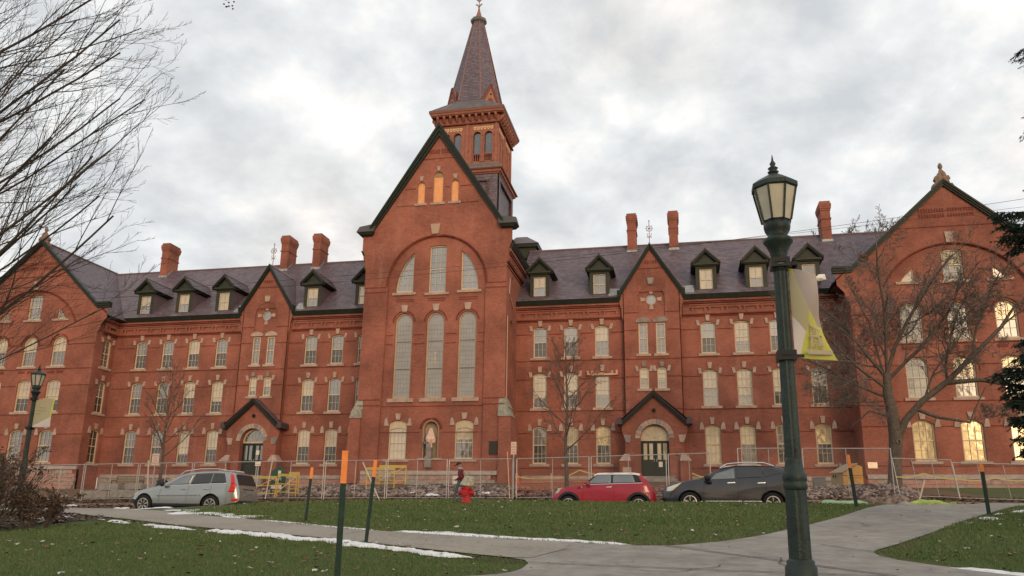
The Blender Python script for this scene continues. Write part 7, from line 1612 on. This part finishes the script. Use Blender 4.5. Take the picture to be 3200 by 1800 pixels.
# ---- two young street trees in front of the wings
def young(x, y, th, top, cr, seed, lab):
    z0 = T(x, y); t = thing('young_tree', lab, 'tree', (x, y, z0), 0, 'young leafless trees before the wings'); b = TreeB(seed)
    P = [(x, y, z0-.1)]; 
    for k in range(1, 9): P.append((x+.05*math.sin(k*1.3+seed), y+.04*math.cos(k), z0+(top-z0)*.93*k/8))
    b.tube('t', P, np.linspace(.115, .012, 9), 9); cfg = {'min': .006, 0: (7, .06, .05, 6, 34, .52, .2, 5, 'l'), 1: (5, .08, .04, 5, 38, .5, .15, 4, 'w'), 2: (4, .09, .04, 3, 38, .5, .2, 3, 'w'), 3: (3, .1, .03, 0, 0, 0, 0, 3, 'w')}
    n = 17
    for k in range(n):
        f = k/n; z = th+(top-th)*.86*f; az = k*2.4+b.r.uniform(-.4, .4); el = math.radians(38+26*f); ln = cr*(1.25-.75*f)*b.r.uniform(.85, 1.15)
        b.grow((x, y, z), (math.cos(el)*math.cos(az), math.cos(el)*math.sin(az), math.sin(el)), ln, .035*(1.1-f*.6), 0, cfg)
    b.finish(t, {'t': ('trunk', BARK, True), 'l': ('limbs', TWIG, False), 'w': ('twigs', TWIGR, False)})
young(-30.68, 43, 3.5, 9.2, 2.3, 5, 'young leafless tree before the left wing beside the parking sign'); young(-5.72, 40, 3.6, 9.7, 2.4, 8, 'young leafless tree before the right wing behind the red car')
# ---- old spreading tree before the right pavilion
ox_, oy_ = 9.42, 40.0; z0 = 1.35
ot = thing('old_tree', 'old spreading leafless tree with forked trunk in front of the right pavilion', 'tree', (ox_, oy_, z0)); b = TreeB(31)
b.tube('t', [(9.35, 40, z0-.3), (9.42, 40, z0+.1), (9.5, 40, 2.4), (9.62, 40, 3.4), (9.72, 40, 4.3), (9.66, 40, 5.2), (9.55, 40, 6.2), (9.6, 40, 7.2)], [.55, .37, .29, .28, .31, .26, .22, .17], 16)
b.tube('t', [(9.75, 39.95, 4.0), (10.15, 39.8, 4.9), (10.9, 39.6, 5.75), (12.0, 39.4, 6.6), (13.1, 39.2, 7.7), (14.4, 39.0, 9.0), (15.2, 38.9, 10.2)], [.17, .16, .145, .13, .11, .08, .04], 12)
b.tube('t', [(12.0, 39.4, 6.55), (13.3, 39.1, 6.6), (14.8, 38.8, 6.2), (16.2, 38.5, 6.4)], [.12, .10, .08, .05], 9); b.tube('t', [(10.6, 39.7, 5.4), (11.4, 39.5, 5.0), (12.7, 39.3, 4.7), (12.9, 39.2, 5.2), (13.5, 39.2, 6.3)], [.09, .08, .05, .04, .02], 7)
b.tube('t', [(9.5, 40, 5.1), (8.7, 40.2, 5.4), (7.9, 40.3, 4.7)], [.06, .04, .02], 6)
obj('knot_scar', MB().tube([(.09*math.cos(a), 0, .09*math.sin(a)) for a in [k*math.pi/6 for k in range(13)]], .028, 6), mat('pale_scar', (.20, .17, .14), .9), ot, True, loc=(.32, -.33, 2.55))
cfgO = {'min': .0075, 0: (9, .09, .015, 9, 40, .56, .1, 7, 'l'), 1: (7, .11, .01, 8, 46, .52, .1, 5, 'w'), 2: (5, .13, .0, 7, 48, .50, .1, 4, 'w'), 3: (4, .15, .0, 3, 48, .5, .1, 3, 'w'), 4: (3, .16, .0, 0, 0, 0, 0, 3, 'w')}
for p, d, l, r in (((9.58, 40, 6.9), (-.6, .1, 1), 5.6, .15), ((9.6, 40, 7.1), (.45, .2, 1), 6.4, .17), ((9.6, 40, 6.8), (.95, -.2, .8), 5.8, .15), ((9.55, 40, 6.4), (-1.0, -.1, .62), 5.0, .12), ((9.55, 40, 6.7), (-.15, .5, 1), 5.0, .10), ((9.5, 40, 6.0), (-.95, .4, .25), 4.4, .11), ((9.6, 40, 5.6), (-.8, -.5, -.02), 3.6, .07),
                   ((13.1, 39.2, 7.7), (.3, .1, 1), 4.0, .10), ((14.4, 39, 9), (.7, 0, .8), 3.0, .08), ((12.0, 39.4, 6.7), (-.1, .3, 1), 4.6, .11), ((14.8, 38.8, 6.2), (.8, .1, .5), 2.8, .06), ((11.0, 39.6, 5.8), (.2, -.3, 1), 3.8, .08), ((9.6, 40, 7.2), (-.1, -.4, 1), 5.6, .13), ((13.3, 39.1, 6.6), (.5, -.4, .2), 2.6, .05), ((12.7, 39.3, 4.8), (.6, .1, .1), 1.8, .03)):
    b.grow(p, d, l*1.08, r*.6, 0, cfgO)
b.finish(ot, {'t': ('trunk', BARK, True), 'l': ('limbs', TWIG, False), 'w': ('twigs', mat('twig_crab', (.15, .125, .11), .9, noise=.3, nscale=6), False)})
ne = obj('squirrel_nest', MB().lathe([(0, -.18), (.2, -.1), (.26, .05), (.15, .2), (0, .22)], n=9), mat('nest_brown', (.10, .045, .02), 1, noise=.5, nscale=20, bump=1, bscale=25), loc=(9.05, 40, 12.9)); tag(ne, 'small brown leaf nest high in the old tree', 'nest')
# ---- bare tree tops behind the right wing roof
for k, (x, zt, s) in enumerate(((14.2, 27.3, 61), (17.6, 28.7, 62), (21.0, 28.6, 63))):
    t = thing('background_tree', ('leftmost and lowest bare treetop showing over the right wing roof', 'tallest bare treetop showing over the right wing roof', 'bare treetop behind the slope of the right gable')[k], 'tree', (x, 78, 2.5)); b = TreeB(s)
    b.tube('t', [(x, 78, 2), (x, 78, 12), (x+.2, 78, zt-5)], [.4, .3, .12], 8); cfg = {'min': .018, 0: (6, .08, .05, 6, 34, .5, .3, 4, 'l'), 1: (5, .1, .04, 5, 38, .5, .2, 3, 'w'), 2: (4, .1, .04, 4, 40, .5, .2, 3, 'w'), 3: (3, .1, .02, 0, 0, 0, 0, 3, 'w')}
    for j in range(9): a = j*2.4; b.grow((x+.2, 78, zt-5.6+j*.14), (math.cos(a)*.6, math.sin(a)*.6, 1), 4.4, .09, 0, cfg)
    b.finish(t, {'t': ('trunk', BARK, True), 'l': ('limbs', TWIGR, False), 'w': ('twigs', TWIGR, False)})
# ---- twig with fruit hanging in at the top
t = thing('hanging_twig', 'fruiting twig tip hanging in at the very top of the view', 'twig', (-6.25, 9, 7.5)); b = TreeB(3)
b.tube('t', [(-7.2, 9.3, 9.2), (-6.6, 9.1, 8.1), (-6.33, 9, 7.6), (-6.26, 9, 7.40)], [.02, .012, .006, .004], 5); b.finish(t, {'t': ('stem', TWIGD, False)})
rg = random.Random(2)
for k in range(15):
    q = (rg.uniform(-.06, .07), rg.uniform(-.05, .05), rg.uniform(-.30, -.06)); obj('seed_cluster', MB().lathe([(0, -.016), (.016, 0), (0, .016)], q, 6), TWIGD, t)
# ---- spruce at the right edge
NEED = ramp_mat('spruce_needle', [(.012, .024, .020), (.022, .042, .033), (.045, .070, .055)], 2, 12, rough=.7, bump=0, attr=.5)
sx, sy = 10.6, 18.6
t = thing('spruce_tree', 'dark green spruce whose drooping boughs enter at the right edge', 'tree', (sx, sy, T(sx, sy))); b = TreeB(77)
b.tube('t', [(sx, sy, T(sx, sy)-.1), (sx, sy, 5), (sx, sy, 10), (sx, sy, 15)], [.3, .24, .16, .05], 12)
NV = []; rgn = np.random.default_rng(9)
def needles(P0, P1, n, ln):
    P0 = np.array(P0); P1 = np.array(P1); d = P1-P0; d /= np.linalg.norm(d)+1e-9; tt = rgn.random(n)[:, None]; base = P0+(P1-P0)*tt
    q = rgn.normal(0, 1, (n, 3)); q -= (q@d)[:, None]*d; q /= np.linalg.norm(q, axis=1)[:, None]; tip = base+(q*.75+d*.6)*ln*rgn.uniform(.7, 1.2, (n, 1)); sd = np.cross(q, d)*.010
    NV.append(np.stack([base-sd, base+sd, tip], 1))
def bough(tx, tz, ty, dens=1.0, droop=.5, st=None):
    tx += .38
    """a drooping bough ending at a given tip, with hanging side sprays"""
    L_ = sx-tx; s0 = np.array([sx, sy, tz+.25*L_*(1 if droop > .3 else .2)]) if st is None else np.array(st); tip = np.array([tx, ty, tz]); P = []
    for i in range(11): f = i/10; p = s0+(tip-s0)*f; p[2] -= droop*.28*math.sin(f*math.pi)-.18*f**3; P.append(p)
    b.tube('l', P, np.linspace(.04, .006, 11), 5)
    n = int(26*dens)
    for k in range(n):
        f = .30+.70*(k+rgn.random())/n; i = min(int(f*10), 9); p = P[i]+(P[i+1]-P[i])*(f*10-i); sd = 1 if k % 2 else -1; l = (.62-.38*f)*rgn.uniform(.7, 1.25)
        d = np.array([-.55+rgn.normal(0, .1), sd*.6, -.22-.5*droop*rgn.random()]); d /= np.linalg.norm(d); e = p+d*l; b.tube('l', [p, (p+e)/2+[0, 0, .03], e], [.007, .005, .003], 3); needles(p, e, int(130*l), .07)
        for m_ in range(int(8*l/.4)+1):
            g = rgn.random(); pp = p+(e-p)*g; dd = np.array([-.5+rgn.normal(0, .3), rgn.normal(0, .5), -.7*rgn.random()]); dd /= np.linalg.norm(dd); ee = pp+dd*rgn.uniform(.10, .26); needles(pp, ee, 34, .065)
    for i in range(3, 10): needles(P[i], P[i+1], 34, .055)
for tx, tz, ty, dn, dr in ((7.58, 10.5, 18.1, .8, .4), (7.66, 9.1, 18.2, .7, .3), (7.34, 8.45, 18.0, .9, .5), (7.48, 7.4, 18.3, .9, .5), (7.45, 6.9, 17.9, .9, .5), (6.62, 6.25, 18.0, 1.3, .55), (6.95, 5.9, 18.5, 1.2, .6), (7.2, 6.4, 18.6, 1.0, .5), (7.15, 4.3, 18.1, 1.0, .4),
                           (6.75, 3.7, 18.2, 1.4, .7), (6.55, 3.35, 17.8, 1.4, .7), (6.15, 3.0, 18.1, 1.6, .6), (6.5, 2.85, 18.6, 1.6, .8), (6.25, 2.4, 17.9, 1.5, .8), (6.4, 2.1, 18.3, 1.5, .9), (6.35, 1.75, 18.0, 1.4, .9), (6.6, 1.5, 18.5, 1.3, .9), (6.75, 1.15, 18.2, 1.2, 1.0), (6.9, 2.6, 17.6, 1.6, .8), (6.8, 1.9, 17.7, 1.6, .9), (6.6, 2.7, 18.9, 1.6, .7), (6.7, 2.2, 18.8, 1.6, .8), (6.45, 3.15, 18.3, 1.6, .6), (6.9, 3.5, 18.5, 1.5, .6), (7.1, 4.0, 17.8, 1.2, .5), (6.7, 6.05, 18.2, 1.5, .5), (6.4, 6.45, 17.8, 1.2, .4), (7.0, 1.5, 18.0, 1.6, .9)):
    bough(tx, tz, ty, dn, dr)
for k in range(34):    # the rest of the tree beyond the frame
    z = 1.2+k*.4; a = rgn.uniform(-1.6, 1.6); L_ = 3.0*(1-z/17); P = [np.array([sx, sy, z+.3])+np.array([math.cos(a)*L_, math.sin(a)*L_, -.25*L_])*f for f in np.linspace(0, 1, 6)]; b.tube('l', P, np.linspace(.04, .01, 6), 4)
    for i in range(5): needles(P[i], P[i+1], 90, .16)
b.finish(t, {'t': ('trunk', BARK, True), 'l': ('boughs', TWIG, False)}); [c for c in t.children if c.name.startswith('boughs')][0]['kind'] = 'stuff'
V = np.concatenate(NV).reshape(-1, 3); o = link('needles', npmesh('needles', V, np.arange(len(V)).reshape(-1, 3), NEED, rnd=rgn.random(len(V)//3)), t); o.location = -Vector(WPOS[t.name]); o['kind'] = 'stuff'
# ---- brown shrubs at the left edge
LEAFB = ramp_mat('dry_leaf', [(.05, .032, .022), (.105, .068, .048), (.18, .125, .09)], 5, rough=.9, bump=0, attr=.7)
for si, (x, y, h, n, lab) in enumerate(((-14.1, 14.2, 1.7, 28, 'tall brown shrub with withered leaves in front of the left lamp post'), (-15.5, 14.9, 2.0, 24, 'brown withered shrub at the far left edge'), (-13.5, 14.9, .9, 16, 'low brown shrub beside the start of the left walk'))):
    z0 = T(x, y); t = thing('shrub', lab, 'shrub', (x, y, z0), 0, 'withered brown shrubs by the left walk'); b = TreeB(90+si); cfg = {'min': .0035, 0: (7, .08, .03, 6, 30, .45, .25, 5, 'l'), 1: (5, .1, .03, 4, 36, .5, .2, 3, 'l'), 2: (4, .1, .02, 0, 0, 0, 0, 3, 'l')}
    for k in range(n):
        a = b.r.uniform(0, 6.28); s = b.r.uniform(.1, .75); b.grow((x+.2*math.cos(a), y+.2*math.sin(a), z0-.05), (math.cos(a)*s, math.sin(a)*s, 1), h*b.r.uniform(.7, 1.1)/(1+s*.1), .016, 0, cfg)
    b.finish(t, {'l': ('stems', TWIG, False)})
    P = np.concatenate(b.V['l']); r_ = b.r; k = r_.integers(0, len(P), 2600); c = P[k]; c = c[c[:, 2] > z0+h*.18]; m = len(c); u = r_.normal(0, 1, (m, 3)); u /= np.linalg.norm(u, axis=1)[:, None]; w = np.cross(u, r_.normal(0, 1, (m, 3))); w /= np.linalg.norm(w, axis=1)[:, None]; s = r_.uniform(.018, .048, (m, 1))
    V = np.stack([c, c+u*s+w*s*.4, c+u*s*2, c+u*s-w*s*.4], 1).reshape(-1, 3); o = link('withered_leaves', npmesh('withered_leaves', V, np.arange(m*4).reshape(-1, 4), LEAFB, rnd=r_.random(m)), t); o.location = -Vector(WPOS[t.name]); o['kind'] = 'stuff'
# thin saplings and dry stalks in front of the wings

# ---- evergreens added unseen behind the viewpoint to shade the lower walls and show in panes
NM = MATS['spruce_needle']
def conifer(h, seed, n=4200):
    rg = np.random.default_rng(seed); f = rg.random(n)**.8; z = .12*h+f*.88*h; r = (1-f)*h*.20*(.35+.65*rg.random(n)**.5)*(1+.25*np.sin(z*3.1)); a = rg.uniform(0, 6.28, n); c = np.stack([r*np.cos(a), r*np.sin(a), z-r*.25], 1)
    u = np.stack([np.cos(a), np.sin(a), -.35+0*a], 1)+rg.normal(0, .25, (n, 3)); w = np.cross(u, rg.normal(0, 1, (n, 3))); w /= np.linalg.norm(w, axis=1)[:, None]; s = rg.uniform(.25, .62, (n, 1))
    return npmesh('foliage', np.stack([c-w*s*.3, c+u*s, c+w*s*.3, c-u*s*.4], 1).reshape(-1, 3), np.arange(n*4).reshape(-1, 4), NM, rnd=rg.random(n))
CM = [conifer(19, 1), conifer(23, 2)]; AV = []
for k in range(15):
    x = -34+k*8.2+rg.uniform(-2, 2); y = -34+rg.uniform(-7, 5); z = T(x, max(y, -21)); me = CM[k % 2]; v = np.empty(len(me.vertices)*3); me.vertices.foreach_get('co', v); v = v.reshape(-1, 3)*rg.uniform(.85, 1.12); a = k*1.1
    AV.append(np.stack([v[:, 0]*math.cos(a)-v[:, 1]*math.sin(a)+x, v[:, 0]*math.sin(a)+v[:, 1]*math.cos(a)+y, v[:, 2]+z], 1))
for me in CM: bpy.data.meshes.remove(me)
V = np.concatenate(AV); o = link('added_evergreens', npmesh('added_evergreens', V, np.arange(len(V)).reshape(-1, 4), NM, rnd=np.tile(np.linspace(0, 1, 97), len(V)//4//97+1)[:len(V)//4])); tag(o, 'unseen evergreen wood added behind the viewpoint to shade the lower walls', 'trees', kind='stuff')
